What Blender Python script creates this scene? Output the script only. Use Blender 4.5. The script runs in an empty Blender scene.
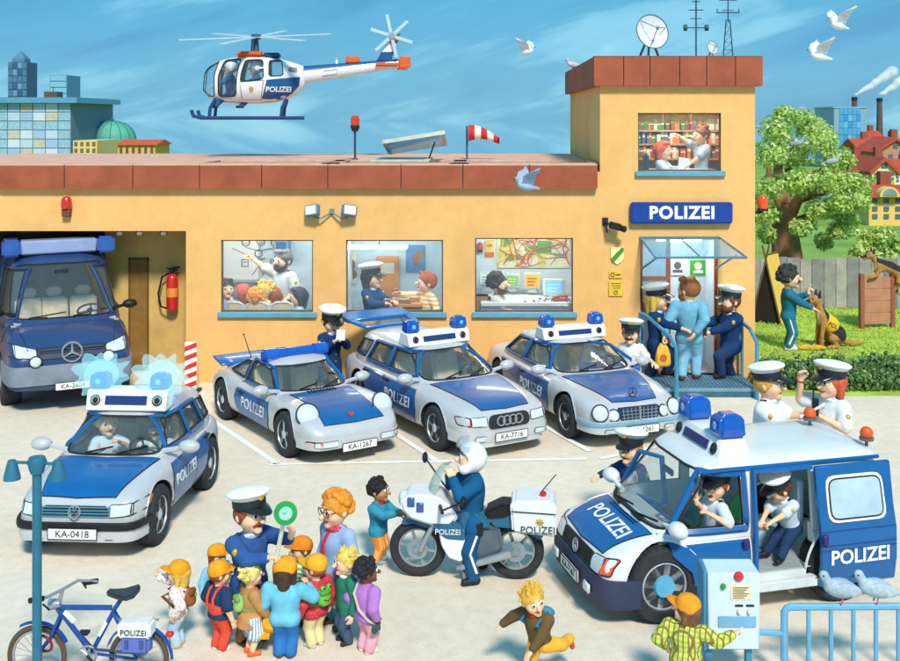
import bpy,bmesh,math,random
import numpy as np
from mathutils import Vector,Matrix
from mathutils.bvhtree import BVHTree
rad=math.radians
PI=math.pi
S=bpy.context.scene
COL=S.collection

# ---------------------------------------------------------------- camera, world, sun, exposure
FPX,EYE,CX,HY=1100.0,4.614,480.0,120.0
cam=bpy.data.objects.new('camera',bpy.data.cameras.new('camera'))
COL.objects.link(cam)
cam.location=(0,0,EYE)
cam.rotation_euler=(rad(90),0,0)
cam.data.sensor_width=36
cam.data.lens=36*FPX/900
cam.data.shift_x=(450-CX)/900
cam.data.shift_y=-(330.5-HY)/900
cam.data.clip_end=3000
S.camera=cam
SUN_EL,SUN_AZ=rad(45),rad(14)
W=bpy.data.worlds.new('World')
S.world=W
W.use_nodes=True
def world():
 nt=W.node_tree; N=nt.nodes; L=nt.links
 bg=N['Background']
 sky=N.new('ShaderNodeTexSky'); sky.sky_type='NISHITA'; sky.sun_disc=False
 sky.sun_elevation=SUN_EL
 sky.sun_rotation=rad(180)+SUN_AZ
 sky.air_density=1.0; sky.dust_density=0.3; sky.ozone_density=2.0
 geo=N.new('ShaderNodeTexCoord')
 mp0=N.new('ShaderNodeMapping'); mp0 .inputs['Rotation'].default_value=(0,rad(17),0)
 mp=N.new('ShaderNodeMapping'); mp.inputs['Scale'].default_value=(2.4,2.4,13); mp.inputs['Location'].default_value=(.62,0,.16)
 L.new(geo.outputs['Generated'],mp0 .inputs['Vector']); L.new(mp0 .outputs[0],mp.inputs['Vector'])
 nz=N.new('ShaderNodeTexNoise'); nz.inputs['Scale'].default_value=1.5
 nz.inputs['Detail'].default_value=6; nz.inputs['Roughness'].default_value=.55; nz.inputs['Distortion'].default_value=.3
 L.new(mp.outputs[0],nz.inputs['Vector'])
 cr=N.new('ShaderNodeValToRGB'); cr.color_ramp.interpolation='EASE'
 e=cr.color_ramp.elements
 e[0].position=.3; e[0].color=(.14,1.3,2.5,1)
 e[1].position=.82; e[1].color=(2.6,3.9,4.6,1)
 m=e.new(.5); m.color=(.27,1.72,2.85,1)
 m2=e.new(.62); m2 .color=(.85,2.55,3.5,1)
 L.new(nz.outputs['Fac'],cr.inputs['Fac'])
 mix=N.new('ShaderNodeMixRGB'); mix.inputs['Fac'].default_value=.93
 L.new(sky.outputs[0],mix.inputs[1]); L.new(cr.outputs[0],mix.inputs[2])
 L.new(mix.outputs[0],bg.inputs['Color'])
 bg.inputs['Strength'].default_value=0.13
world()
sun=bpy.data.objects.new('sun',bpy.data.lights.new('sun','SUN'))
COL.objects.link(sun)
sun.data.energy=2.3; sun.data.angle=rad(9); sun.data.color=(1,.93,.82)
_d=Vector((math.sin(SUN_AZ)*math.cos(SUN_EL),-math.cos(SUN_AZ)*math.cos(SUN_EL),math.sin(SUN_EL)))
sun.rotation_euler=_d.to_track_quat('Z','Y').to_euler()
S.view_settings.view_transform='Standard'; S.view_settings.look='None'
S.view_settings.exposure=0.82; S.view_settings.gamma=1.0; S.view_settings.use_curve_mapping=False
S.render.engine='CYCLES'
S.cycles.max_bounces=8; S.cycles.transparent_max_bounces=16; S.cycles.caustics_reflective=False
S.cycles.caustics_refractive=False; S.cycles.use_denoising=True

# ---------------------------------------------------------------- placing from photo pixels
def PT(x,y,d):return Vector(((x-CX)*d/FPX,d,EYE-(y-HY)*d/FPX))
def dep(y,z=0.0):return FPX*(EYE-z)/(y-HY)
def G(x,y,z=0.0):
 d=dep(y,z); return Vector(((x-CX)*d/FPX,d,z))

 # ---------------------------------------------------------------- materials
_mats={}
def lin(c):
 c=c/255.0
 return c/12.92 if c<=.04045 else((c+.055)/1.055)**2.4
def RGB(c,k=1.0):return(lin(c[0])*k,lin(c[1])*k,lin(c[2])*k,1)
def mat(col,rough=.65,metal=0.0,var=.16,scale=5.0,coat=0.0,emit=0.0,alpha=1.0,bump=0.0,key=None,spec=.35):
 k=(tuple(col),rough,metal,var,scale,coat,emit,alpha,bump,key)
 if k in _mats:return _mats[k]
 m=bpy.data.materials.new('paint' if key is None else key); m.use_nodes=True
 nt=m.node_tree; N=nt.nodes; L=nt.links; b=N['Principled BSDF']
 c=RGB(col)
 b.inputs['Roughness'].default_value=rough; b.inputs['Metallic'].default_value=metal
 b.inputs['Coat Weight'].default_value=coat; b.inputs['Coat Roughness'].default_value=.08
 b.inputs['Specular IOR Level'].default_value=spec
 b.inputs['Base Color'].default_value=c
 if var or bump:
  tc=N.new('ShaderNodeTexCoord'); nz=N.new('ShaderNodeTexNoise')
  nz.inputs['Scale'].default_value=scale; nz.inputs['Detail'].default_value=5
  nz.inputs['Roughness'].default_value=.62
  L.new(tc.outputs['Object'],nz.inputs['Vector'])
  if var:
   rp=N.new('ShaderNodeValToRGB')
   rp.color_ramp.elements[0].position=.3; rp.color_ramp.elements[1].position=.7
   rp.color_ramp.elements[0].color=tuple(x*(1-var)for x in c[:3])+(1,)
   rp.color_ramp.elements[1].color=tuple(min(.95,x*(1+var*.7))for x in c[:3])+(1,)
   L.new(nz.outputs['Fac'],rp.inputs['Fac']); L.new(rp.outputs[0],b.inputs['Base Color'])
  if bump:
   bp=N.new('ShaderNodeBump'); bp.inputs['Strength'].default_value=bump
   bp.inputs['Distance'].default_value=.02
   L.new(nz.outputs['Fac'],bp.inputs['Height']); L.new(bp.outputs[0],b.inputs['Normal'])
 if emit:
  b.inputs['Emission Color'].default_value=c; b.inputs['Emission Strength'].default_value=emit
 if alpha<1:
  b.inputs['Alpha'].default_value=alpha
 _mats[k]=m
 return m
def glass(tint=(200,225,235),opac=.12,key='glass'):
 k=(key,tuple(tint),opac)
 if k in _mats:return _mats[k]
 m=bpy.data.materials.new(key); m.use_nodes=True
 nt=m.node_tree; N=nt.nodes; L=nt.links; N.clear()
 out=N.new('ShaderNodeOutputMaterial'); mx=N.new('ShaderNodeMixShader'); mx2=N.new('ShaderNodeMixShader')
 t=N.new('ShaderNodeBsdfTransparent'); g=N.new('ShaderNodeBsdfGlossy'); d=N.new('ShaderNodeBsdfDiffuse')
 lw=N.new('ShaderNodeLayerWeight'); lw.inputs['Blend'].default_value=.5
 pw=N.new('ShaderNodeMath'); pw.operation='POWER'; pw.inputs[1].default_value=4
 fr=N.new('ShaderNodeMath'); fr.operation='MULTIPLY_ADD'; fr.inputs[1].default_value=.5; fr.inputs[2].default_value=.025
 L.new(lw.outputs['Facing'],pw.inputs[0]); L.new(pw.outputs[0],fr.inputs[0])
 g.inputs['Roughness'].default_value=.05
 c=RGB(tint); t.inputs['Color'].default_value=(.85+.15*c[0],.85+.15*c[1],.85+.15*c[2],1); d.inputs['Color'].default_value=c
 mx.inputs['Fac'].default_value=opac
 L.new(t.outputs[0],mx.inputs[1]); L.new(d.outputs[0],mx.inputs[2])
 L.new(fr.outputs[0],mx2 .inputs['Fac']); L.new(mx.outputs[0],mx2 .inputs[1]); L.new(g.outputs[0],mx2 .inputs[2])
 L.new(mx2 .outputs[0],out.inputs['Surface'])
 _mats[k]=m
 return m
INK=mat((38,40,46),.7,var=.1)
BLACK=mat((26,27,30),.5,var=.2)
WHITE=mat((236,236,232),.6,var=.05)
STEEL=mat((175,180,186),.35,.6,var=.1)
SIGNAL=mat((226,92,30),.45,var=.08)

# ---------------------------------------------------------------- objects, labels
def tag(o,label=None,cat=None,group=None,kind=None):
 if label:o['label']=label
 if cat:o['category']=cat
 if group:o['group']=group
 if kind:o['kind']=kind
 return o
def empty(name,loc=(0,0,0),rz=0.0,label=None,cat=None,group=None):
 o=bpy.data.objects.new(name,None); o.empty_display_size=.1
 COL.objects.link(o); o.location=loc; o.rotation_euler=(0,0,rz)
 return tag(o,label,cat,group)
def link(name,me,parent=None,loc=None,rz=None):
 o=bpy.data.objects.new(name,me); COL.objects.link(o)
 if parent is not None:o.parent=parent
 if loc is not None:o.location=loc
 if rz is not None:o.rotation_euler=(0,0,rz)
 return o
def dup(root,loc,rz=None,label=None,group=None):
 def rec(o,par):
  c=o.copy(); COL.objects.link(c); c.parent=par
  for ch in list(o.children):rec(ch,c)
  return c
 r=rec(root,None); r.location=loc
 if rz is not None:r.rotation_euler=(0,0,rz)
 if label:r['label']=label
 if group:r['group']=group
 return r
def frames(pts):
 P=[Vector(p)for p in pts]; T=[]
 for i in range(len(P)):
  a=P[max(i-1,0)]; b=P[min(i+1,len(P)-1)]
  t=(b-a); T.append(t.normalized()if t.length>1e-9 else Vector((0,0,1)))
 up=Vector((0,0,1))if abs(T[0].z)<.9 else Vector((1,0,0))
 n=T[0].cross(up).normalized(); out=[]
 for t in T:
  n=(n-t*n.dot(t)); n=n.normalized()if n.length>1e-6 else t.orthogonal().normalized()
  out.append((n,t.cross(n)))
 return P,out
class M:
 """Collects shapes, then links them as ONE mesh object."""
 def __init__(s):s.v=[]; s.f=[]; s.mi=[]; s.T=None; s.m=0
 def add(s,vs,fs,m=None):
  o=len(s.v); m=s.m if m is None else m
  s.v+=[s.T@Vector(p)for p in vs]if s.T is not None else[Vector(p)for p in vs]
  for f in fs:s.f.append([i+o for i in f]); s.mi.append(m)
  return s
 def box(s,c,d,m=None,R=None):
  c=Vector(c); vs=[]
  for x in(-.5,.5):
   for y in(-.5,.5):
    for z in(-.5,.5):
     p=Vector((x*d[0],y*d[1],z*d[2])); vs.append(c+(R@p if R is not None else p))
  return s.add(vs,[(0,1,3,2),(4,6,7,5),(0,4,5,1),(2,3,7,6),(0,2,6,4),(1,5,7,3)],m)
 def b2(s,a,b,m=None):
  return s.box([(a[i]+b[i])/2 for i in range(3)],[abs(b[i]-a[i])for i in range(3)],m)
 def tube(s,pts,r,n=8,m=None,closed=False,sq=None):
  P,F=frames(pts); k=len(P)
  R=r if isinstance(r,(list,tuple))else[r]*k
  vs=[]
  for i in range(k):
   a,b=F[i]
   for j in range(n):
    t=2*PI*(j+.5)/n; q=R[i]
    vs.append(P[i]+a*math.cos(t)*q+b*math.sin(t)*q*(sq or 1))
  fs=[(i*n+j,i*n+(j+1)%n,(i+1)*n+(j+1)%n,(i+1)*n+j)for i in range(k-1)for j in range(n)]
  if closed:fs+=[((k-1)*n+j,(k-1)*n+(j+1)%n,(j+1)%n,j)for j in range(n)]
  else:fs+=[tuple(range(n))[::-1],tuple((k-1)*n+j for j in range(n))]
  return s.add(vs,fs,m)
 def lathe(s,prof,c=(0,0,0),ax=(0,0,1),n=20,m=None,arc=None):
  ax=Vector(ax).normalized(); u=ax.orthogonal().normalized(); w=ax.cross(u); c=Vector(c); vs=[]
  for r,z in prof:
   for j in range(n):
    t=2*PI*j/n; vs.append(c+ax*z+(u*math.cos(t)+w*math.sin(t))*max(r,1e-5))
  k=len(prof)
  fs=[(i*n+j,i*n+(j+1)%n,(i+1)*n+(j+1)%n,(i+1)*n+j)for i in range(k-1)for j in range(n)]
  fs+=[tuple(range(n))[::-1],tuple((k-1)*n+j for j in range(n))]
  return s.add(vs,fs,m)
 def torus(s,c,ax,R,r,n=32,k=8,m=None,sq=1.0):
  ax=Vector(ax).normalized(); u=ax.orthogonal().normalized(); w=ax.cross(u); c=Vector(c); vs=[]
  for i in range(n):
   t=2*PI*i/n; d=u*math.cos(t)+w*math.sin(t)
   for j in range(k):
    q=2*PI*j/k; vs.append(c+d*(R+r*math.cos(q))+ax*r*sq*math.sin(q))
  return s.add(vs,[(i*k+j,i*k+(j+1)%k,((i+1)%n)*k+(j+1)%k,((i+1)%n)*k+j)for i in range(n)for j in range(k)],m)
 def ell(s,c,r,R=None,nu=14,nv=9,m=None):
  c=Vector(c); r=(r,r,r)if not hasattr(r,'__len__')else r; vs=[]
  for i in range(nv+1):
   p=PI*i/nv
   for j in range(nu):
    t=2*PI*j/nu
    q=Vector((r[0]*math.sin(p)*math.cos(t),r[1]*math.sin(p)*math.sin(t),r[2]*math.cos(p)))
    vs.append(c+(R@q if R is not None else q))
  fs=[(i*nu+j,(i+1)*nu+j,(i+1)*nu+(j+1)%nu,i*nu+(j+1)%nu)for i in range(nv)for j in range(nu)]
  return s.add(vs,fs,m)
 def prism(s,poly,a,b,plane='xz',m=None):
  f={'xz':lambda p,t:(p[0],t,p[1]),'xy':lambda p,t:(p[0],p[1],t),'yz':lambda p,t:(t,p[0],p[1])}[plane]
  n=len(poly); vs=[f(p,a)for p in poly]+[f(p,b)for p in poly]
  fs=[tuple(range(n)),tuple(range(2*n-1,n-1,-1))]+[(i,n+i,n+(i+1)%n,(i+1)%n)for i in range(n)]
  return s.add(vs,fs,m)
 def loft(s,rings,m=None,caps=True,closed=True):
  n=len(rings[0]); k=len(rings); vs=[p for r in rings for p in r]
  e=n if closed else n-1
  fs=[(i*n+j,i*n+(j+1)%n,(i+1)*n+(j+1)%n,(i+1)*n+j)for i in range(k-1)for j in range(e)]
  if caps:fs+=[tuple(range(n))[::-1],tuple((k-1)*n+j for j in range(n))]
  return s.add(vs,fs,m)
 def mesh(s,name,mats,bevel=0.0,smooth=40,seg=1,weld=True):
  me=bpy.data.meshes.new(name); bm=bmesh.new()
  bv=[bm.verts.new(p)for p in s.v]
  for f,mi in zip(s.f,s.mi):
   try:q=bm.faces.new([bv[i]for i in f]); q.material_index=mi
   except ValueError:pass
  if weld:bmesh.ops.remove_doubles(bm,verts=bm.verts[:],dist=1e-5)
  bmesh.ops.recalc_face_normals(bm,faces=bm.faces[:])
  if bevel:
   ed=[e for e in bm.edges if len(e.link_faces)==2 and e.calc_face_angle(0)>rad(40)]
   bmesh.ops.bevel(bm,geom=ed,offset=bevel,segments=seg,affect='EDGES',clamp_overlap=True)
  bm.to_mesh(me); bm.free()
  for m in(mats if isinstance(mats,(list,tuple))else[mats]):me.materials.append(m)
  if smooth:
   me.shade_smooth(); me.set_sharp_from_angle(angle=rad(smooth))
  return me
 def build(s,name,mats,parent=None,bevel=0.0,smooth=40,seg=1,loc=None,rz=None,weld=True):
  return link(name,s.mesh(name,mats,bevel,smooth,seg,weld),parent,loc,rz)
_txt={}
def text_mesh(t,size,ext=.006,shear=0.0,space=1.0,bold=0.0):
 k=(t,size,ext,shear,space,bold)
 if k in _txt:return _txt[k]
 c=bpy.data.curves.new('lettering','FONT'); c.body=t; c.size=size; c.extrude=ext; c.shear=shear
 c.align_x='CENTER'; c.align_y='CENTER'; c.space_character=space; c.offset=bold; c.resolution_u=3
 o=bpy.data.objects.new('lettering',c); COL.objects.link(o)
 dg=bpy.context.evaluated_depsgraph_get(); dg.update()
 me=bpy.data.meshes.new_from_object(o.evaluated_get(dg)); bpy.data.objects.remove(o); bpy.data.curves.remove(c)
 _txt[k]=me
 return me
def text(t,size,m,parent,at,x=(1,0,0),up=(0,0,1),ext=.006,bvh=None,axis=None,name='lettering',off=.006,**kw):
 """Lettering centred at `at`, reading along x, its top towards up; with bvh it is laid onto that surface along axis."""
 me=text_mesh(t,size,ext,**kw).copy()
 x=Vector(x).normalized(); up=Vector(up); n=x.cross(up).normalized(); up=n.cross(x)
 R=Matrix((x,up,n)).transposed()
 at=Vector(at)
 for v in me.vertices:
  p=at+R@v.co
  if bvh is not None:
   z=v.co.z+ext+off; base=at+R@Vector((v.co.x,v.co.y,0)); ax=Vector(axis)
   h=bvh.ray_cast(base-ax*3,ax)
   if h[0]is not None:p=h[0]-ax*z
  v.co=p
 me.materials.clear(); me.materials.append(m)
 return link(name,me,parent)

 # ---------------------------------------------------------------- patches laid on a curved shell
def smooth_poly(poly,it=2,sharp=()):
 """Rounds the corners of a polygon."""
 f=.22 if it<2 else .42; out=[]; n=len(poly)
 for i,p in enumerate(poly):
  a,b=poly[i-1],poly[(i+1)%n]; la=math.hypot(a[0]-p[0],a[1]-p[1]); lb=math.hypot(b[0]-p[0],b[1]-p[1]); c=f*min(la,lb)
  u=(p[0]+(a[0]-p[0])/la*c,p[1]+(a[1]-p[1])/la*c); v=(p[0]+(b[0]-p[0])/lb*c,p[1]+(b[1]-p[1])/lb*c)
  for t in(0,.33,.67,1):out.append(tuple(u[k]*(1-t)**2+2*p[k]*t*(1-t)+v[k]*t*t for k in(0,1)))
 return out
AX={'+y':(Vector((0,-1,0)),lambda p:Vector((p[0],5,p[1]))),'-y':(Vector((0,1,0)),lambda p:Vector((p[0],-5,p[1]))),'+z':(Vector((0,0,-1)),lambda p:Vector((p[0],p[1],5))),'+x':(Vector((-1,0,0)),lambda p:Vector((5,p[0],p[1]))),'-x':(Vector((1,0,0)),lambda p:Vector((-5,p[0],p[1])))}
def cast(bvh,ax,p):
 d,f=AX[ax]; o=f(p); h=bvh.ray_cast(o,d,12)
 return h[0]
def patch(bvh,poly,ax,th=.008,step=.09,off=0.0,both=False):
 """A skin patch th thick on the shell: polygon in the two axes across ax, cut into a grid and dropped onto the surface."""
 d,f=AX[ax]; bm=bmesh.new()
 bm.faces.new([bm.verts.new((p[0],p[1],0))for p in poly])
 for a in(0,1):
  lo=min(p[a]for p in poly); hi=max(p[a]for p in poly); n=max(1,int((hi-lo)/step))
  for i in range(1,n):
   co=[0,0,0]; co[a]=lo+(hi-lo)*i/n+1e-4; no=[0,0,0]; no[a]=1
   bmesh.ops.bisect_plane(bm,geom=bm.verts[:]+bm.edges[:]+bm.faces[:],plane_co=co,plane_no=no)
 bm.verts.index_update()
 pts=[]; miss=[]
 for i,v in enumerate(bm.verts):
  h=cast(bvh,ax,v.co); pts.append(h)
  if h is None:miss.append(i)
 good=[i for i,p in enumerate(pts)if p is not None]
 for i in miss:
  q=bm.verts[i].co if hasattr(bm.verts,'ensure_lookup_table')and not bm.verts.ensure_lookup_table()else None
  if not good:continue
  j=min(good,key=lambda g:(bm.verts[g].co-q).length)
  o=f(q); pts[i]=o+d*((pts[j]-o).dot(d))
 mb=M()
 if not good:bm.free(); return mb
 n=len(pts)
 vs=[p-d*off for p in pts]+[p-d*(off+th)for p in pts]
 fs=[]
 for fc in bm.faces:
  ids=[v.index for v in fc.verts]; fs.append(tuple(i+n for i in ids)); fs.append(tuple(ids[::-1]))
 for e in bm.edges:
  if len(e.link_faces)==1:
   a,b=(v.index for v in e.verts); fs.append((a,b,b+n,a+n))
 bm.free(); mb.add(vs,fs)
 return mb
def seam(bvh,poly,ax,r=.007,closed=True,step=.08,off=.002,mb=None):
 d,f=AX[ax]; pts=[]
 P=list(poly)+([poly[0]]if closed else[])
 for a,b in zip(P[:-1],P[1:]):
  k=max(1,int(math.hypot(b[0]-a[0],b[1]-a[1])/step))
  for i in range(k):
   t=i/k; h=cast(bvh,ax,(a[0]+(b[0]-a[0])*t,a[1]+(b[1]-a[1])*t))
   if h is not None:pts.append(h-d*off)
 if not closed:
  h=cast(bvh,ax,P[-1]);
  if h is not None:pts.append(h-d*off)
 mb=mb or M()
 if len(pts)>2:mb.tube(pts,r,5,closed=closed)
 return mb
def ubar(bvh,z,x0,a0,a1,r,h,off,n=26,sx=1.0):
 """A bar that wraps round the nose (or tail) of a shell at height z."""
 pts=[]
 for i in range(n+1):
  a=rad(a0+(a1-a0)*i/n); d=Vector((math.cos(a)*sx,math.sin(a),0)).normalized()
  hh=bvh.ray_cast(Vector((x0,0,z))+d*4,-d)
  if hh[0]is not None:pts.append((hh[0],d))
 mb=M(); ring=[]
 for p,d in pts:
  ring.append([p+d*(off-r),p+d*(off-r)+Vector((0,0,-h*.5)),p+d*(off-r*.1)+Vector((0,0,-h*.5)),p+d*off+Vector((0,0,-h*.3)),p+d*off+Vector((0,0,h*.3)),p+d*(off-r*.1)+Vector((0,0,h*.5)),p+d*(off-r)+Vector((0,0,h*.5))])
 mb.loft(ring); return mb
def bvh_of(me):return BVHTree.FromPolygons([v.co for v in me.vertices],[p.vertices for p in me.polygons])
def boolean(me,cutters,op='DIFFERENCE',solver='EXACT',tries=3):
 """Cuts the meshes in cutters from me (materials of the cutters are kept)."""
 if len(cutters)>1:
  for c in cutters:me=boolean(me,[c],op,solver)
  return me
 o=bpy.data.objects.new('work',me); COL.objects.link(o); tmp=[o]
 n0=len(me.polygons); z0=sum(p.area for p in me.polygons)
 for c in cutters:
  q=bpy.data.objects.new('work',c); COL.objects.link(q); tmp.append(q)
  md=o.modifiers.new('b','BOOLEAN'); md.operation=op; md.object=q; md.solver=solver; md.material_mode='TRANSFER'
 dg=bpy.context.evaluated_depsgraph_get(); dg.update()
 r=bpy.data.meshes.new_from_object(o.evaluated_get(dg),depsgraph=dg)
 for t in tmp:bpy.data.objects.remove(t)
 z1=sum(p.area for p in r.polygons)
 if tries and(abs(z1-z0)<1e-4*z0 or z1<.6*z0):
  for v in cutters[0].vertices:v.co=v.co*1.0017+Vector((.0013,.0009,.0011))
  return boolean(me,cutters,op,'FAST' if tries==1 else solver,tries-1)
 return r
def subdivided(me,lv=2):
 o=bpy.data.objects.new('work',me); COL.objects.link(o)
 md=o.modifiers.new('s','SUBSURF'); md.levels=lv; md.render_levels=lv
 dg=bpy.context.evaluated_depsgraph_get(); dg.update()
 r=bpy.data.meshes.new_from_object(o.evaluated_get(dg),depsgraph=dg); bpy.data.objects.remove(o)
 return r

 # ---------------------------------------------------------------- bodies: smooth fields turned into one skin
def nets(D,org,h):
 s=D<0; nx,ny,nz=D.shape
 c=np.zeros((nx-1,ny-1,nz-1),np.int8);
 sl=lambda A,i,j,k:A[i:nx-1+i,j:ny-1+j,k:nz-1+k]
 cor=[(i,j,k)for i in(0,1)for j in(0,1)for k in(0,1)]
 for q in cor:c+=sl(s,*q)
 act=np.argwhere((c>0)&(c<8))
 if len(act)==0:return None
 idx=-np.ones(c.shape,np.int64); idx[tuple(act.T)]=np.arange(len(act))
 sm=np.zeros((len(act),3)); n=np.zeros(len(act))
 for a in cor:
  for ax in range(3):
   if a[ax]:continue
   b=list(a); b[ax]=1
   da=D[act[:,0]+a[0],act[:,1]+a[1],act[:,2]+a[2]]; db=D[act[:,0]+b[0],act[:,1]+b[1],act[:,2]+b[2]]
   x=(da<0)!=(db<0); t=np.where(x,da/np.where(x,da-db,1),0)
   p=np.tile(np.array(a,float),(len(act),1)); p[:,ax]+=t
   sm+=p*x[:,None]; n+=x
 V=(act+sm/n[:,None])*h+org
 F=[]
 for ax in range(3):
  o=[(1,2),(2,0),(0,1)][ax]
  lo=[slice(1,-1)]*3; lo[ax]=slice(0,-1); hi=[slice(1,-1)]*3; hi[ax]=slice(1,None)
  a=s[tuple(lo)]; b=s[tuple(hi)]
  for flip in(0,1):
   e=np.argwhere((a&~b)if not flip else(~a&b))
   e=e+1; e[:,ax]-=1
   q=[]
   for du,dv in((-1,-1),(0,-1),(0,0),(-1,0)):
    w=e.copy(); w[:,o[0]]+=du; w[:,o[1]]+=dv; q.append(idx[w[:,0],w[:,1],w[:,2]])
   q=np.stack(q,1); F.append(q[:,::-1]if flip else q)
 F=np.concatenate(F); F=F[(F>=0).all(1)]
 return V,F
def field(prims,h,cuts=(),holes=()):
 lo=np.min([np.minimum.reduce(p['b'][0:1])for p in prims],0)-2.5*h; hi=np.max([p['b'][1]for p in prims],0)+2.5*h
 n=np.ceil((hi-lo)/h).astype(int)+1
 ax=[lo[i]+h*np.arange(n[i])for i in range(3)]
 D=np.full(tuple(n),.6,np.float64)
 def sub(p,mg):
  a=np.clip(((p['b'][0]-mg-lo)/h).astype(int),0,n-1); b=np.clip(((p['b'][1]+mg-lo)/h).astype(int)+2,1,n)
  sl=tuple(slice(a[i],b[i])for i in range(3))
  return sl,np.meshgrid(*[ax[i][a[i]:b[i]]for i in range(3)],indexing='ij')
 def dist(p,X):
  if p['t']=='c':
   a,d=p['a'],p['e']-p['a']; L2=float(d@d)+1e-12
   q=[X[i]-a[i]for i in range(3)]
   t=np.clip((q[0]*d[0]+q[1]*d[1]+q[2]*d[2])/L2,0,1)
   return np.sqrt(sum((q[i]-t*d[i])**2 for i in range(3)))-(p['r'][0]+(p['r'][1]-p['r'][0])*t)
  q=[X[i]-p['a'][i]for i in range(3)]; R=p['R']
  if R is not None:q=[R[0,i]*q[0]+R[1,i]*q[1]+R[2,i]*q[2]for i in range(3)]
  r=p['r']; k0=np.sqrt(sum((q[i]/r[i])**2 for i in range(3))); k1=np.sqrt(sum((q[i]/r[i]**2)**2 for i in range(3)))
  return k0*(k0-1)/np.maximum(k1,1e-9)
 for p in prims:
  k=p['k']; sl,X=sub(p,2.5*k+2*h); d=dist(p,X); E=D[sl]
  t=np.clip(.5+.5*(E-d)/k,0,1); D[sl]=E*(1-t)+d*t-k*t*(1-t)
 for p in holes:
  sl,X=sub(p,.01); D[sl]=np.maximum(D[sl],-dist(p,X))
 if len(cuts):
  X=np.meshgrid(*ax,indexing='ij')
  for nrm,pt in cuts:
   nrm=np.array(nrm,float); nrm/=np.linalg.norm(nrm)
   D=np.maximum(D,sum((X[i]-pt[i])*nrm[i]for i in range(3)))
 D[0]=D[-1]=.6; D[:,0]=D[:,-1]=.6; D[:,:,0]=D[:,:,-1]=.6
 return D,lo
def cap(a,b,ra,rb,k=.02):
 a=np.array(a,float); b=np.array(b,float); r=max(ra,rb)
 return dict(t='c',a=a,e=b,r=(ra,rb),k=k,b=(np.minimum(a,b)-r,np.maximum(a,b)+r))
def elp(c,r,R=None,k=.02):
 c=np.array(c,float); m=max(r)if R is not None else np.array(r,float)
 return dict(t='e',a=c,r=np.array(r,float),R=R,k=k,b=(c-m,c+m))
def skin(prims,h,cuts=(),holes=()):
 D,lo=field(prims,h,cuts,holes); return nets(D,lo,h)
def np_mesh(name,parts,mats,scale=1.0):
 """parts: list of (V, F, material index) put into one mesh."""
 vs=[]; fs=[]; mi=[]; o=0
 for V,F,m in parts:
  vs.append(V*scale); fs.append(F+o); mi.append(np.full(len(F),m)); o+=len(V)
 V=np.concatenate(vs); F=np.concatenate(fs); mi=np.concatenate(mi).astype(np.int32)
 me=bpy.data.meshes.new(name)
 me.vertices.add(len(V)); me.vertices.foreach_set('co',V.astype(np.float32).ravel())
 me.loops.add(F.size); me.loops.foreach_set('vertex_index',F.astype(np.int32).ravel())
 me.polygons.add(len(F)); me.polygons.foreach_set('loop_start',np.arange(0,F.size,4,dtype=np.int32))
 me.polygons.foreach_set('material_index',mi)
 for m in mats:me.materials.append(m)
 me.update(calc_edges=True); me.validate(); me.shade_smooth()
 return me
def rot(ax,deg):
 return np.array(Matrix.Rotation(rad(deg),3,ax))
def nrm(v):
 v=np.array(v,float); return v/(np.linalg.norm(v)+1e-9)
def ik(a,b,l1,l2,hint):
 a=np.array(a,float); b=np.array(b,float); d=b-a; L=np.linalg.norm(d)
 if L>(l1+l2)*.995:b=a+d/L*(l1+l2)*.995; d=b-a; L=np.linalg.norm(d)
 if L<abs(l1-l2)+.02:L=abs(l1-l2)+.02
 u=d/np.linalg.norm(d); x=(l1*l1-l2*l2+L*L)/(2*L); y=math.sqrt(max(l1*l1-x*x,0))
 hv=np.array(hint,float); hv-=u*(hv@u)
 return a+u*x+nrm(hv)*y,b
SKIN=mat((244,196,160),.6,var=.06,scale=9)
SKIN_T=mat((196,134,92),.6,var=.06,scale=9)
BROWN_SKIN=mat((120,74,50),.6,var=.08,scale=9)
NAVY=(24,58,104); PALE=(206,222,232); DKNAVY=(36,58,96)
CLOTH=lambda c:mat(c,.85,var=.2,scale=9,bump=.25,spec=.15)
GOLD=mat((222,176,60),.35,.5,var=.1)
HAIRM=lambda c:mat(c,.7,var=.35,scale=26,bump=.6)
def hand(wr,f,pn,side,hs,curl,spread=1.0):
 f=nrm(f); n=np.array(pn,float); n-=f*(n@f); n=nrm(n)
 s=np.cross(f,n)*(-1 if side>0 else 1)
 R=np.stack([s,n,f],1); h=.0042*hs/1.25; P=[]
 P.append(cap(wr-f*.02,wr+f*.012,.017*hs,.018*hs,.008))
 P.append(elp(wr+f*.036*hs,(.025*hs,.0125*hs,.031*hs),R,.008))
 cv=curl if hasattr(curl,'__len__')else[curl]*5
 for i,(o,L)in enumerate(((.0175,.040),(.006,.045),(-.006,.042),(-.0165,.033))):
  p=wr+f*.058*hs+s*o*hs; d=nrm(f+s*o*8*spread); c=cv[i+1]
  for j,l in enumerate((.46,.32,.26)):
   a=c*(1.15 if j else .95)
   d=nrm(d*math.cos(a)+n*math.sin(a))if a else d
   nn=np.cross(s,d)*(1 if(np.cross(s,d)@n)>0 else-1)
   q=p+d*L*l*hs; P.append(cap(p,q,(.0075-.0008*j)*hs,(.007-.0008*j)*hs,.002)); p=q
   n_old=n; n=nrm(nn)if c else n
  n=R[:,1]
 p=wr+f*.02*hs+s*.018*hs; c=cv[0]
 d=nrm(s*.8+f*.75+n*(.25+.5*c))
 q=p+d*.026*hs; P.append(cap(p,q,.0105*hs,.009*hs,.005))
 d2=nrm(s*(.35-.6*c)+f*.9+n*(.2+.7*c)); P.append(cap(q,q+d2*.023*hs,.0088*hs,.007*hs,.003))
 return skin(P,h)
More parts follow.
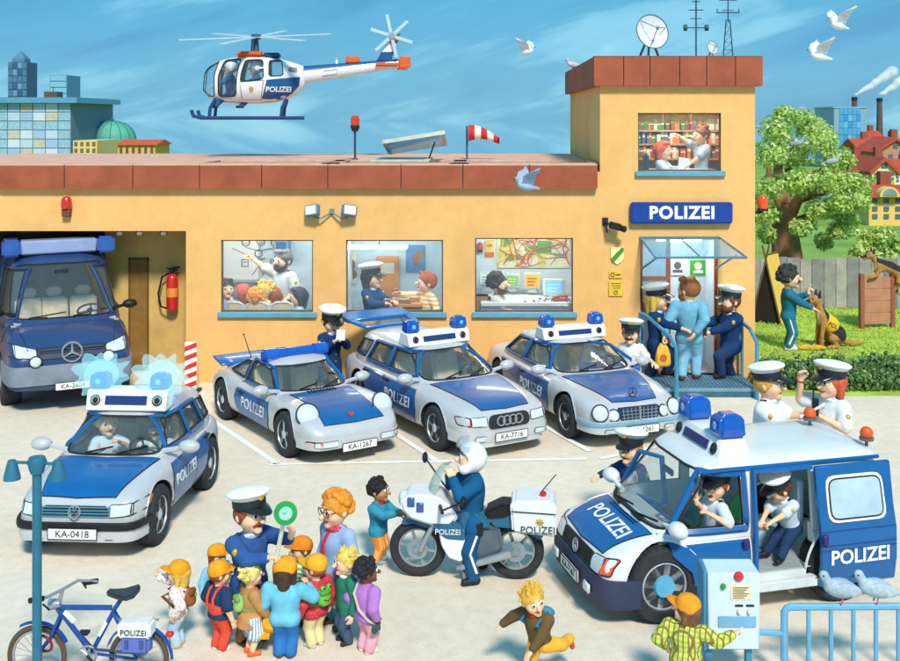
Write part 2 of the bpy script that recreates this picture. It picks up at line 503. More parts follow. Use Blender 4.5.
def person(loc,H,yaw=0,label='',hh=.19,bw=1.0,fat=0.0,lh=None,rh=None,le=None,re=None,lf=None,rf=None,lk=(0,-1,0),rk=(0,-1,0),lfd=None,rfd=None,hip=None,lean=0,side=0,head=(0,0,0),lcurl=.35,rcurl=.35,lpn=None,rpn=None,lfdir=None,rfdir=None,top=((40,70,120),'long'),pants=((36,58,96),'long'),shoes=(40,38,38),hair=('short',(90,60,35)),cap_=None,skinm=None,stache=None,beard=None,epaul=False,belt=False,collar=None,group=None,mouth='smile',female=False,legs=True,glasses=None,extra=None,name='person',tex=None,eyes=True):
 yw=rad(yaw); sk=skinm or SKIN; bw*=1.14
 c_h=1-hh; sh=c_h-.03; hipz=.555*sh+.01 if hip is None else None
 pel=np.array((0,0,hipz)if hip is None else hip,float)
 tl=sh-(.555*sh+.01)
 Rl=rot('X',lean)@rot('Y',side)
 up=lambda x,y,z:pel+Rl@np.array((x,y,z))
 sw=.103*bw*(.92 if female else 1)
 B=[]
 torso=[elp(up(0,0,.005),(.088*bw,.064*bw,.07),Rl,.04),elp(up(0,-.012-fat*.02,tl*.38),((.082+fat*.03)*bw,(.064+fat*.045)*bw,tl*.42),Rl,.04),elp(up(0,-.004,tl*.72),(.098*bw,.068*bw,tl*.36),Rl,.04),cap(up(-sw*.8,.004,tl-.018),up(sw*.8,.004,tl-.018),.036,.036,.035)]
 if female:torso.append(elp(up(0,-.045,tl*.66),(.075,.04,.045),Rl,.03))
 neck0=up(0,.004,tl-.005); hc=up(0,-.012,tl+.03+hh/2)
 Rh=Rl@rot('Z',head[0])@rot('X',head[1])@rot('Y',head[2])
 hp=lambda x,y,z:hc+Rh@(np.array((x,y,z))*hh)
 headp=[cap(neck0,hc-Rh@np.array((0,-.01,.15*hh)),.036*bw**.5,.034*bw**.5,.02),elp(hp(0,.03,.05),(.39*hh,.43*hh,.44*hh),Rh,.02),elp(hp(0,-.1,-.2),(.3*hh,.3*hh,.29*hh),Rh,.025),elp(hp(.2,-.22,-.13),(.13*hh,)*3,Rh,.02),elp(hp(-.2,-.22,-.13),(.13*hh,)*3,Rh,.02),cap(hp(0,-.38,.02),hp(0,-.52,-.1),.045*hh,.085*hh,.012),elp(hp(0,-.33,-.4),(.12*hh,.1*hh,.09*hh),Rh,.02)]
 for s in(-1,1):headp.append(elp(hp(.39*s,.05,-.04),(.05*hh,.09*hh,.13*hh),Rh,.008))
 l1,l2=.158,.148
 J={}; arms={};
 for s,hd,el,nm in((1,lh,le,'l'),(-1,rh,re,'r')):
  shd=up(sw*s,.004,tl-.022)
  tgt=np.array(hd,float)if hd is not None else up(s*(sw+.075),-.02,tl-.022-.285)
  e,w=ik(shd,tgt,l1,l2,el if el is not None else(s*.5,.8,-.4))
  arms[nm]=(shd,e,w); J[nm+'h']=w
 armp=[]
 for nm in 'lr':
  a,e,w=arms[nm]
  armp+=[cap(a,e,.036*bw,.028*bw,.02),cap(e,w,.028*bw,.0185*bw,.012)]
 legp=[]; legj={}; tw=bw; bw=1+(bw-1)*.45
 g1=pel[2]if hip is None else .555*sh+.01
 t1,t2=(g1-.045)*.52,(g1-.045)*.5
 for s,ft,kn,fd,nm in((1,lf,lk,lfd,'l'),(-1,rf,rk,rfd,'r')):
  hj=pel+rot('X',lean*.3)@np.array((.048*bw*s,0,-.01))
  an=np.array(ft if ft is not None else(.058*s,0,0),float)+(0,0,.045)
  k,an=ik(hj,an,t1,t2,kn)
  fdv=nrm(fd if fd is not None else(.25*s,-1,0))
  legj[nm]=(hj,k,an,fdv)
  legp+=[cap(hj,k,.06*bw,.041*bw,.03),cap(k,an,.04*bw,.026*bw,.015),cap(an+fdv*-.012+(0,0,-.02),an+fdv*.07+(0,0,-.025),.024,.019,.015)]
 bw=tw; lw=1+(bw-1)*.45
 hres=.0115
 B=torso+headp+armp+(legp if legs else[])
 V,F=skin(B,hres)
 if not legs:
  pass
 parts=[(V,F,0)]
 hs=1.28 if hh<.22 else 1.2
 for nm,s,cu,pn,fdir in(('l',1,lcurl,lpn,lfdir),('r',-1,rcurl,rpn,rfdir)):
  a,e,w=arms[nm]; f=nrm(fdir)if fdir is not None else nrm(w-e)
  if pn is None:pn=(-s,-.2,0)if abs(f[2])>.7 else(0,0,-1)
  r=hand(w,f,pn,s,hs,cu)
  J[nm+'g']=w+f*.062*hs; J[nm+'f']=f
  if r:parts.append((r[0],r[1],0))
 root=link(name,np_mesh(name,parts,[sk],H),None,loc,yw)
 tag(root,label,'person',group)
 def grow(ps,g,kk=None):
  out=[]
  for p in ps:
   q=dict(p); q['r']=tuple(x+g for x in p['r'])if p['t']=='c' else p['r']+g
   q['b']=(p['b'][0]-g,p['b'][1]+g); out.append(q)
  return out
 def cloth(nm,prims,m,cuts=(),h=.0115,mats=None,par=None):
  r=skin(prims,h,cuts)
  if r is None:return None
  return link(nm,np_mesh(nm,[(r[0],r[1],0)],[m],H),par or root)
 tc,tk=top[0],top[1]; tm=tex or CLOTH(tc)
 ap=[]
 for nm in 'lr':
  a,e,w=arms[nm]
  if tk=='short':ap.append(cap(a,a+(e-a)*.8,.047*bw,.05*bw,.02))
  elif tk=='none':pass
  else:
   ap+=[cap(a,e,.046*bw,.040*bw,.02),cap(e,e+(w-e)*.9,.040*bw,.031*bw,.012)]
 hem=-.066 if len(top)<3 else top[2]
 ps=grow(torso,.013)+ap
 if legs and hip is None and not lean:ps+=[cap(legj[n_][0],legj[n_][0]+(legj[n_][1]-legj[n_][0])*.3,.074*lw,.07*lw,.03)for n_ in 'lr']
 if hem<-.08:ps.append(cap(up(0,0,0),up(0,0,hem+.02),.092*bw,.1*bw,.03))
 dn=Rl@np.array((0,0,-1.))
 cloth('shirt' if tk=='short' else('jacket' if len(top)<4 else top[3]),ps,tm,[(dn,up(0,0,hem))])
 pc,pk=pants[0],pants[1]
 if legs:
  lp=[]; cuts=[((Rl@np.array((0,0,1.))),up(0,0,.045))]; tw=bw; bw=lw
  for nm in 'lr':
   hj,k,an,fd=legj[nm]; end=.93 if pk=='long' else(.45 if pk=='short' else .9)
   if pk in('long','flare'):
    lp+=[cap(hj,k,.071*bw,.054*bw,.025),cap(k,k+(an-k)*end,.052*bw,.044*bw if pk=='long' else .05*bw,.015)]
   elif pk=='skirt':lp+=[cap(hj,hj+(k-hj)*.8,.075*bw,.085*bw,.05)]
   elif pk=='tight':lp+=[cap(hj,k,.066*bw,.047*bw,.03),cap(k,an,.045*bw,.032*bw,.012)]
  pw=grow(torso[:2],.009)
  cloth('skirt' if pk=='skirt' else 'trousers',pw[:2]+lp,CLOTH(pc),cuts)
  for nm in 'lr':
   hj,k,an,fd=legj[nm]; a0=an+(0,0,-.018)
   sp=[cap(a0-fd*.018,a0+fd*.078,.034,.027,.015),cap(an+(0,0,.01),a0,.03,.032,.015)]
   cloth('shoe',sp,mat(shoes,.5,var=.15),[((0,0,-1),an+(0,0,-.0445))]if abs(fd[2])<.3 else[],.009)
 if epaul:
  for s in(-1,1):
   a,e,w=arms['l' if s>0 else 'r']; mb=M(); q=(a*.55+e*.45); o_=nrm(Rl@np.array((s*1.,-.3,.25))); mb.ell((q+o_*.043*bw)*H,(.022*H,.022*H,.026*H),nu=10,nv=6); mb.build('sleeve_badge',GOLD,root)
  if tk=='long':
   mb=M(); mb.tube([up(.0,-.086-fat*.06,tl*t_)*H for t_ in(-.12,.1,.35,.6,.8)],.004*H,4); mb.build('placket',mat((16,38,70),.8),root)
   for t_ in(.05,.3,.55):mb=M(); mb.ell(up(.012,-.09-fat*.06,tl*t_)*H,.009*H,nu=8,nv=6); mb.build('button',GOLD,root)
  for s in(-1,1):mb=M(); mb.box(up(.05*s*bw,-.079,tl*.68)*H,(.045*H,.014*H,.042*H),R=Matrix(Rl@rot('X',-6))); mb.build('breast_pocket',tm,root,bevel=.003)
 if legs:bw=tw
 if belt:
  cloth('belt',grow(torso[:2],.019),BLACK,[(dn,up(0,0,.0)),(-dn,up(0,0,.028))],.009)
 if collar:
  mb=M(); mb.torus(up(0,-.002,tl+.008)*H,Rl@np.array((0,.25,1.)),.05*bw*H,.016*H,18,6,sq=1.3); mb.build('collar',CLOTH(collar),root)
 if epaul:
  for s in(-1,1):
   mb=M(); mb.box(up(sw*.82*s,.006,tl+.026)*H,(.075*H,.045*H,.012*H),R=Matrix(Rl@rot('Y',16*s))); mb.build('epaulette',mat((28,44,60),.7),root,bevel=.004)
 if eyes:
  for s in(-1,1):
   mb=M(); mb.ell(hp(.155*s,-.375,.045)*H,(.075*hh*H,.05*hh*H,.085*hh*H),Matrix(Rh),10,7,0)
   mb.ell(hp(.16*s,-.415,.04)*H,(.042*hh*H,.03*hh*H,.05*hh*H),Matrix(Rh),8,6,1); mb.build('eye',[WHITE,BLACK],root)
   mb=M(); mb.tube([hp(x*s,y,z)*H for x,y,z in((.06,-.405,.17),(.16,-.395,.205),(.25,-.335,.165))],.02*hh*H,5); mb.build('eyebrow',HAIRM(hair[1]if hair else(60,40,30)),root)
  if mouth:
   mm=mat((150,48,42),.6)
   mb=M()
   if mouth=='open':mb.ell(hp(0,-.385,-.27)*H,(.09*hh*H,.04*hh*H,.075*hh*H),Matrix(Rh),10,7)
   else:mb.tube([hp(x,y,z)*H for x,y,z in((-.16,-.34,-.2),(-.08,-.39,-.255),(0,-.405,-.27),(.08,-.39,-.255),(.16,-.34,-.2))],.02*hh*H,5)
   mb.build('mouth',mm,root)
 if stache:
  r=skin([cap(hp(0,-.43,-.17),hp(.17*s,-.36,-.23),.055*hh,.035*hh,.01)for s in(-1,1)],.0055)
  link('moustache',np_mesh('moustache',[(r[0],r[1],0)],[HAIRM(stache)],H),root)
 if beard:
  r=skin([elp(hp(0,-.2,-.33),(.33*hh,.28*hh,.22*hh),Rh,.02),cap(hp(.33,-.02,-.1),hp(.25,-.15,-.3),.07*hh,.1*hh,.02),cap(hp(-.33,-.02,-.1),hp(-.25,-.15,-.3),.07*hh,.1*hh,.02),cap(hp(-.15,-.4,-.19),hp(.15,-.4,-.19),.05*hh,.05*hh,.01)],.008)
  link('beard',np_mesh('beard',[(r[0],r[1],0)],[HAIRM(beard)],H),root)
 if glasses:
  mb=M()
  for s in(-1,1):mb.torus(hp(.17*s,-.45,.04)*H,Rh@np.array((.15*s,-1.,0)),.12*hh*H,.014*hh*H,16,5)
  mb.tube([hp(-.05,-.47,.05)*H,hp(.05,-.47,.05)*H],.013*hh*H,5)
  for s in(-1,1):mb.tube([hp(.29*s,-.42,.05)*H,hp(.4*s,.02,.06)*H],.013*hh*H,5)
  mb.build('glasses',mat(glasses,.4),root)
 rg=random.Random(hash(label)%1000 if False else len(label)*7+int(H*1000))
 if hair:
  hk,hcol=hair[0],hair[1]
  base=elp(hp(0,.05,.09),(.435*hh,.455*hh,.44*hh),Rh,.012)
  cut=[(Rh@np.array((0,-.6,-.5)),hp(0,-.3,.14))]
  P=[base]
  if cap_:base=elp(hp(0,.05,.0),(.425*hh,.445*hh,.36*hh),Rh,.012); P=[base]
  if hk=='short' and not cap_:
   for i in range(9):P.append(elp(hp(rg.uniform(-.3,.3),rg.uniform(-.3,.25),.42+rg.uniform(-.04,.06)),(.11*hh,)*3,None,.015))
  if hk in('long','bob'):
   zz=-.5 if hk=='bob' else-.85
   P+=[cap(hp(0,.25,0),hp(0,.22,zz),.34*hh,.25*hh,.03)]+[cap(hp(.36*s,.08,.05),hp(.34*s,.08,zz*.8),.13*hh,.12*hh,.02)for s in(-1,1)]
   cut=[(Rh@np.array((0,-1.,-.12)),hp(0,-.2,.1))]
   P+=[]if cap_ else[elp(hp(0,-.2,.38),(.33*hh,.2*hh,.12*hh),Rh,.02)]; cut=[(Rh@np.array((0,-1.,-.45)),hp(0,-.29,.12))]
  if hk=='pony':P+=[cap(hp(0,.42,.1),hp(0,.62,-.35),.12*hh,.08*hh,.02)]
  if hk in('curly','spiky'):
   n=95 if hk=='curly' else 42; P=[base]
   for i in range(n):
    th=rg.uniform(0,2*PI); z=rg.uniform(-.35,.98); r=math.sqrt(max(0,1-z*z)); x,y=r*math.cos(th),r*math.sin(th)
    if y<.1 and z<(.42-.5*(y)):continue
    q=(x*.44,.04+y*.46,.08+z*.46)
    if hk=='curly':P.append(elp(hp(*q),(.105*hh*rg.uniform(.8,1.2),)*3,None,.004))
    else:
     q2=tuple(a*1.22+rg.uniform(-.05,.05)for a in q); P.append(cap(hp(*q),hp(*q2),.085*hh,.025*hh,.006))
   r=skin([base],.008,cut); r2=skin(P[1:],.0065);
   link('hair',np_mesh('hair',[(r[0],r[1],0),(r2[0],r2[1],0)],[HAIRM(hcol)],H),root)
  elif hk=='bald':
   r=skin([elp(hp(0,.08,-.02),(.425*hh,.43*hh,.25*hh),Rh,.012)],.008,[(Rh@np.array((0,-1.,0.)),hp(0,.0,0))]); link('hair',np_mesh('hair',[(r[0],r[1],0)],[HAIRM(hcol)],H),root)
  else:
   r=skin(P,.008,cut); link('hair',np_mesh('hair',[(r[0],r[1],0)],[HAIRM(hcol)],H),root)
 if cap_:
  headwear(root,cap_,lambda x,y,z:Vector(hp(x,y,z)*H),Matrix(Rh),hh*H)
 root['H']=H
 Rz=rot('Z',yaw)
 W_=lambda p:Vector(np.array(loc)+Rz@(np.array(p)*H))
 info={k:W_(v)for k,v in J.items()if k[1]in 'hg'}
 info['up']=lambda x,y,z:W_(up(x,y,z)); info['dir']=lambda d:Vector(Rz@np.array(d,float)); info['root']=root; info['hp']=lambda x,y,z:W_(hp(x,y,z)); info['tl']=tl; info['H']=H; info['bw']=bw; info['Rl']=Rl; info['lp']=lambda x,y,z:Vector(up(x,y,z)*H)
 info['knee']={nm:Vector(legj[nm][1]*H)for nm in 'lr'}
 return info
def headwear(root,kind,hp,R,h):
 k=kind if isinstance(kind,str)else kind[0]
 c=None if isinstance(kind,str)else kind[1]
 fr=lambda x,y,z:hp(x,y,z)
 if k=='police':
  t=Matrix.Rotation(rad(-8),3,'X'); A=R@t
  o=hp(0,.03,.2)
  mb=M(); mb.T=Matrix.Translation(o)@A.to_4x4()
  mb.lathe([(.40*h,.16*h),(.44*h,.2*h),(.60*h,.34*h),(.60*h,.39*h),(.5*h,.45*h),(.25*h,.49*h),(0,.5*h)],n=22)
  cp=mb.build('cap',mat((240,240,236),.6,var=.05),root)
  mb=M(); mb.T=Matrix.Translation(o)@A.to_4x4(); mb.lathe([(.40*h,0),(.455*h,0),(.46*h,.2*h),(.40*h,.21*h)],n=22); mb.build('cap_band',mat((30,38,48),.6),cp)
  vs=[]; mb=M(); mb.T=Matrix.Translation(o)@A.to_4x4(); top=[];
  for i in range(13):
   a=PI*(i/12); ca,sa=math.cos(a),math.sin(a)
   top.append([(.455*h*ca,-.44*h*sa,.03*h),(.46*h*ca,-(.46+.16)*h*sa,-.05*h*sa),(.40*h*ca,-(.46+.34)*h*sa,-.16*h*sa),(.40*h*ca,-(.46+.34)*h*sa,-.19*h*sa),(.46*h*ca,-(.46+.14)*h*sa,-.09*h*sa),(.455*h*ca,-.42*h*sa,-.01*h)])
  mb.loft(top); mb.build('cap_peak',mat((24,25,28),.3,coat=.4),cp)
  mb=M(); mb.T=Matrix.Translation(o)@A.to_4x4(); mb.ell((0,-.52*h,.27*h),(.1*h,.04*h,.1*h),nu=10,nv=6); mb.build('cap_badge',GOLD,cp)
 elif k=='ball':
  o=hp(0,.05,.12); mb=M(); mb.T=Matrix.Translation(o)@(R@Matrix.Rotation(rad(-12),3,'X')).to_4x4()
  mb.lathe([(.47*h,-.05*h),(.485*h,.02*h),(.465*h,.17*h),(.39*h,.31*h),(.25*h,.4*h),(.06*h,.435*h),(.05*h,.46*h),(0,.465*h)],n=20)
  cp=mb.build('cap',CLOTH(c),root)
  mb=M(); mb.T=Matrix.Translation(o)@(R@Matrix.Rotation(rad(-12),3,'X')).to_4x4(); top=[]
  for i in range(11):
   a=PI*(.12+.76*i/10); ca,sa=math.cos(a),math.sin(a)
   top.append([(.46*h*ca,-.45*h*sa,.01*h),(.44*h*ca,-(.45+.42*sa)*h*sa,-.03*h),(.44*h*ca,-(.45+.42*sa)*h*sa,-.06*h),(.46*h*ca,-.45*h*sa,-.04*h)])
  mb.loft(top); mb.build('cap_peak',CLOTH(tuple(int(x*.95)for x in c)),cp)
 elif k=='helmet':
  Rn=np.array(R); o=np.array(hp(0,.02,.04))
  P=[elp(o,(.5*h,.54*h,.54*h),Rn,.02),cap(np.array(hp(-.3,-.22,-.3)),np.array(hp(.3,-.22,-.3)),.2*h,.2*h,.05)]
  r=skin(P,.05*h,holes=[elp(np.array(hp(0,-.46,.02)),(.7*h,.40*h,.25*h),Rn)])
  cp=link('helmet',np_mesh('helmet',[(r[0],r[1],0)],[mat((238,238,236),.25,var=.03,coat=.6)]),root)
  mb=M(); mb.T=Matrix.Translation(hp(0,.02,.1))@R.to_4x4()
  rings=[]
  for i in range(9):
   a=rad(-75+150*i/8); rings.append([(math.sin(a)*.58*h*q,-math.cos(a)*.62*h*q,z*h)for q,z in((1,.30),(1.0,.42),(.86,.56),(.85,.55),(.97,.41),(.98,.30))])
  mb.loft(rings); mb.build('visor',glass((190,215,225),.25),cp)
  mb=M(); mb.ell(hp(0,-.52,.42),(.09*h,.05*h,.09*h),R,10,6); mb.build('helmet_badge',GOLD,cp)
 elif k=='pilot':
  Rn=np.array(R); P=[elp(np.array(hp(0,.05,.1)),(.52*h,.55*h,.48*h),Rn,.02)]+[elp(np.array(hp(.46*s,.05,-.08)),(.1*h,.18*h,.2*h),Rn,.02)for s in(-1,1)]
  r=skin(P,.05*h,holes=[elp(np.array(hp(0,-.5,-.12)),(.36*h,.42*h,.36*h),Rn)])
  link('helmet',np_mesh('helmet',[(r[0],r[1],0)],[mat((230,232,232),.35,var=.05)]),root)
OFF=dict(top=(NAVY,'long',-.075),pants=(DKNAVY,'long'),cap_='police',collar=(196,214,226),epaul=True,shoes=(28,28,30))
SHIRT=dict(top=(PALE,'short'),pants=(DKNAVY,'long'),cap_='police',collar=PALE,epaul=True,belt=True,shoes=(28,28,30))
def hpx(y,px):return px*dep(y)/FPX

# ---------------------------------------------------------------- ground, sheets and markings
F=19.3
def fx(px,d=F):return(px-CX)*d/FPX
def fz(py,d=F):return EYE-(py-HY)*d/FPX
def sheet(name,pts,z,m,kind='structure'):
 mb=M(); mb.add([(p[0],p[1],z)for p in pts],[tuple(range(len(pts)))])
 return tag(mb.build(name,m,smooth=0),kind=kind)
def paving(col=(234,220,200),name='paving',lv=((.55,(.90,.885,.87),(1,1,1),.35,.65),(7,(.93,.925,.91),(1.05,1.05,1.05),.35,.65),(60,(.86,.86,.86),(1.08,1.08,1.08),.3,.7))):
 m=bpy.data.materials.new(name); m.use_nodes=True; nt=m.node_tree; N=nt.nodes; L=nt.links; b=N['Principled BSDF']
 tc=N.new('ShaderNodeTexCoord'); cols=[]
 base=None
 for sc_,lo,hi,p0,p1 in lv:
  n=N.new('ShaderNodeTexNoise'); n.inputs['Scale'].default_value=sc_; n.inputs['Detail'].default_value=6; n.inputs['Roughness'].default_value=.65
  r=N.new('ShaderNodeValToRGB'); r.color_ramp.elements[0].position=p0; r.color_ramp.elements[1].position=p1
  r.color_ramp.elements[0].color=lo+(1,); r.color_ramp.elements[1].color=hi+(1,)
  L.new(tc.outputs['Object'],n.inputs['Vector']); L.new(n.outputs['Fac'],r.inputs['Fac'])
  x=N.new('ShaderNodeMixRGB'); x.blend_type='MULTIPLY'; x.inputs['Fac'].default_value=1
  if base is None:x.inputs[1].default_value=RGB(col)
  else:L.new(base,x.inputs[1])
  L.new(r.outputs[0],x.inputs[2]); base=x.outputs[0]; last=n
 L.new(base,b.inputs['Base Color']); b.inputs['Roughness'].default_value=.9
 bp=N.new('ShaderNodeBump'); bp.inputs['Strength'].default_value=.3; bp.inputs['Distance'].default_value=.01
 L.new(last.outputs['Fac'],bp.inputs['Height']); L.new(bp.outputs[0],b.inputs['Normal'])
 return m
PAVE=paving()
sheet('ground',[(-150,-20),(150,-20),(150,130),(-150,130)],0,PAVE)
sheet('sky_mirror',[(-2500,130),(2500,130),(2500,2600),(-2500,2600)],-.3,mat((252,253,255),.02,1.0,var=0))  # made-up mirror sheet; reflects the sky where far ground would show
GRASS=mat((176,200,78),.95,var=.3,scale=1.6)
LX=fx(752)
sheet('lawn',[(LX,18.4),(30,18.4),(30,27.2),(LX,27.2)],.004,GRASS)
sheet('meadow',[(-140,27.2),(140,27.2),(140,128),(-140,128)],.004,mat((132,164,70),.95,var=.3,scale=.4))
LINE=mat((244,243,238),.8,var=.06,scale=12)
def stripe(ps,w=.09,z=.006):
 mb=M()
 for a,b in zip(ps[:-1],ps[1:]):
  a=G(*a); b=G(*b); d=(b-a).normalized(); n=Vector((-d.y,d.x,0))*w/2
  mb.add([(p.x,p.y,z)for p in(a-n,b-n,b+n,a+n)],[(0,1,2,3)]); z+=.002
 return tag(mb.build('parking_line',LINE,smooth=0),kind='structure')
stripe([(206,416),(277,464)]); stripe([(270,464.5),(586,459)]); stripe([(392,432),(436,461)],z=.012); stripe([(540,424),(590,452)],z=.012); stripe([(676,400),(750,428)]); stripe([(600,459),(752,428)],z=.010)

# ---------------------------------------------------------------- the police station
OCHRE=paving((240,188,118),'ochre_render',((.8,(.90,.86,.80),(1.02,1.02,1.02),.3,.7),(4.5,(.95,.94,.92),(1.03,1.03,1.03),.35,.65),(45,(.93,.93,.93),(1.04,1.04,1.04),.3,.7)))
OCHRE_IN=mat((214,160,84),.9,var=.1,scale=2)
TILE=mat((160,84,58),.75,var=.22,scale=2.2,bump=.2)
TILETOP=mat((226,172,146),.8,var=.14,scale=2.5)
SILL=mat((98,160,186),.5,var=.1)
RAIL=mat((64,138,172),.4,var=.12)
st=empty('police_station',(0,F,0),0,'ochre police station with red tiled parapet and a square corner tower','building')
def W3(x,y,z):return(x,y-F,z)
def wall_holes(name,x0,x1,z0,z1,holes,y,t,m,parent,rv=None):
 xs=sorted({x0,x1,*[h[0]for h in holes],*[h[1]for h in holes]}); zs=sorted({z0,z1,*[h[2]for h in holes],*[h[3]for h in holes]})
 inside=lambda a,b:any(h[0]-1e-6<a<h[1]+1e-6 and h[2]-1e-6<b<h[3]+1e-6 for h in holes)or not(x0<a<x1 and z0<b<z1)
 mb=M(); C={}
 for i in range(len(xs)-1):
  for j in range(len(zs)-1):C[i,j]=not inside((xs[i]+xs[i+1])/2,(zs[j]+zs[j+1])/2)
 for(i,j),s in C.items():
  if not s:continue
  a,b,c,d=xs[i],xs[i+1],zs[j],zs[j+1]; q=lambda ps,m=0:mb.add(ps,[(0,1,2,3)],m)
  q([(a,y,c),(b,y,c),(b,y,d),(a,y,d)]); q([(a,y+t,c),(b,y+t,c),(b,y+t,d),(a,y+t,d)],1)
  if not C.get((i-1,j)):q([(a,y,c),(a,y,d),(a,y+t,d),(a,y+t,c)],0)
  if not C.get((i+1,j)):q([(b,y,c),(b,y,d),(b,y+t,d),(b,y+t,c)],0)
  if not C.get((i,j-1)):q([(a,y,c),(b,y,c),(b,y+t,c),(a,y+t,c)],0)
  if not C.get((i,j+1)):q([(a,y,d),(b,y,d),(b,y+t,d),(a,y+t,d)],0)
 return mb.build(name,[m,rv or m],parent,smooth=0)
WIN=[(221,313,240,312),(346,443,240,312),(475,573,238,312)]
UP=(638,721,113,171); DOOR=(640,718,237,377); GAR=(-90,186,231,383.9)
BX0,BX1,TX=fx(-130),fx(755),fx(600); ZR,ZT=fz(172),fz(60)
hl=lambda w:(fx(w[0]),fx(w[1]),fz(w[3]),fz(w[2]))
holes=[hl(w)for w in WIN]+[(fx(640),fx(718),.14,fz(237)),(fx(-90),fx(186),0,fz(231))]
wall_holes('front_wall',BX0,BX1,0,ZR,holes,0,.16,OCHRE,st,OCHRE_IN)
wall_holes('tower_wall',TX,BX1,ZR,ZT,[hl(UP)],0,.16,OCHRE,st,OCHRE_IN)
mb=M(); D=6.2
mb.b2((BX1-.16,.16,0),(BX1,D,ZT-.01)); mb.b2((TX,.16,ZR-.3),(TX+.16,D,ZT-.01)); mb.b2((TX,D,0),(BX1,D+.16,ZT-.02)); mb.b2((BX0,D,0),(TX,D+.16,ZR-.1)); mb.b2((BX0,.16,0),(BX0+.16,D,ZR-.1))
mb.build('outer_wall',OCHRE,st,smooth=0)
rg=random.Random(3)
def coping(x0,x1,y0,y1,z0,z1,n,top,name,parent):
 """Row of tiles with narrow joints, each a little different in width."""
 mb=M(); w=(x1-x0)/n; xs=[x0]+[x0+w*(i+rg.uniform(-.06,.06))for i in range(1,n)]+[x1]
 for a,b in zip(xs[:-1],xs[1:]):
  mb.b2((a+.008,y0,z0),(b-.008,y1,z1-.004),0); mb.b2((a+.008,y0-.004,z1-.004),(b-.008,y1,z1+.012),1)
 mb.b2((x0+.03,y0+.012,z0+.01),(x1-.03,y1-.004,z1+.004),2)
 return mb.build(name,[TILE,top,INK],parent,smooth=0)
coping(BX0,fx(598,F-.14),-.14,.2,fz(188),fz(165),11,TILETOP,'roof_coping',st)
RL=[(fx(w[0])-.45,fx(w[1])+.45)for w in WIN]
mb=M(); xs=[BX0]+[v for p in RL for v in p]+[fx(598,F-.14)]
for i in range(0,len(xs),2):mb.b2((xs[i],.203,fz(180)),(xs[i+1],1.72,fz(165)+.008))
mb.b2((BX0,1.723,fz(180)),(fx(598,F-.14),D+.1,fz(165)+.008)); mb.build('flat_roof',TILETOP,st,smooth=0)
for a,b in RL:  # added glazed roof openings, invented to let sunlight into the rooms
 mb=M()
 for p in((a,a+.05,.21,1.715),(b-.05,b,.21,1.715),(a+.05,b-.05,.21,.26),(a+.05,b-.05,1.665,1.715)):mb.b2((p[0],p[2],fz(180)),(p[1],p[3],fz(165)+.03))
 o=mb.build('added_rooflight',mat((214,170,146),.7),st,smooth=0); mb=M(); mb.b2((a+.05,.26,fz(165)),(b-.05,1.665,fz(165)+.01)); mb.build('added_rooflight_glass',glass((235,242,245),.02,'roof_glass'),o)
coping(TX-.125,fx(763,F-.12),-.14,.12,fz(86),fz(57),6,TILE,'tower_coping',st)
mb=M(); z0,z1=fz(86),fz(57); nn=7; y0,y1=.115,D+.2
for i in range(nn):a=y0+(y1-y0)*i/nn; mb.b2((TX-.12,a+.008,z0),(TX+.14,a+(y1-y0)/nn-.008,z1),0); mb.b2((BX1-.14,a+.008,z0),(BX1+.12,a+(y1-y0)/nn-.008,z1),0)
mb.b2((TX-.11,y0,z0+.01),(TX+.13,y1,z1-.01),1); mb.build('tower_coping',[TILE,INK],st,smooth=0)
mb=M(); ua,ub=fx(UP[0])-.5,fx(UP[1])+.5
for p in((TX-.1,BX1+.1,1.53,D+.2),(TX-.1,ua,.12,1.527),(ub,BX1+.1,.12,1.527)):mb.b2((p[0],p[2],ZT-.1),(p[1],p[3],fz(57)-.12))  # roof left open above the upper room to let daylight in
mb.build('tower_roof',mat((120,90,80),.9),st,smooth=0)
def window(px,room=None,blind=False):
 x0,x1,y0,y1=px; a,b,c,d=fx(x0),fx(x1),fz(y1),fz(y0); mb=M(); r=.022
 for p,q in(((a,c),(b,c)),((a,d),(b,d)),((a,c),(a,d)),((b,c),(b,d))):
  mb.b2((min(p[0],q[0])-(r if p[0]==q[0]else 0),.04,min(p[1],q[1])-(r if p[1]==q[1]else 0)),(max(p[0],q[0])+(r if p[0]==q[0]else 0),.1,max(p[1],q[1])+(r if p[1]==q[1]else 0)))
 f=mb.build('window',mat((92,84,78),.6),st)
 mb=M(); mb.b2((a+r,.06,c+r),(b-r,.066,d-r)); mb.build('pane',glass((215,232,240),.03,'window_glass'),f)
 mb=M(); mb.b2((a-.05,-.07,c-.09),(b+.07,.05,c)); mb.build('sill',SILL,f,bevel=.008)
 return f
for w in WIN:window(w)
window(UP)
def room(px,depth,wallm,ext=.5,zf=.35,zc=fz(170),floorm=None):
 x0,x1,y0,y1=px; a,b=fx(x0)-ext,fx(x1)+ext; mb=M(); y0,y1=.165,depth
 q=lambda ps,m:mb.add(ps,[(0,1,2,3)],m)
 q([(a,y1,zf),(b,y1,zf),(b,y1,zc),(a,y1,zc)],0); q([(a,y0,zf),(a,y1,zf),(a,y1,zc),(a,y0,zc)],0); q([(b,y0,zf),(b,y1,zf),(b,y1,zc),(b,y0,zc)],0)
 q([(a,y0,zf),(b,y0,zf),(b,y1,zf),(a,y1,zf)],1); q([(a,y0,zf),(b,y0,zf),(b,y0,fz(px[3])-.01),(a,y0,fz(px[3])-.01)],0)
 q([(a,y0+.05,zc),(b,y0+.05,zc),(b,y0,fz(px[2])+.01),(a,y0,fz(px[2])+.01)],0)
 return mb.build('room_wall',[wallm,floorm or mat((190,170,140),.8),mat((240,240,238),.8)],st,smooth=0)
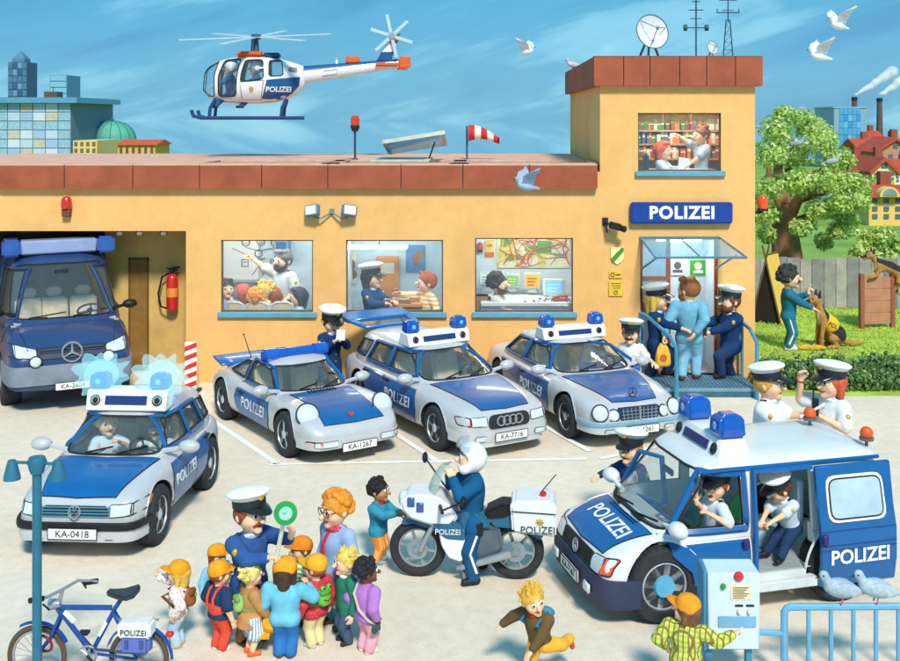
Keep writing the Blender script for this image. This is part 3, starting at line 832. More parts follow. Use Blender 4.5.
BLUEWALL=mat((214,228,240),.85,var=.08)
room(WIN[0],1.7,BLUEWALL); room(WIN[1],1.7,mat((196,224,240),.85,var=.06)); room(WIN[2],1.7,mat((220,230,240),.85,var=.06))
room(UP,1.5,mat((222,214,190),.85),zf=fz(185),zc=fz(66))
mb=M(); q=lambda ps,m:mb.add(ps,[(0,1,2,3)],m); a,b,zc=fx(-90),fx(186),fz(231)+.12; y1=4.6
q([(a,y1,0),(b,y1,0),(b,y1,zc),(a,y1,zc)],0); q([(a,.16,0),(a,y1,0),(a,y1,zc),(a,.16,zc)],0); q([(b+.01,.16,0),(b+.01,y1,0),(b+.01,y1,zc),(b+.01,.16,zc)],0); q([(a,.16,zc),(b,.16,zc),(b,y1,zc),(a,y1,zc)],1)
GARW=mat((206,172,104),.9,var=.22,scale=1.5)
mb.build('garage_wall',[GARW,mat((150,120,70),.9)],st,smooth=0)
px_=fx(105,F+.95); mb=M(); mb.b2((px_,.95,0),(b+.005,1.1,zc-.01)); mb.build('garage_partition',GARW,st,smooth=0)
mb=M(); x0,x1=fx(129,F+.95),fx(149,F+.95); mb.b2((x0,.935,0),(x1,.95,fz(258,F+.95))); gd=mb.build('garage_door',mat((140,104,50),.8,var=.2),st)
mb=M()
for p in((x0,x0+.03),(x1-.03,x1)):mb.b2((p[0],.915,0),(p[1],.936,fz(258,F+.95)))
mb.b2((x0,.915,fz(258,F+.95)-.03),(x1,.936,fz(258,F+.95)+.005)); mb.build('door_frame',mat((110,80,40),.8),gd)
mb=M(); mb.b2((a,.5,fz(231)+.02),(fx(98),.56,fz(231)+.12)); mb.build('shutter_rail',mat((90,120,130),.6),st)
a,b,zt=fx(640),fx(718),fz(237); mb=M(); q=lambda ps,m:mb.add(ps,[(0,1,2,3)],m)
q([(a,1.1,.14),(b,1.1,.14),(b,1.1,zt),(a,1.1,zt)],0); q([(a,.16,.14),(a,1.1,.14),(a,1.1,zt),(a,.16,zt)],0); q([(b,.16,.14),(b,1.1,.14),(b,1.1,zt),(b,.16,zt)],0); q([(a,0,.14),(b,0,.14),(b,1.1,.14),(a,1.1,.14)],1); q([(a,.16,zt),(b,.16,zt),(b,1.1,zt),(a,1.1,zt)],0)
mb.build('entrance_hall',[mat((208,226,238),.8,var=.1),mat((150,150,150),.8)],st,smooth=0)
BROWNF=mat((188,112,78),.6,var=.12)
mb=M(); t=.045
for x0_,x1_,z0_,z1_ in((640,643,376,237),(715,718,376,237),(643,715,240,237),(667,671,376,240),(643,667,281,277),(643,667,376,371)):mb.b2((fx(x0_),.05,fz(z0_)+.0),(fx(x1_),.11,fz(z1_)))
dfr=mb.build('door_frame',BROWNF,st,bevel=.006)
mb=M(); mb.b2((fx(643),.075,fz(371)),(fx(667),.08,fz(281))); mb.b2((fx(643),.075,fz(277)),(fx(667),.08,fz(240))); mb.build('pane',glass((150,200,225),.45,'door_glass'),dfr)
for i,(x0_,x1_,y0_,y1_,c1)in enumerate(((671,684,259,275,(214,222,228)),(690,706,260,275,(70,160,62)))):
 d_=F+1.08; mb=M(); mb.b2((fx(x0_,d_),1.07,fz(y1_,d_)),(fx(x1_,d_),1.085,fz(y0_,d_))); nt_=mb.build('notice',mat(c1,.7,var=.1),st)
 mb=M(); mx_=(fx(x0_,d_)+fx(x1_,d_))/2; mz=(fz(y0_,d_)+fz(y1_,d_))/2
 mb.lathe([(0,0),(.07,0),(.07,.004),(0,.004)],(mx_,1.068,mz+.03),(0,-1,0),16); mb.b2((mx_-.09,1.062,mz-.1),(mx_+.09,1.068,mz-.05)); mb.build('print',mat((90,96,100)if i==0 else(220,226,214),.7),nt_)
zf_,zb_=fz(258,F-.95),fz(238); xa,xb,xc,xd=fx(640),fx(719),fx(655,F-.95),fx(747,F-.95)
cn=empty('glass_canopy',(0,F,0),0,'slanting pale blue glass canopy on struts above the station entrance','canopy')
mb=M(); mb.add([(xa,0,zb_),(xb,0,zb_),(xd,-.95,zf_),(xc,-.95,zf_),(xa,0,zb_-.02),(xb,0,zb_-.02),(xd,-.95,zf_-.02),(xc,-.95,zf_-.02)],[(0,1,2,3),(4,7,6,5),(0,3,7,4),(1,5,6,2),(0,4,5,1),(3,2,6,7)])
mb.build('glass_panel',glass((150,205,225),.28,'canopy_glass'),cn,smooth=0)
mb=M();
for p in([(xa,0,zb_+.01),(xb,0,zb_+.01),(xd,-.95,zf_+.01),(xc,-.95,zf_+.01),(xa,0,zb_+.01)],):
 for u,v in zip(p[:-1],p[1:]):mb.tube([u,v],.018,6)
mb.tube([((xa+xb)/2,0,zb_+.01),((xc+xd)/2,-.95,zf_+.01)],.012,6); mb.build('edge_frame',mat((84,128,150),.4),cn)
for s,x in((0,xa+.05),(1,xb-.05)):mb=M(); mb.tube([(x,-.01,fz(268)),(x+.18,-.75,zf_+.02)],.02,6); mb.build('strut',mat((84,150,176),.4),cn)
sp_=empty('entrance_steps',(0,F,0),0,'low metal grating steps in front of the station entrance','steps')
mb=M(); mb.b2((fx(648),-1.0,.09),(fx(742),-.001,.15)); g0=mb.build('landing',mat((120,158,178),.5,.3,var=.15),sp_,bevel=.006)
mb=M()
for i in range(26):x=fx(648)+.04+i*.0625; mb.b2((x,-.98,.15),(x+.012,-.02,.156))
for i in range(9):y=-.96+i*.115; mb.b2((fx(648)+.02,y,.1505),(fx(742)-.02,y+.012,.1575))
mb.build('grating',mat((70,108,130),.5,.3),sp_)
mb=M(); mb.b2((fx(648),-1.0,0),(fx(742),-.95,.09)); mb.b2((fx(648),-.3,0),(fx(650),-.25,.09)); mb.build('riser',mat((60,100,120),.5),sp_)
def rail(name,pts,lab):
 o=empty(name,(0,0,0),0,lab,'railing')
 mb=M(); mb.tube(pts,.033,8); mb.build('top_rail',RAIL,o)
 for p in(pts[0],pts[-2]):mb=M(); mb.tube([(p[0],p[1],0),p],.028,8); mb.build('post',RAIL,o)
 return o
d1,d2=F-.15,F-1.15
rail('handrail',[(fx(640,d1),d1,fz(313,d1)),(fx(646,d1),d1-.1,fz(315,d1)),(fx(671,d2),d2+.1,fz(338,d2)),(fx(676,d2),d2,fz(348,d2)),(fx(677,d2),d2,.0)],'teal handrail sloping down at the left of the entrance steps')
rail('handrail',[(fx(742,d1),d1,fz(322,d1)),(fx(746,d1),d1-.3,fz(326,d1)),(fx(753,d2),d2+.1,fz(333,d2)),(fx(757,d2),d2,fz(343,d2)),(fx(757,d2),d2,.0)],'teal handrail at the right of the entrance steps by the lawn')
sg=empty('police_sign',(0,F,0),0,'wide blue sign with white POLIZEI lettering above the entrance','sign')
mb=M(); mb.b2((fx(630),-.14,fz(223)),(fx(731),-.003,fz(202))); mb.build('sign_box',mat((24,66,148),.4,var=.12),sg,bevel=.02,seg=2)
text('POLIZEI',.30,WHITE,sg,((fx(630)+fx(731))/2,-.146,(fz(202)+fz(223))/2),bold=.012,space=1.12,ext=.004)
def wall_thing(name,lab,cat):return empty(name,(0,F,0),0,lab,cat)
t=wall_thing('crest_sign','small white shield with green diagonal band beside the entrance','sign'); x,z=fx(617),fz(255)
mb=M(); mb.prism([(-.115,.14),(.115,.14),(.115,-.04),(.07,-.12),(0,-.16),(-.07,-.12),(-.115,-.04)],-.03,-.002,'xz'); mb.v=[v+Vector((x,0,z))for v in mb.v]; mb.build('shield',mat((246,232,160),.5,var=.1),t)
mb=M(); mb.prism([(-.1,-.09),(-.06,-.13),(.113,.07),(.113,.135),(.08,.135),(-.1,-.05)],-.036,-.03,'xz'); mb.v=[v+Vector((x,0,z))for v in mb.v]; mb.build('band',mat((66,150,50),.5),t)
for nm,lab,(x0,x1,y0,y1)in(('name_plate','small narrow yellow plate under the shield by the entrance',(609,622,271,278)),('notice_plate','square yellow plate with small print lowest beside the entrance',(608.5,622.5,281,296))):
 t=wall_thing(nm,lab,'sign'); mb=M(); mb.b2((fx(x0),-.03,fz(y1)),(fx(x1),-.002,fz(y0))); mb.build('plate',mat((232,190,60),.5,var=.08),t,bevel=.006)
 mb=M(); w=fx(x1)-fx(x0)
 if nm=='name_plate':mb.torus((fx(x0)+.06,-.032,(fz(y0)+fz(y1))/2),(0,1,0),.032,.007,14,5); mb.b2((fx(x0)+.11,-.034,fz(y1)+.05),(fx(x1)-.03,-.03,fz(y1)+.07))
 else:
  for k in range(3):mb.b2((fx(x0)+.04+.02*k,-.034,fz(y0)-.045-k*.04),(fx(x1)-.04,-.03,fz(y0)-.035-k*.04))
  mb.torus(((fx(x0)+fx(x1))/2,-.032,fz(y1)+.065),(0,1,0),.03,.007,14,5)
 mb.build('print',INK,t)
t=wall_thing('security_camera','black security camera on a bracket left of the blue sign','camera'); x,z=fx(612),fz(225)
mb=M(); mb.box((x+.03,-.2,z),(.2,.16,.12),R=Matrix.Rotation(rad(14),3,'Y')); mb.lathe([(0,0),(.05,0),(.06,.1),(0,.1)],(x+.12,-.24,z-.03),(.8,-.6,-.2),14); mb.build('housing',BLACK,t,bevel=.012)
mb=M(); mb.tube([(x-.12,0,z+.06),(x-.12,-.1,z+.06),(x-.02,-.18,z)],.022,6); mb.box((x-.12,-.012,z+.06),(.1,.024,.14)); mb.tube([(x-.12,-.1,z+.05),(x-.1,-.1,z-.12)],.02,6); mb.build('bracket',INK,t)
t=wall_thing('floodlight','twin floodlight on a wall bracket above the first two windows','lamp'); x,z=fx(332),fz(211)
mb=M(); mb.box((x,-.02,z),(.08,.04,.08)); mb.tube([(x-.3,-.12,z-.1),(x-.18,-.12,z-.12),(x,-.05,z-.02),(x+.18,-.12,z-.12),(x+.3,-.12,z-.1)],.018,6); mb.build('bracket',mat((110,140,150),.5),t)
for s in(-1,1):
 R=Matrix.Rotation(rad(22*s),3,'Z')@Matrix.Rotation(rad(-14),3,'X')@Matrix.Rotation(rad(10*s),3,'Y'); c=Vector((x+s*.32,-.15,z+.02))
 mb=M(); mb.box(c,(.26,.12,.2),R=R); h=mb.build('lamp_head',mat((96,134,150),.5),t,bevel=.02); mb=M(); mb.box(c+R@Vector((0,-.063,0)),(.2,.012,.15),R=R); mb.build('lamp_glass',mat((236,240,238),.2),h)
def siren(x,z,y,lab,col=(206,44,34)):
 t=wall_thing('alarm_light',lab,'alarm light'); mb=M(); mb.b2((x-.07,y-.12,z-.2),(x+.07,-.002,z-.06)); mb.build('base',mat((120,70,50),.6),t,bevel=.01)
 mb=M(); mb.lathe([(0,-.06),(.085,-.06),(.095,0),(.085,.1),(.05,.15),(0,.16)],(x,y-.07,z),n=18); mb.build('lamp',mat(col,.2,var=.1,coat=.6),t); return t
siren(fx(68),fz(205),0,'red alarm light on the wall above the garage opening')
t=empty('warning_lamp',(BX1,F+.3,fz(212)),0,'orange warning lamp on an arm at the tower corner','lamp')
mb=M(); mb.tube([(0,0,-.03),(.16,-.02,-.03),(.2,-.02,.0)],.028,6); mb.box((.21,-.02,.02),(.16,.14,.05)); mb.build('arm',INK,t)
mb=M(); mb.lathe([(0,.04),(.085,.04),(.095,.12),(.085,.22),(.05,.27),(0,.28)],(.21,-.02,0),n=18); mb.build('lamp',mat((230,84,30),.2,coat=.6),t)
ZD=fz(165)+.012
def roof_pt(px,d):return Vector((fx(px,d),d,ZD))
p=roof_pt(355,F+2.2); t=empty('roof_beacon',p,0,'red beacon on a thin pole on the flat roof','beacon'); h=fz(115,p.y)-ZD
mb=M(); mb.tube([(0,0,0),(0,0,h-.3)],.022,6); mb.lathe([(0,0),(.07,0),(.05,.03),(0,.03)],n=12); mb.build('pole',mat((56,70,86),.5),t)
mb=M(); mb.lathe([(0,h-.32),(.06,h-.32),(.09,h-.24),(.09,h-.2),(0,h-.2)],n=14); mb.build('socket',INK,t); mb=M(); mb.lathe([(.08,h-.2),(.09,h-.1),(.07,h-.02),(.03,h),(0,h)],n=14); mb.build('lamp',mat((216,62,36),.25,coat=.5),t)
p=roof_pt(467,F+2.6); t=empty('windsock',p,0,'red and white striped windsock on a short pole on the flat roof','windsock'); h=fz(126,p.y)-ZD
mb=M(); mb.tube([(0,0,0),(0,0,h)],.02,6); mb.build('pole',mat((56,90,120),.5),t)
mb=M(); ps=[]; n=20
for i in range(n+1):
 u=i/n; ps.append((.03+u*.62,-.02,h-.14-.12*u+.05*math.sin(u*4),.165-.105*u))
for i in range(n):
 a,b=ps[i],ps[i+1]; k=16; R1=[(a[0],a[1]+math.cos(2*PI*j/k)*a[3],a[2]+math.sin(2*PI*j/k)*a[3])for j in range(k)]; R2=[(b[0],b[1]+math.cos(2*PI*j/k)*b[3],b[2]+math.sin(2*PI*j/k)*b[3])for j in range(k)]
 mb.loft([R1,R2],m=(i//4)%2,caps=(i==0 or i==n-1))
mb.build('sleeve',[mat((206,48,40),.8),mat((240,238,232),.8)],t)
p=roof_pt(402,F+1.5); t=empty('skylight',p,0,'raised glass skylight hatch on the flat roof','skylight')
mb=M(); mb.b2((-.55,-.7,0),(.55,.75,.05)); mb.build('frame',mat((196,196,176),.6),t,bevel=.01); mb=M(); mb.b2((-.45,-.6,.05),(.45,.65,.054)); mb.build('opening',mat((60,120,150),.3),t)
mb=M(); R=Matrix.Rotation(rad(-10),3,'X')@Matrix.Rotation(rad(-9),3,'Y'); c=Vector((.25,.2,.34))
for a,b in(((-.55,-.7),(.55,-.7)),((.55,-.7),(.55,.7)),((.55,.7),(-.55,.7)),((-.55,.7),(-.55,-.7))):mb.tube([c+R@Vector((*a,0)),c+R@Vector((*b,0))],.05,4)
ld=mb.build('lid',mat((206,206,190),.6),t); mb=M(); mb.box(c,(1.06,1.36,.012),R=R); mb.build('lid_glass',glass((150,200,222),.4,'lid_glass'),ld)
mb=M(); mb.tube([(.5,.1,.03),(.62,.1,.36)],.015,5); mb.build('stay',INK,t)
TZ=fz(57)-.1
def dish(px,py,rpx,d,lab,tilt):
 z=fz(py,d); t=empty('satellite_dish',(fx(px,d),d,TZ),0,lab,'satellite dish'); r=rpx*d/FPX; c=Vector((0,0,z-TZ)); ax=Vector(tilt).normalized()
 mb=M(); pr=[(r*i/8,r*.32*(i/8)**2)for i in range(9)]; mb.lathe([(0,-.02)]+[(a,b-.025)for a,b in pr[1:]]+[(r*1.0,pr[-1][1])]+pr[::-1][1:],c,ax,30); mb.build('reflector',mat((216,224,232),.35,var=.06),t,smooth=30)
 mb=M(); mb.torus(c+ax*r*.32,ax,r,r*.035,32,6); mb.build('rim',mat((96,120,140),.5),t)
 mb=M(); u=ax.orthogonal().normalized(); f=c+ax*r*.95
 for k in range(3):dd=Matrix.Rotation(2*PI*k/3+.6,3,ax)@u; mb.tube([c+dd*r*.9+ax*r*.28,f],r*.03,5)
 mb.ell(f,r*.11); mb.build('feed_horn',mat((120,136,150),.4),t)
 mb=M()
 for s in(-1,0,1):mb.tube([c-ax*.02,(s*r*.75,.12*abs(s)+(.25 if s==0 else 0),0)],r*.07,6)
 mb.build('tripod',mat((50,110,150),.5),t); return t
dish(650,33,17.5,F+1.0,'big pale satellite dish on a blue tripod on the tower roof',(.35,-1,.25)); dish(711.5,48,6.5,F+1.2,'small satellite dish on the tower roof between the masts',(.5,-1,.3))
def mast(px,d,top,lab,lattice):
 t=empty('antenna_mast',(fx(px,d),d,TZ),0,lab,'antenna'); h=fz(top,d)-TZ; mc=mat((50,76,100),.5)
 if lattice:
  hl_=.34*h
  for s in(-1,1):mb=M(); mb.tube([(s*.1,0,0),(s*.035,0,hl_*1.9)],.012,5); mb.build('leg',mc,t)
  mb=M(); n=6
  for i in range(n):z0=hl_*1.9*i/n; z1=hl_*1.9*(i+1)/n; w0=.1-.065*i/n; w1=.1-.065*(i+1)/n; mb.tube([(-w0,0,z0),(w1,0,z1)],.006,4); mb.tube([(-w1,0,z1),(w1,0,z1)],.006,4)
  mb.build('bracing',mc,t); mb=M(); mb.tube([(0,0,hl_*1.8),(0,0,h)],.012,5); mb.build('pole',mc,t)
  mb=M(); z=hl_*2.2; mb.tube([(-.2,0,z),(.2,0,z)],.012,5)
  for s in(-1,1):mb.tube([(s*.2,0,z),(s*.2,0,z+.07)],.01,5)
  mb.tube([(-.16,0,h-.1),(.16,0,h-.1)],.008,5); mb.tube([(-.1,0,h*.78),(.1,0,h*.78)],.008,5); mb.build('cross_arm',mc,t)
 else:
  mb=M(); mb.tube([(0,0,0),(0,0,h)],.016,5); mb.lathe([(0,0),(.12,0),(.06,.05),(0,.05)],n=10); mb.build('pole',mc,t); mb=M()
  for k,w in((.55,.18),(.68,.1),(.8,.14),(.92,.08)):mb.tube([(-w,0,h*k),(w,0,h*k)],.01,5)
  mb.build('cross_arm',mc,t); mb=M()
  for s in(-1,1):mb.lathe([(0,-.03),(.06,-.03),(.06,.03),(0,.03)],(s*.2,0,h*.55),(1,0,0),12)
  mb.build('drum',mc,t)
mast(696,F+1.4,-4,'plain antenna mast with small drums beside the big dish',False); mast(728,F+.8,-5,'lattice antenna mast at the right end of the tower roof',True)

# ---------------------------------------------------------------- garden: fence, hedge, tree, bush
FD=26.9
fo=empty('board_fence',(LX,FD,0),0,'weathered grey board fence behind the dog training lawn','fence')
rg=random.Random(11); x=0; GB=[mat((150,148,146),.9,var=.25,scale=3),mat((166,162,158),.9,var=.25,scale=3),mat((134,134,136),.9,var=.25,scale=3)]
ht=fz(258,FD); k=0
while x<6.2:
 w=rg.uniform(.27,.34); mb=M(); h=ht+rg.uniform(-.03,.03); mb.b2((x,0,.02),(x+w-.014,.03,h)); mb.b2((x,.0,h),(x+w-.014,.03,h)); mb.build('board',GB[k%3],fo,smooth=0); x+=w; k+=1
for z in(.25,ht-.2):mb=M(); mb.b2((0,.035,z),(6.2,.09,z+.09)); mb.build('rail',GB[2],fo,smooth=0)
def leaves(n,pts,size,mats,name,parent,seed=1,up=.35,outward=None,aspect=.55):
 """Leaf-sized faces: pts(rg) gives a place and the direction the leaf looks."""
 rg=random.Random(seed); vs=[]; fs=[]; mi=[]
 for i in range(n):
  p,nn,mk=pts(rg); d=Vector((rg.gauss(0,1),rg.gauss(0,1),rg.gauss(0,1)))*.6+nn; d.z+=up; d.normalize()
  u=d.orthogonal().normalized(); u=Matrix.Rotation(rg.uniform(0,2*PI),3,d)@u; w=d.cross(u); s=size*rg.uniform(.6,1.35); o=len(vs)
  vs+=[p-u*s,p+w*s*aspect,p+u*s,p-w*s*aspect]; fs.append((o,o+1,o+2,o+3)); mi.append(mk)
 me=bpy.data.meshes.new(name); me.from_pydata([tuple(v)for v in vs],[],fs); me.polygons.foreach_set('material_index',mi)
 for m in mats:me.materials.append(m)
 return link(name,me,parent)
def leafmat(c):
 m=mat(c,.6,var=.2,scale=3,key='leaf_%d_%d_%d'%c); b=m.node_tree.nodes['Principled BSDF'];
 nt=m.node_tree; out=nt.nodes['Material Output']
 if not any(n.type=='MIX_SHADER' for n in nt.nodes):
  mx=nt.nodes.new('ShaderNodeMixShader'); tr=nt.nodes.new('ShaderNodeBsdfTranslucent'); tr.inputs['Color'].default_value=RGB(c); mx.inputs['Fac'].default_value=.4
  nt.links.new(b.outputs[0],mx.inputs[1]); nt.links.new(tr.outputs[0],mx.inputs[2]); nt.links.new(mx.outputs[0],out.inputs['Surface'])
 return m
LG=[leafmat((214,230,138)),leafmat((194,220,116)),leafmat((156,198,98)),leafmat((230,240,176)),leafmat((112,164,84))]
def clumps(cs,shell=.55):
 def f(rg):
  c,r,fl=rg.choice(cs); d=Vector((rg.gauss(0,1),rg.gauss(0,1),rg.gauss(0,1))).normalized(); q=rg.uniform(shell,1.05)
  p=Vector(c)+Vector((d.x*r*q,d.y*r*q,d.z*r*q*fl)); mk=rg.choices((0,1,2,3,4),(5,4,2,3,1.2))[0]
  return p,d,mk
 return f
td=29.5; tb=Vector((fx(790,td),td,0))
tr=empty('garden_tree',tb,0,'big light green leafy tree behind the board fence','tree')
BARK=mat((156,116,84),.95,var=.35,scale=5,bump=.6)
def tl_(px,py,dd=0):p=PT(px,py,td+dd)-tb; return(p.x,p.y,p.z)
mb=M(); mb.tube([(0,0,-.05),tl_(787,255),tl_(784,225),tl_(783,205)],[.46,.40,.34,.28],12); mb.build('trunk',BARK,tr)
LIMB=[[(786,222),(800,196),(815,175)],[(784,215),(772,190),(768,165)],[(783,208),(788,175),(795,140)],[(787,228),(815,215),(838,205)],[(800,196),(826,190),(848,182)],[(783,205),(778,170),(780,130)]]
for i,l in enumerate(LIMB):mb=M(); mb.tube([tl_(*p,dd=(i%3-1)*.4*j)for j,p in enumerate(l)],[.2,.13,.06],8); mb.build('limb',BARK,tr)
cs=[]
rg=random.Random(5)
for px,py,rp in((775,128,22),(800,120,20),(822,140,22),(770,155,20),(797,150,26),(838,160,22),(850,182,20),(770,185,18),(800,180,22),(826,178,24),(858,200,12),(842,205,20),(815,208,20),(768,212,18),(800,226,16),(840,228,15),(768,236,12),(812,128,18),(783,112,12),(826,240,12),(850,218,13),(784,246,9),(758,200,16),(862,190,10)):
 for k in range(2):
  p=tl_(px+rg.uniform(-4,4),py+rg.uniform(-3,3),rg.uniform(-1.6,.9)); cs.append((p,rp*td/FPX*rg.uniform(.62,.9),.8))
leaves(21000,clumps(cs,.35),.06,LG,'crown',tr,2)
bd=28.2; bs=empty('garden_bush',(fx(876,bd),bd,0),0,'round yellow green bush behind the fence at the right edge','bush')
cs=[((fx(x,bd)-fx(876,bd),dy,fz(y,bd)),r*bd/FPX,.85)for x,y,r,dy in((862,252,12,0),(872,240,12,.2),(884,236,13,0),(896,246,14,.2),(876,258,16,-.2),(890,262,14,0),(908,250,14,0),(852,262,9,0))]
leaves(3000,clumps(cs,.4),.07,LG,'foliage',bs,3); mb=M()
for dx in(-.2,0,.25):mb.tube([(dx*.5,0,0),(dx,0,.9)],.04,6)
mb.build('stem',BARK,bs)
HG=[leafmat((110,146,82)),leafmat((132,164,100)),leafmat((80,120,68)),leafmat((156,182,126)),leafmat((58,94,56))]
hg=empty('low_hedge',(LX+.1,19.05,0),0,'low dark green leafy hedge in front of the lawn','hedge')
rg=random.Random(8); cs=[]
x=.0
while x<5.6:
 for yy in(-.25,.05,.3):cs.append(((x+rg.uniform(-.1,.1),yy,.22+rg.uniform(-.08,.12)),rg.uniform(.2,.29),1.0))
 x+=.2
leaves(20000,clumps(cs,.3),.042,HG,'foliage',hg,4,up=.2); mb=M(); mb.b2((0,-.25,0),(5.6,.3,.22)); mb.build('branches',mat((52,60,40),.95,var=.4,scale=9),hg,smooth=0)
def tufts(rg):
 x,y=rg.uniform(LX+.05,10.6),rg.uniform(19.4,26.8); return Vector((x,y,rg.uniform(.01,.05))),Vector((0,-.4,.2)),rg.choice((0,1,2))
gr=leaves(9000,tufts,.035,[leafmat((174,204,84)),leafmat((148,186,70)),leafmat((196,218,110))],'grass',None,6,up=.1,aspect=.35); tag(gr,'short bright green grass of the training lawn','grass',kind='stuff')

# ---------------------------------------------------------------- vehicles
SILVER=mat((196,198,202),.3,.15,var=.04,coat=.5)
POLBLUE=mat((16,92,156),.35,var=.08,coat=.4)
VANWHITE=mat((222,224,224),.35,var=.04,coat=.4)
DARKBLUE=mat((38,66,112),.35,var=.07,coat=.4)
TYRE=mat((48,50,56),.85,var=.25,bump=.4,scale=14)
WELL=mat((32,33,36),.9,var=.1)
LAMP=mat((206,218,226),.12,var=.04,coat=.8)
AMBER=mat((232,92,34),.25,var=.05,coat=.5)
BEACON=mat((20,84,176),.12,var=.1,coat=.9)
SEATM=mat((226,206,176),.85,var=.15,scale=12)
DASH=mat((176,178,180),.7,var=.15)
SHIELD=glass((214,234,238),.035,'windscreen_glass')
GREY=mat((150,154,160),.5,var=.08)
def body_mesh(st,mats,lv=2):
 """st: (x, half width, z bottom, z top, crown) from tail to nose."""
 mb=M(); rings=[]
 for x,w,zb,zt,cr in st:
  h=zt-zb
  half=[(0,zb),(.8*w,zb),(.965*w,zb+.12*h),(w,zb+.42*h),(.99*w,zb+.72*h),(.93*w,zb+.93*h),(.72*w,zt+cr*.5),(0,zt+cr)]
  ring=[(x,y,z)for y,z in half]+[(x,-y,z)for y,z in half[-2:0:-1]]
  rings.append(ring)
 mb.loft(rings); me=mb.mesh('body',mats,smooth=0)
 return subdivided(me,lv)
def cabin_mesh(lv,mats,n=5.0,bow=.1,k=48,shrink=0.0):
 mb=M(); rings=[]
 for z,xr,xf,w in lv:
  xr+=shrink; xf-=shrink; w-=shrink; ring=[]
  cx,hx=(xr+xf)/2,(xf-xr)/2
  for i in range(k):
   t=2*PI*(i+.5)/k; c,s=math.cos(t),math.sin(t)
   X=math.copysign(abs(c)**(2/n),c); Y=math.copysign(abs(s)**(2/n),s)
   x=cx+hx*X
   if X>0:x-=bow*Y*Y*X
   else:x+=bow*.5*Y*Y*-X
   ring.append((x,w*Y,z-(shrink if z>lv[-4][0]-1e-6 else 0)))
  rings.append(ring)
 mb.loft(rings); return mb.mesh('cabin',mats,smooth=0)
def prism_me(poly,a,b,plane,m):
 mb=M(); mb.prism(poly,a,b,plane); return mb.mesh('cut',m,smooth=0)
def inset(poly,d):
 c=(sum(p[0]for p in poly)/len(poly),sum(p[1]for p in poly)/len(poly)); out=[]; n=len(poly)
 A=sum(poly[i][0]*poly[(i+1)%n][1]-poly[(i+1)%n][0]*poly[i][1]for i in range(n)); sg=1 if A>0 else-1
 for i in range(n):
  p0,p1,p2=poly[i-1],poly[i],poly[(i+1)%n]
  e1=Vector((p1[0]-p0[0],p1[1]-p0[1])).normalized(); e2=Vector((p2[0]-p1[0],p2[1]-p1[1])).normalized()
  n1=Vector((-e1 .y,e1 .x))*sg; n2=Vector((-e2 .y,e2 .x))*sg; b=(n1+n2)
  b=b/max(.35,b.length_squared/2); out.append((p1[0]+b.x*d,p1[1]+b.y*d))
 return out
def wheel(parent,x,y,r,w=.2,spokes=5,steer=0.0,hub=None,rimm=None):
 s=1 if y>0 else-1; mb=M()
 R=Matrix.Rotation(steer,4,'Z'); mb.T=Matrix.Translation((x,y,r))@R
 ax=(0,s,0)
 mb.lathe([(r*.62,-w/2),(r*.93,-w/2),(r,-w*.34),(r,w*.34),(r*.93,w/2),(r*.68,w/2+.008),(r*.62,w*.4)],ax=ax,n=36)
 for i in range(36):
  t=2*PI*i/36
  mb.box((math.cos(t)*r*.985,s*.0,math.sin(t)*r*.985),(.05*r,w*.75,.05*r),R=Matrix.Rotation(-t,3,'Y'))
 wh=mb.build('wheel',TYRE,parent,smooth=35)
 mb=M(); mb.T=Matrix.Translation((x,y,r))@R
 mb.lathe([(r*.64,-w*.1),(r*.66,w*.42),(r*.6,w*.46),(r*.56,w*.3),(r*.5,w*.1),(0,w*.08)],ax=ax,n=30)
 mb.lathe([(0,w*.1),(r*.2,w*.1),(r*.2,w*.4),(r*.12,w*.47),(0,w*.48)],ax=ax,n=16)
 for i in range(spokes):
  t=2*PI*(i+.25)/spokes
  mb.box((math.cos(t)*r*.38,s*w*.3,math.sin(t)*r*.38),(r*.46,w*.2,r*.17),R=Matrix.Rotation(-t,3,'Y'))
 mb.build('rim',rimm or mat((200,208,216),.3,.4,var=.06),wh,smooth=35)
 if hub is not None:
  mb=M(); mb.T=Matrix.Translation((x,y,r))@R; mb.lathe([(0,w*.4),(r*.3,w*.4),(r*.27,w*.52),(0,w*.54)],ax=ax,n=18); mb.build('hub_cap',hub,wh)
 return wh
def seat(parent,x,y,z,m,sc=1.0,rest=True):
 mb=M()
 mb.box((x,y,z+.06),(.46*sc,.46*sc,.14)); mb.box((x-.24*sc,y,z+.36*sc),(.13,.46*sc,.58*sc),R=Matrix.Rotation(rad(-12),3,'Y'))
 if rest:mb.box((x-.32*sc,y,z+.74*sc),(.1,.26*sc,.16*sc),R=Matrix.Rotation(rad(-12),3,'Y'))
 return mb.build('seat',m,parent,bevel=.035,seg=2)
def steering(parent,x,y,z,tilt=-62,R=.17):
 mb=M(); ax=Matrix.Rotation(rad(tilt),3,'Y')@Vector((0,0,1))
 mb.torus((x,y,z),ax,R,.018,28,7); mb.lathe([(0,-.02),(.05,-.02),(.05,.02),(0,.025)],(x,y,z),ax,12)
 u=ax.orthogonal().normalized()
 for a in(20,160,270):
  d=Matrix.Rotation(rad(a),3,ax)@Vector((0,1,0)); mb.tube([Vector((x,y,z)),Vector((x,y,z))+d*R],.013,5)
 mb.tube([(x,y,z),Vector((x,y,z))-ax*.3],.02,6)
 return mb.build('steering_wheel',BLACK,parent)
def star(parent,c,nx,r,m=STEEL,upv=(0,0,1)):
 mb=M(); ax=Vector(nx).normalized(); mb.torus(c,ax,r,r*.11,24,6)
 u=(Vector(upv)-ax*Vector(upv).dot(ax)).normalized()
 for a in(0,120,240):
  d=Matrix.Rotation(rad(a),3,ax)@u; c0=Vector(c)
  mb.tube([c0,c0+d*r],[r*.17,r*.05],6)
 return mb.build('emblem',m,parent)
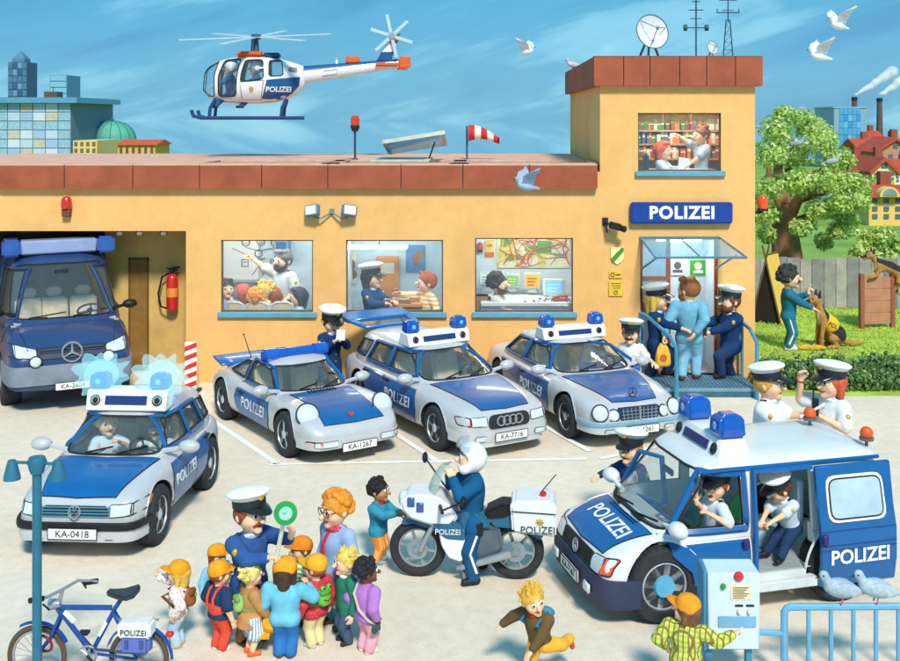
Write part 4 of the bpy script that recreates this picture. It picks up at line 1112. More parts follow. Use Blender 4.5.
def vw_badge(parent,c,nx,r,m=STEEL):
 mb=M(); ax=Vector(nx).normalized(); mb.torus(c,ax,r,r*.13,24,6); c0=Vector(c)
 u=(Vector((0,0,1))-ax*ax.z).normalized(); s=u.cross(ax)
 pt=lambda a,b:c0+s*a*r+u*b*r
 mb.tube([pt(-.35,.85),pt(0,.12),pt(.35,.85)],r*.09,5); mb.tube([pt(-.85,.35),pt(-.38,-.75),pt(0,.0),pt(.38,-.75),pt(.85,.35)],r*.09,5)
 return mb.build('emblem',m,parent)
def beacon_box(parent,x,y0,z,w,l=.34,m=WHITE,slope=0.0,h=.17,cup=None):
 """White roof unit with a dark sign between two loudspeakers and a blue lamp at each end."""
 mb=M(); mb.prism([(x+l*.55,z-.03),(x+l*.36,z+h),(x-l*.36,z+h),(x-l*.55,z-.03)],-w/2,w/2,'xz')
 o=mb.build('roof_unit',m,parent,bevel=.012)
 nx=Vector((h,0,l*.19)).normalized(); R=Matrix.Rotation(math.atan2(-nx.z,nx.x),3,'Y')
 fx=x+l*.455+.006; zc=z+h*.46
 mb=M(); mb.box((fx,0,zc),(.012,w*.52,h*.5),R=R); mb.build('display',mat((36,56,112),.25,var=.1,coat=.5),o)
 for s in(-1,1):
  mb=M(); c=Vector((fx,s*w*.385,zc)); mb.torus(c,nx,h*.27,.009,20,6); mb.lathe([(0,.0),(h*.16,0),(h*.1,.02),(0,.022)],c,nx,14); mb.torus(c+nx*.004,nx,h*.15,.006,16,5)
  mb.build('loudspeaker',INK,o)
 c=cup or .19
 for s in(-1,1):
  mb=M(); yy=s*(w/2-c*.62)
  mb.loft([[(x+sx*a,yy+sy*b,zz)for sx,sy in((-1,-1),(1,-1),(1,1),(-1,1))]for a,b,zz in((c*.62,c*.58,z+h-.004),(c*.58,c*.52,z+h+c*.75),(c*.4,c*.4,z+h+c))])
  bl=mb.build('beacon',BEACON,parent,bevel=.03,seg=3)
  mb=M(); mb.ell((x+c*.5,yy,z+h+c*.48),(c*.13,c*.26,c*.26)); mb.build('lamp_lens',mat((120,180,226),.1,var=.05),bl)
 return o
def plate(parent,t,bvh,y,z,w=.52,h=.115,x=None,name='number_plate'):
 hp_=cast(bvh,'+x',(y,z))if x is None else Vector((x,y,z))
 mb=M(); mb.box(hp_+Vector((.012,0,0)),(.02,w,h)); o=mb.build(name,[WHITE],parent,bevel=.006)
 mb=M();
 for a,b in(((-w/2,h/2),(w/2,h/2)),((-w/2,-h/2),(w/2,-h/2)),((-w/2,-h/2),(-w/2,h/2)),((w/2,-h/2),(w/2,h/2))):
  mb.tube([hp_+Vector((.02,a[0],a[1])),hp_+Vector((.02,b[0],b[1]))],.006,4)
 mb.build('plate_edge',INK,o)
 text(t,h*.86,INK,o,hp_+Vector((.023,0,-.003)),x=(0,1,0),ext=.003)
 return o
def finish_door(root,bvb,bvc,ax,lower,win,m,label=None,handle=None,txt=None,txt_at=None,tsize=.2,trim=.03,glassm=None,handle_m=None,tm=None,th=.012):
 """A door: skin panel, window frame, pane, handle and lettering on the side ax ('+y' or '-y')."""
 d=patch(bvb,lower,ax,th,.08).build('door',m,root,smooth=30)
 seam(bvb,lower,ax,.0075,off=th*.5).build('door_gap',INK,d)
 if win:
  fr=seam(bvc,inset(win,-trim*.55),ax,trim,off=0,step=.05); fr.build('window_frame',m,d,smooth=60)
  patch(bvc,inset(win,trim*.3),ax,.006,.1,off=-.014).build('window_pane',glassm or SHIELD,d)
  seam(bvc,inset(win,trim*.35),ax,.011,off=.004,step=.05).build('window_seal',INK,d)
 if handle:
  h=cast(bvb,ax,handle); sgn=1 if ax=='+y' else-1
  mb=M(); mb.box(h+Vector((0,sgn*.028,0)),(.15,.03,.035)); mb.build('handle',handle_m or BLACK,d,bevel=.008)
 if txt:
  sg=1 if ax=='+y' else-1
  p=cast(bvb,ax,txt_at)
  text(txt,tsize,tm or WHITE,d,p,x=(-sg,0,0),bvh=bvh_of(d.data),axis=(0,-sg,0),ext=.002,off=.002,shear=0,bold=.002,space=1.12)
 return d
def car(name,label,cat,spec,loc,rz,dims,group=None):
 root=empty(name,loc,rz,label,cat,group)
 L,Wd,Ht=dims
 paint=spec.get('paint',SILVER); side=spec.get('side','-y')
 sx,sy,sz=L,Wd,Ht
 X=lambda v:v*sx
 pl=lambda ps:[(p[0]*sx,p[1]*sz)for p in ps]
 pf=lambda ps:[(p[0]*sy,p[1]*sz)for p in ps]
 pt=lambda ps:[(p[0]*sx,p[1]*sy)for p in ps]
 st=[(x*sx,w*sy,zb*sz,zt*sz,c*sz)for x,w,zb,zt,c in spec['st']]
 lv=[(z*sz,xr*sx,xf*sx,w*sy)for z,xr,xf,w in spec['lv']]
 bm_=body_mesh(st,[paint]); bvb=bvh_of(bm_)
 cm=cabin_mesh(lv,[paint],spec.get('n',5),spec.get('bow',.1)*sx); bvc=bvh_of(cm)
 wr=spec['wr']; wy=spec.get('wy',.74)*sy
 cut=[]
 for wx in spec['wx']:
  for s in(-1,1):
   mb=M(); mb.lathe([(0,0),(wr*1.12,0),(wr*1.12,.6),(0,.6)],(wx*sx,s*(wy-.17),wr*1.02),(0,s,0),36); cut.append(mb.mesh('cut',WELL,smooth=0))
 x0,x1,yy,zf=spec['inside']
 mb=M(); mb.b2((x0*sx,-yy*sy,zf*sz),(x1*sx,yy*sy,3)); cut.append(mb.mesh('cut',spec.get('inm',DASH),smooth=0))
 for c in spec.get('cut',[]):cut.append(c)
 me=boolean(bm_,cut); me.shade_smooth(); me.set_sharp_from_angle(angle=rad(42))
 body=link('body',me,root)
 inner=cabin_mesh([(lv[0][0]-.1,)+lv[0][1:]]+lv[1:],[spec.get('inm',mat((196,194,186),.8))],spec.get('n',5),spec.get('bow',.1)*sx,shrink=.045)
 cut=[inner]
 wsh=pf(spec['shield']); cut.append(prism_me(wsh,spec['shield_x']*sx,4,'yz',[BLACK]))
 rear=spec.get('rear_win')
 if rear:cut.append(prism_me(pf(rear),-4,spec['rear_x']*sx,'yz',[BLACK]))
 wins=[pl(w)for w in spec['wins']]
 for w in wins:cut+=[prism_me(w,-3,-.013,'xz',[BLACK]),prism_me(w,.017,3,'xz',[BLACK])]
 for c in spec.get('ccut',[]):cut.append(c)
 me=boolean(cm,cut); me.shade_smooth(); me.set_sharp_from_angle(angle=rad(38))
 cab=link('cabin',me,root)
 patch(bvc,wsh,'+x',.006,.09,off=-.015).build('windscreen',spec.get('wglass',SHIELD),root)
 seam(bvc,wsh,'+x',.013,off=.003,step=.05).build('windscreen_seal',INK,root)
 if rear:patch(bvc,pf(rear),'-x',.006,.09,off=-.015).build('rear_window',SHIELD,root)
 for d in spec['doors']:
  for ax in('-y','+y'):
   if d.get('only')and d['only']!=ax:continue
   finish_door(root,bvb,bvc,ax,pl(d['low']),pl(d['win'])if d.get('win')else None,d.get('m',POLBLUE),handle=tuple(a*b for a,b in zip(d['handle'],(sx,sz)))if d.get('handle')else None,txt=d.get('txt'),txt_at=tuple(a*b for a,b in zip(d['tat'],(sx,sz)))if d.get('txt')else None,tsize=d.get('ts',.2)*sx,trim=d.get('trim',.028))
 for q in spec.get('quarter',[]):
  for ax in('-y','+y'):
   p=patch(bvc,pl(q),ax,.006,.1,off=-.012).build('quarter_window',SHIELD,root); seam(bvc,pl(q),ax,.012,off=.003,step=.05).build('window_seal',INK,p)
 if spec.get('hood'):
  hd=patch(bvb,pt(spec['hood']),'+z',.010,.08).build('bonnet',POLBLUE if spec.get('hoodm')is None else spec['hoodm'],root,smooth=30)
  seam(bvb,pt(spec['hood']),'+z',.0075,off=.005).build('bonnet_gap',INK,hd)
 for ln in spec.get('lines',[]):seam(bvb,pl(ln),side,.006,closed=False).build('panel_gap',INK,body)
 for ln in spec.get('zlines',[]):seam(bvb,pt(ln),'+z',.006,closed=False).build('panel_gap',INK,body)
 for poly,m,nm in spec['front']:
  for s in((1,-1)if nm not in('grille','bumper_strip','air_intake','bumper')else(1,)):
   q=[(a*s,b)for a,b in pf(poly)]
   if s<0:q=q[::-1]
   o=patch(bvb,q,'+x',.058 if max(p[1]for p in q)<.44*sz else .016,.07).build(nm,m,root,bevel=0,smooth=30)
   seam(bvb,q,'+x',.007,off=.05 if max(p[1]for p in q)<.44*sz else .01,step=.05).build('edge',INK,o)
 for poly,m,nm in spec.get('rearp',[]):
  for s in(1,-1):
   q=[(a*s,b)for a,b in pf(poly)]; patch(bvb,q if s>0 else q[::-1],'-x',.016,.07).build(nm,m,root,smooth=30)
 for poly,m,nm in spec.get('sidep',[]):
  for ax in('+y','-y'):patch(bvb,pl(poly),ax,.014,.07).build(nm,m,root,smooth=30)
 for wx in spec['wx']:
  for s in(-1,1):
   arc=[(wx*sx+math.cos(t)*wr*1.15,wr*1.02+math.sin(t)*wr*1.15)for t in[PI*(.02+.96*i/18)for i in range(19)]]
   mb=seam(bvb,arc,'+y' if s>0 else '-y',.012,closed=False,off=.0)
   if mb.v:mb.build('arch_trim',spec.get('arch',paint),body)
   wheel(root,wx*sx,s*wy,wr,spec.get('ww',.2),spec.get('spokes',5),steer=spec.get('steer',0)if wx>0 else 0,hub=spec.get('hub'))
 mx,my,mz=spec['mirror']
 for s in(-1,1):
  mb=M(); c=Vector((mx*sx,s*(my*sy+.11),mz*sz+.03)); mb.ell(c,(.085,.125,.075)); mb.tube([(mx*sx,s*(my*sy-.2),mz*sz-.03),c],[.03,.025],6)
  mb.build('wing_mirror',spec.get('mirm',paint),root)
 zb=min(p[1]for p in wsh)
 for y0,y1 in spec.get('wipers',((-.32,.02),(.1,.46))):
  mb=M(); a=cast(bvc,'+x',(y0*sy,zb+.015)); b=cast(bvc,'+x',(y1*sy,zb+.075*sz))
  if a and b:mb.tube([a+Vector((.03,0,0)),b+Vector((.028,0,.0))],.011,5); mb.tube([a+Vector((.03,0,-.01)),(a+b)/2+Vector((.07,0,-.03))],.014,5); mb.build('wiper',BLACK,root)
 for(x,y,z)in spec.get('seats',[]):seat(root,x*sx,y*sy,z*sz,spec.get('seatm',SEATM),spec.get('ss',.95))
 if spec.get('steer_at'):
  x,y,z=spec['steer_at']; steering(root,x*sx,y*sy,z*sz,spec.get('stilt',-60),spec.get('sr',.165))
 if spec.get('dash'):
  a,b=spec['dash']; mb=M(); mb.b2((a[0]*sx,a[1]*sy,a[2]*sz),(b[0]*sx,b[1]*sy,b[2]*sz)); mb.build('dashboard',DASH,root,bevel=.04,seg=2)
 x,z=spec.get('rvm',(.1,1.24)); mb=M(); mb.box((x*sx,0,z*sz),(.03,.22,.07)); mb.build('rear_view_mirror',INK,root,bevel=.012)
 if spec.get('unit'):u=spec['unit']; beacon_box(root,u[0]*sx,0,u[1]*sz,u[2]*sy,**(u[3]if len(u)>3 else{}))
 return root,bvb,bvc,(sx,sy,sz)
LAMPP=lambda y0,y1,z0,z1,sk=.02:smooth_poly([(y0,z0),(y1,z0+sk),(y1,z1),(y0,z1-sk*.2)],1)
def saloon(**kw):
 d=dict(st=[(-2.1,.55,.38,.70,.0),(-2.04,.70,.24,.84,.01),(-1.7,.80,.2,.92,.02),(-1.0,.84,.2,.93,.02),(0,.85,.2,.93,.02),(.75,.845,.2,.92,.02),(1.1,.83,.2,.87,.025),(1.6,.80,.2,.79,.03),(1.95,.74,.22,.70,.02),(2.08,.62,.28,.60,.01),(2.11,.5,.34,.52,0)],lv=[(.86,-1.62,.98,.76),(.95,-1.52,.86,.745),(1.28,-1.0,.22,.6),(1.34,-.93,.12,.56),(1.385,-.84,.0,.48),(1.41,-.6,-.2,.3)],wr=.31,wx=(1.3,-1.28),wy=.70,inside=(-1.2,.72,.66,.42),shield=smooth_poly([(-.64,.95),(.64,.95),(.52,1.295),(-.52,1.295)],1),shield_x=-.2,wins=[[(-.30,.98),(.52,.98),(.16,1.27),(-.28,1.29)],[(-1.12,.98),(-.38,.98),(-.36,1.29),(-.86,1.26)]],rear_win=smooth_poly([(-.56,.98),(.56,.98),(.46,1.24),(-.46,1.24)],1),rear_x=-.95,doors=[dict(low=[(-.35,.27),(.72,.27),(.80,.5),(.72,.90),(-.35,.90)],win=[(-.30,.98),(.52,.98),(.16,1.27),(-.28,1.29)],handle=(-.22,.78),txt='POLIZEI',tat=(.18,.58),ts=.225),dict(low=[(-.89,.30),(-.36,.27),(-.36,.90),(-1.15,.90),(-1.02,.6)],win=[(-1.12,.98),(-.38,.98),(-.36,1.29),(-.86,1.26)],handle=(-.98,.8))],hood=[(.86,-.58),(1.84,-.36),(1.90,0),(1.84,.36),(.86,.58),(.92,0)],front=[(LAMPP(.36,.66,.52,.64),LAMP,'headlight')],mirror=(.62,.8,.96),seats=[(-.15,.34,.42),(-.15,-.34,.42),(-.74,.34,.40),(-.74,-.34,.40)],steer_at=(.42,.34,.93),dash=((.5,-.68,.5),(.86,.68,.9)),unit=(-.15,1.385,1.0),sidep=[],rearp=[(((.5,.62),(.74,.62),(.72,.82),(.5,.82)),mat((176,34,28),.25,coat=.5),'tail_light')])
 d.update(kw); return d

 # ---------------------------------------------------------------- the parked cars
def round_lamp(root,c,nx,r,m=None,ring=None):
 mb=M(); ax=Vector(nx).normalized(); mb.lathe([(0,-.06),(r*1.02,-.06),(r*1.02,.0),(r*.85,r*.22),(r*.45,r*.36),(0,r*.4)],c,ax,26); o=mb.build('headlight',m or LAMP,root)
 mb=M(); mb.torus(c,ax,r*1.04,.012,28,6); mb.build('lamp_ring',ring or INK,o); return o
sp=saloon(st=[(-2.08,.5,.4,.58,0),(-2.0,.72,.3,.74,.01),(-1.6,.88,.22,.90,.03),(-1.1,.9,.2,.96,.03),(-.4,.85,.2,.88,.02),(.4,.84,.2,.88,.02),(.8,.85,.2,.89,.02),(1.2,.89,.2,.90,-.03),(1.6,.86,.2,.84,-.05),(1.9,.79,.22,.72,-.03),(2.06,.68,.25,.58,0),(2.1,.52,.3,.48,0)],lv=[(.80,-1.98,.95,.74),(.9,-1.75,.8,.73),(1.06,-1.3,.55,.68),(1.2,-.95,.32,.62),(1.28,-.75,.18,.57),(1.34,-.62,.06,.47),(1.37,-.5,-.1,.3)],n=4.2,bow=.16,wins=[[(-.42,.93),(.5,.93),(.14,1.2),(-.06,1.26),(-.42,1.27)],[(-1.2,.96),(-.52,.94),(-.5,1.24),(-.78,1.2)]],shield=smooth_poly([(-.63,.92),(.63,.92),(.52,1.25),(-.52,1.25)],1),rear_win=smooth_poly([(-.5,1.0),(.5,1.0),(.44,1.22),(-.44,1.22)],1),rear_x=-.75,wx=(1.28,-1.22),wr=.305,wy=.74,ww=.22,hub=None,inside=(-1.0,.68,.62,.40),doors=[dict(low=[(-.5,.3),(.62,.28),(.72,.5),(.62,.87),(-.55,.87),(-.62,.6)],win=[(-.42,.93),(.5,.93),(.14,1.2),(-.06,1.26),(-.42,1.27)],handle=(-.38,.72),txt='POLIZEI',tat=(.1,.55),ts=.235)],quarter=[[(-1.2,.96),(-.52,.94),(-.5,1.24),(-.78,1.2)]],hood=[(.80,-.52),(1.5,-.46),(1.97,-.50),(1.99,0),(1.97,.50),(1.5,.46),(.80,.52),(.84,0)],front=[(smooth_poly([(.36,.33),(.70,.33),(.70,.42),(.36,.42)],1),LAMP,'driving_light'),(smooth_poly([(.60,.325),(.78,.325),(.78,.425),(.60,.425)],1),AMBER,'indicator'),([(-.66,.20),(.66,.20),(.66,.23),(-.66,.23)],BLACK,'air_intake')],seats=[(-.2,.33,.38),(-.2,-.33,.38)],steer_at=(.36,.34,.90),dash=((.42,-.66,.5),(.78,.66,.86)),mirror=(.55,.78,.93),unit=None,rvm=(.08,1.2),spokes=5)
r_,bb,bc,(sx,sy,sz)=car('police_sports_car','silver and blue police sports car with round headlights and a rear spoiler','car',sp,(-2.723,16.473,0),-.974,(.914,.90,.80),'police cars in the marked bays')
for s in(-1,1):round_lamp(r_,(1.70*sx,s*.64*sy,.78*sz),(1,s*.12,.55),.155)
ubar(bb,.36*sz,.6,-38,38,.08,.13,.035).build('bumper',SILVER,r_)
plate(r_,'KA-1267',bb,0,.285*sz,x=2.13*sx)
mb=M(); mb.tube([(-.12*sx,-.52,1.40*sz),(-.12*sx,.52,1.40*sz)],.082,12); o=mb.build('light_bar',BEACON,r_,smooth=50)
for s in(-1,1):
 mb=M(); mb.tube([(-.12*sx,s*.50,1.4*sz),(-.12*sx,s*.30,1.4*sz)],.098,14); mb.build('beacon',mat((24,92,190),.1,var=.1,coat=.9),o)
 mb=M(); mb.box((-.12*sx,s*.34,1.345*sz),(.14,.06,.08)); mb.build('mount',INK,o)
mb=M(); mb.loft([[(x*sx,y*sy,z*sz)for x,z in((-1.62,.96),(-1.98,1.04),(-2.05,1.04),(-2.05,1.01),(-1.98,.99),(-1.62,.91))]for y in(-.70,-.5,0,.5,.70)])
sp_=mb.build('spoiler',mat((28,98,168),.35,coat=.4),r_,bevel=.01)
for s in(-1,1):mb=M(); mb.box((-1.72*sx,s*.5*sy,.88*sz),(.12,.05,.18)); mb.build('strut',SILVER,sp_)
mb=M(); mb.tube([(-.9*sx,-.45*sy,1.2*sz),(-1.1*sx,-.5*sy,1.2*sz+.32)],[.009,.006],6); mb.ell((-1.1*sx,-.5*sy,1.2*sz+.33),.014); mb.build('aerial',INK,r_)
mb=M(); h=cast(bb,'+z',(1.86*sx,0)); mb.prism([(0,-.055),(.04,-.01),(.045,.045),(0,.055),(-.045,.045),(-.04,-.01)],0,.014,'xy')
for i,v in enumerate(mb.v):mb.v[i]=h+Vector((-.35*v.y-.0,v.x,.02+v.y*.8*.6))+Vector((.5,0,.85))*v.z
mb.build('crest',mat((186,60,40),.4,var=.3,scale=40),r_)
mb=M();
for i in range(9):mb.box((.86*sx+.01,(-.2+.05*i),.905*sz),(.10,.022,.03))
mb.build('air_vent',INK,r_)
hatch_lv=[(.86,-1.98,.98,.76),(.95,-1.95,.86,.745),(1.28,-1.72,.22,.62),(1.34,-1.66,.12,.58),(1.385,-1.55,.0,.48),(1.41,-1.2,-.2,.3)]
est_st=[(-2.08,.6,.36,.76,0),(-2.02,.76,.26,.92,0),(-1.7,.81,.2,.94,.02),(-1.0,.84,.2,.93,.02),(0,.85,.2,.93,.02),(.75,.845,.2,.92,.02),(1.1,.83,.2,.89,.025),(1.6,.80,.2,.83,.03),(1.95,.75,.22,.76,.02),(2.08,.67,.26,.68,.01),(2.12,.55,.3,.6,0)]
au=saloon(st=est_st,lv=hatch_lv,inside=(-1.85,.72,.68,.42),wins=[[(-.28,.98),(.52,.98),(.16,1.27),(-.26,1.29)],[(-1.05,.98),(-.36,.98),(-.34,1.29),(-.95,1.28)],[(-1.72,1.0),(-1.18,.99),(-1.08,1.27),(-1.55,1.24)]],quarter=[[(-1.72,1.0),(-1.18,.99),(-1.08,1.27),(-1.55,1.24)]],rear_win=[(-.6,.9),(.6,.9),(.5,1.3),(-.5,1.3)],rear_x=-1.5,doors=[dict(low=[(-.33,.27),(.72,.27),(.80,.5),(.72,.91),(-.33,.91)],win=[(-.28,.98),(.52,.98),(.16,1.27),(-.26,1.29)],handle=(-.2,.8),txt='POLIZEI',tat=(.2,.58),ts=.225),dict(low=[(-.86,.30),(-.34,.27),(-.34,.91),(-1.12,.91),(-1.02,.6)],win=[(-1.05,.98),(-.36,.98),(-.34,1.29),(-.95,1.28)],handle=(-.98,.8))],hood=[(.84,-.60),(1.5,-.5),(2.0,-.40),(2.03,0),(2.0,.40),(1.5,.5),(.84,.60),(.94,0)],front=[(LAMPP(.37,.62,.52,.66),LAMP,'headlight'),(smooth_poly([(.61,.54),(.745,.55),(.745,.665),(.61,.66)],1),AMBER,'indicator'),(smooth_poly([(-.35,.47),(.35,.47),(.33,.665),(-.33,.665)],2),INK,'grille'),([(-.68,.2),(.68,.2),(.68,.27),(-.68,.27)],SILVER,'air_intake'),(smooth_poly([(.42,.31),(.58,.31),(.58,.38),(.42,.38)],1),LAMP,'fog_light')],unit=(-.12,1.385,1.12,dict(h=.16)))
r_,bb,bc,(sx,sy,sz)=car('police_estate_car','silver and blue police estate car with its blue tailgate raised','car',au,(-.64,16.83,0),-1.03,(.955,.95,.885),'police cars in the marked bays')
ubar(bb,.36*sz,.6,-36,36,.08,.15,.035).build('bumper',SILVER,r_)
plate(r_,'KA-7716',bb,0,.345*sz,x=2.17*sx)
c=cast(bb,'+x',(0,.575*sz)); mb=M()
for i in range(4):mb.torus(c+Vector((.028,(i-1.5)*.095,0)),(1,0,.1),.06,.011,22,6)
mb.build('emblem',STEEL,r_)
mb=M(); H0=Vector((-1.62*sx,0,1.36*sz)); ca,sa=math.cos(rad(168)),math.sin(rad(168))
T=empty('tailgate',H0,0); T.parent=r_; T.rotation_euler=(0,rad(5),0); TB=mat((30,106,176),.35,var=.08,coat=.4)
mb=M(); fr=[(0,-.50),(-.42,-.58),(-.86,-.60),(-.86,.60),(-.42,.58),(0,.50)]
hole=[(-.08,-.38),(-.44,-.46),(-.44,.46),(-.08,.38)]
mb.prism([(0,-.50),(-.5,-.6),(-.5,-.46),(-.08,-.40),(-.08,.40),(-.5,.46),(-.5,.6),(0,.5)],0,.05,'xy'); mb.prism([(-.47,-.6),(-.95,-.62),(-.95,.62),(-.47,.6)],-.01,.06,'xy')
mb.build('tailgate_shell',TB,T,bevel=.015)
mb=M(); mb.prism(hole,.012,.02,'xy'); mb.build('tailgate_glass',SHIELD,T)
for s in(-1,1):mb=M(); mb.b2((-.96,s*.44,-.02),(-.62,s*.63,.03)); mb.build('tail_light',mat((206,70,34),.25,coat=.5),T,bevel=.012)
mb=M(); mb.tube([(-.46,.0,-.012),(-.2,-.1,-.02),(-.12,-.2,-.015)],.012,5); mb.build('wiper',BLACK,T)
mb=M(); mb.tube([(-.1*sx,-.4,1.42*sz),(-.5*sx,-.42,1.42*sz+.34)],.007,5); mb.build('aerial',INK,r_)
me_=saloon(bow=.12,hood=[(.86,-.62),(1.4,-.52),(1.97,-.36),(2.0,0),(1.97,.36),(1.4,.52),(.86,.62),(.96,0)],st=[(-2.1,.55,.38,.76,.0),(-2.04,.70,.24,.88,.01),(-1.7,.80,.2,.94,.02),(-1.0,.84,.2,.94,.02),(0,.85,.2,.93,.02),(.75,.845,.2,.92,.02),(1.1,.83,.2,.89,.03),(1.6,.80,.2,.82,.04),(1.95,.75,.22,.74,.03),(2.09,.66,.26,.64,.01),(2.13,.54,.3,.56,0)],front=[(smooth_poly([(-.30,.47),(.30,.47),(.34,.66),(-.34,.66)],1),mat((38,52,84),.3),'grille'),(smooth_poly([(.40,.285),(.56,.285),(.56,.345),(.40,.345)],1),LAMP,'fog_light')],unit=(-.12,1.385,1.12,dict(h=.15)))
me_['doors'][0]=dict(me_['doors'][0]); me_['doors'][0].update(only='-y',ts=.22)
r_,bb,bc,(sx,sy,sz)=car('police_limousine','silver and blue police limousine with oval headlights and a star on its bonnet','car',me_,(1.492,17.45,0),-1.2,(.98,.98,.86),'police cars in the marked bays')
ubar(bb,.37*sz,.6,-36,36,.08,.17,.035).build('bumper',SILVER,r_)
ubar(bb,.425*sz,.6,-36,36,.03,.05,.05).build('bumper_strip',mat((120,168,196),.4),r_)
for s in(-1,1):
 for y,rr,z in((.60,.112,.60),(.405,.08,.555)):
  c=cast(bb,'+x',(s*y*sy,z*sz)); round_lamp(r_,c+Vector((-.01,0,0)),(1,s*.25,.35),rr)
g0=cast(bb,'+x',(0,.56*sz)); mb=M()
for i in range(-4,5):mb.tube([g0+Vector((.03,i*.062,-.075)),g0+Vector((.012,i*.066,.085))],.006,4)
for i in(-1,0,1):mb.tube([g0+Vector((.024-.006*i,-.29,i*.045)),g0+Vector((.024-.006*i,.29,i*.045))],.005,4)
mb.tube([g0+Vector((.035,0,-.085)),g0+Vector((.018,0,.1))],.016,6); mb.build('grille_bars',STEEL,r_)
star(r_,cast(bb,'+z',(1.93*sx,0))+Vector((0,0,.085)),(1,0,.1),.062,INK)
plate(r_,'KA-1261',bb,.02,.315*sz,x=2.175*sx)
od=empty('open_door',(.66*sx,.84*sy,0)); od.parent=r_; od.rotation_euler=(0,0,rad(48))
mb=M(); mb.prism([(0,.27*sz),(-1.0*sx,.27*sz),(-1.02*sx,.9*sz),(0,.9*sz)],0,.06,'xz'); mb.build('door_panel',POLBLUE,od,bevel=.02)
mb=M(); mb.tube([(-.02,.03,.88*sz),(-.16*sx,.02,1.02*sz),(-.48*sx,-.05,1.27*sz),(-.9*sx,-.06,1.3*sz),(-1.0*sx,.03,.9*sz)],.026,6); mb.build('window_frame',POLBLUE,od)
mb=M(); mb.prism([(-.05,.9*sz),(-.48*sx,1.25*sz),(-.88*sx,1.28*sz),(-.97*sx,.9*sz)],.0,.008,'xz'); mb.build('window_pane',SHIELD,od)
mb=M(); mb.ell((-.12,.1,.98*sz),(.06,.11,.075)); mb.build('wing_mirror',SILVER,od)
mb=M(); mb.box((-.9*sx,-.02,.76*sz),(.13,.03,.03)); mb.build('handle',BLACK,od)
vw=saloon(st=est_st,lv=hatch_lv,inside=au['inside'],wins=au['wins'],quarter=au['quarter'],rear_win=smooth_poly([(-.58,.98),(.58,.98),(.48,1.26),(-.48,1.26)],1),rear_x=-1.5,doors=[dict(au['doors'][0],txt='POLIZEI',ts=.26,tat=(.2,.6)),au['doors'][1]],wr=.315,side='+y',hood=[(.80,-.66),(1.5,-.55),(2.0,-.46),(2.03,0),(2.0,.46),(1.5,.55),(.80,.66),(.92,0)],front=[(LAMPP(.42,.68,.53,.67),LAMP,'headlight'),(smooth_poly([(.66,.55),(.79,.56),(.79,.68),(.66,.67)],1),AMBER,'indicator'),(smooth_poly([(-.40,.535),(.40,.535),(.38,.65),(-.38,.65)],1),mat((24,62,84),.4),'grille'),([(.38,.235),(.56,.235),(.56,.28),(.38,.28)],LAMP,'fog_light')],mirror=(.6,.86,.98),unit=(-.1,1.385,1.1,dict(h=.2)),ww=.22)
vw['seats']=[(-.35,.34,.36),(-.35,-.34,.36),(-1.0,.34,.40),(-1.0,-.34,.40)]
vwr,bb,bc,(sx,sy,sz)=car('police_estate_car','silver and blue police estate car with flashing roof beacons and two officers in front','car',vw,(-4.133,12.95,0),-1.63,(.70,.87,.9))
VWS=(sx,sy,sz)
ubar(bb,.36*sz,.5,-42,42,.08,.2,.04,sx=.9).build('bumper',SILVER,vwr)
ubar(bb,.43*sz,.5,-43,43,.05,.075,.06,sx=.9).build('bumper_strip',BLACK,vwr)
plate(vwr,'KA-0418',bb,0,.36*sz,x=2.2*sx)
c=cast(bb,'+x',(0,.593*sz)); vw_badge(vwr,c+Vector((.03,0,0)),(1,0,.25),.062)
mb=M()
for i in range(4):mb.tube([c+Vector((.016,-.38,-.05+.032*i)),c+Vector((.02,0,-.05+.032*i)),c+Vector((.016,.38,-.05+.032*i))],.006,4)
mb.build('grille_bars',mat((90,150,170),.4),vwr)
BURST=bpy.data.materials.new('glow_shell'); BURST.use_nodes=True
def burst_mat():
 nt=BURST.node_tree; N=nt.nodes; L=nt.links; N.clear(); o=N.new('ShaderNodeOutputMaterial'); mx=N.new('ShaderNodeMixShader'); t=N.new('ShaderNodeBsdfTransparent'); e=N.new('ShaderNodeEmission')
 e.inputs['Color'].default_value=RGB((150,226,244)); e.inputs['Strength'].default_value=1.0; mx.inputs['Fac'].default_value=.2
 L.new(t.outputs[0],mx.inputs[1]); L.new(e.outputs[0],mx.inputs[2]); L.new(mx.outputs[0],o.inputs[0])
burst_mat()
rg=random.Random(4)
for ch in[c for c in vwr.children if c.name.startswith('beacon')]:  # star-shaped translucent shells model the glow around each beacon
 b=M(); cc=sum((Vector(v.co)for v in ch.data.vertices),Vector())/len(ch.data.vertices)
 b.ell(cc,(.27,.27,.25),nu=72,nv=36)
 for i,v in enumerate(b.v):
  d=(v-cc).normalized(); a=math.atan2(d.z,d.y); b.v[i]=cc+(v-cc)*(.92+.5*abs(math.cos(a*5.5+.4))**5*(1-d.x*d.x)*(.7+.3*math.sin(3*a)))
 b.build('glow_shell',BURST,ch,smooth=80)
 b=M(); b.ell(cc+Vector((0,0,.03)),(.2,.2,.18),nu=16,nv=10); b.build('glow_shell',BURST,ch)

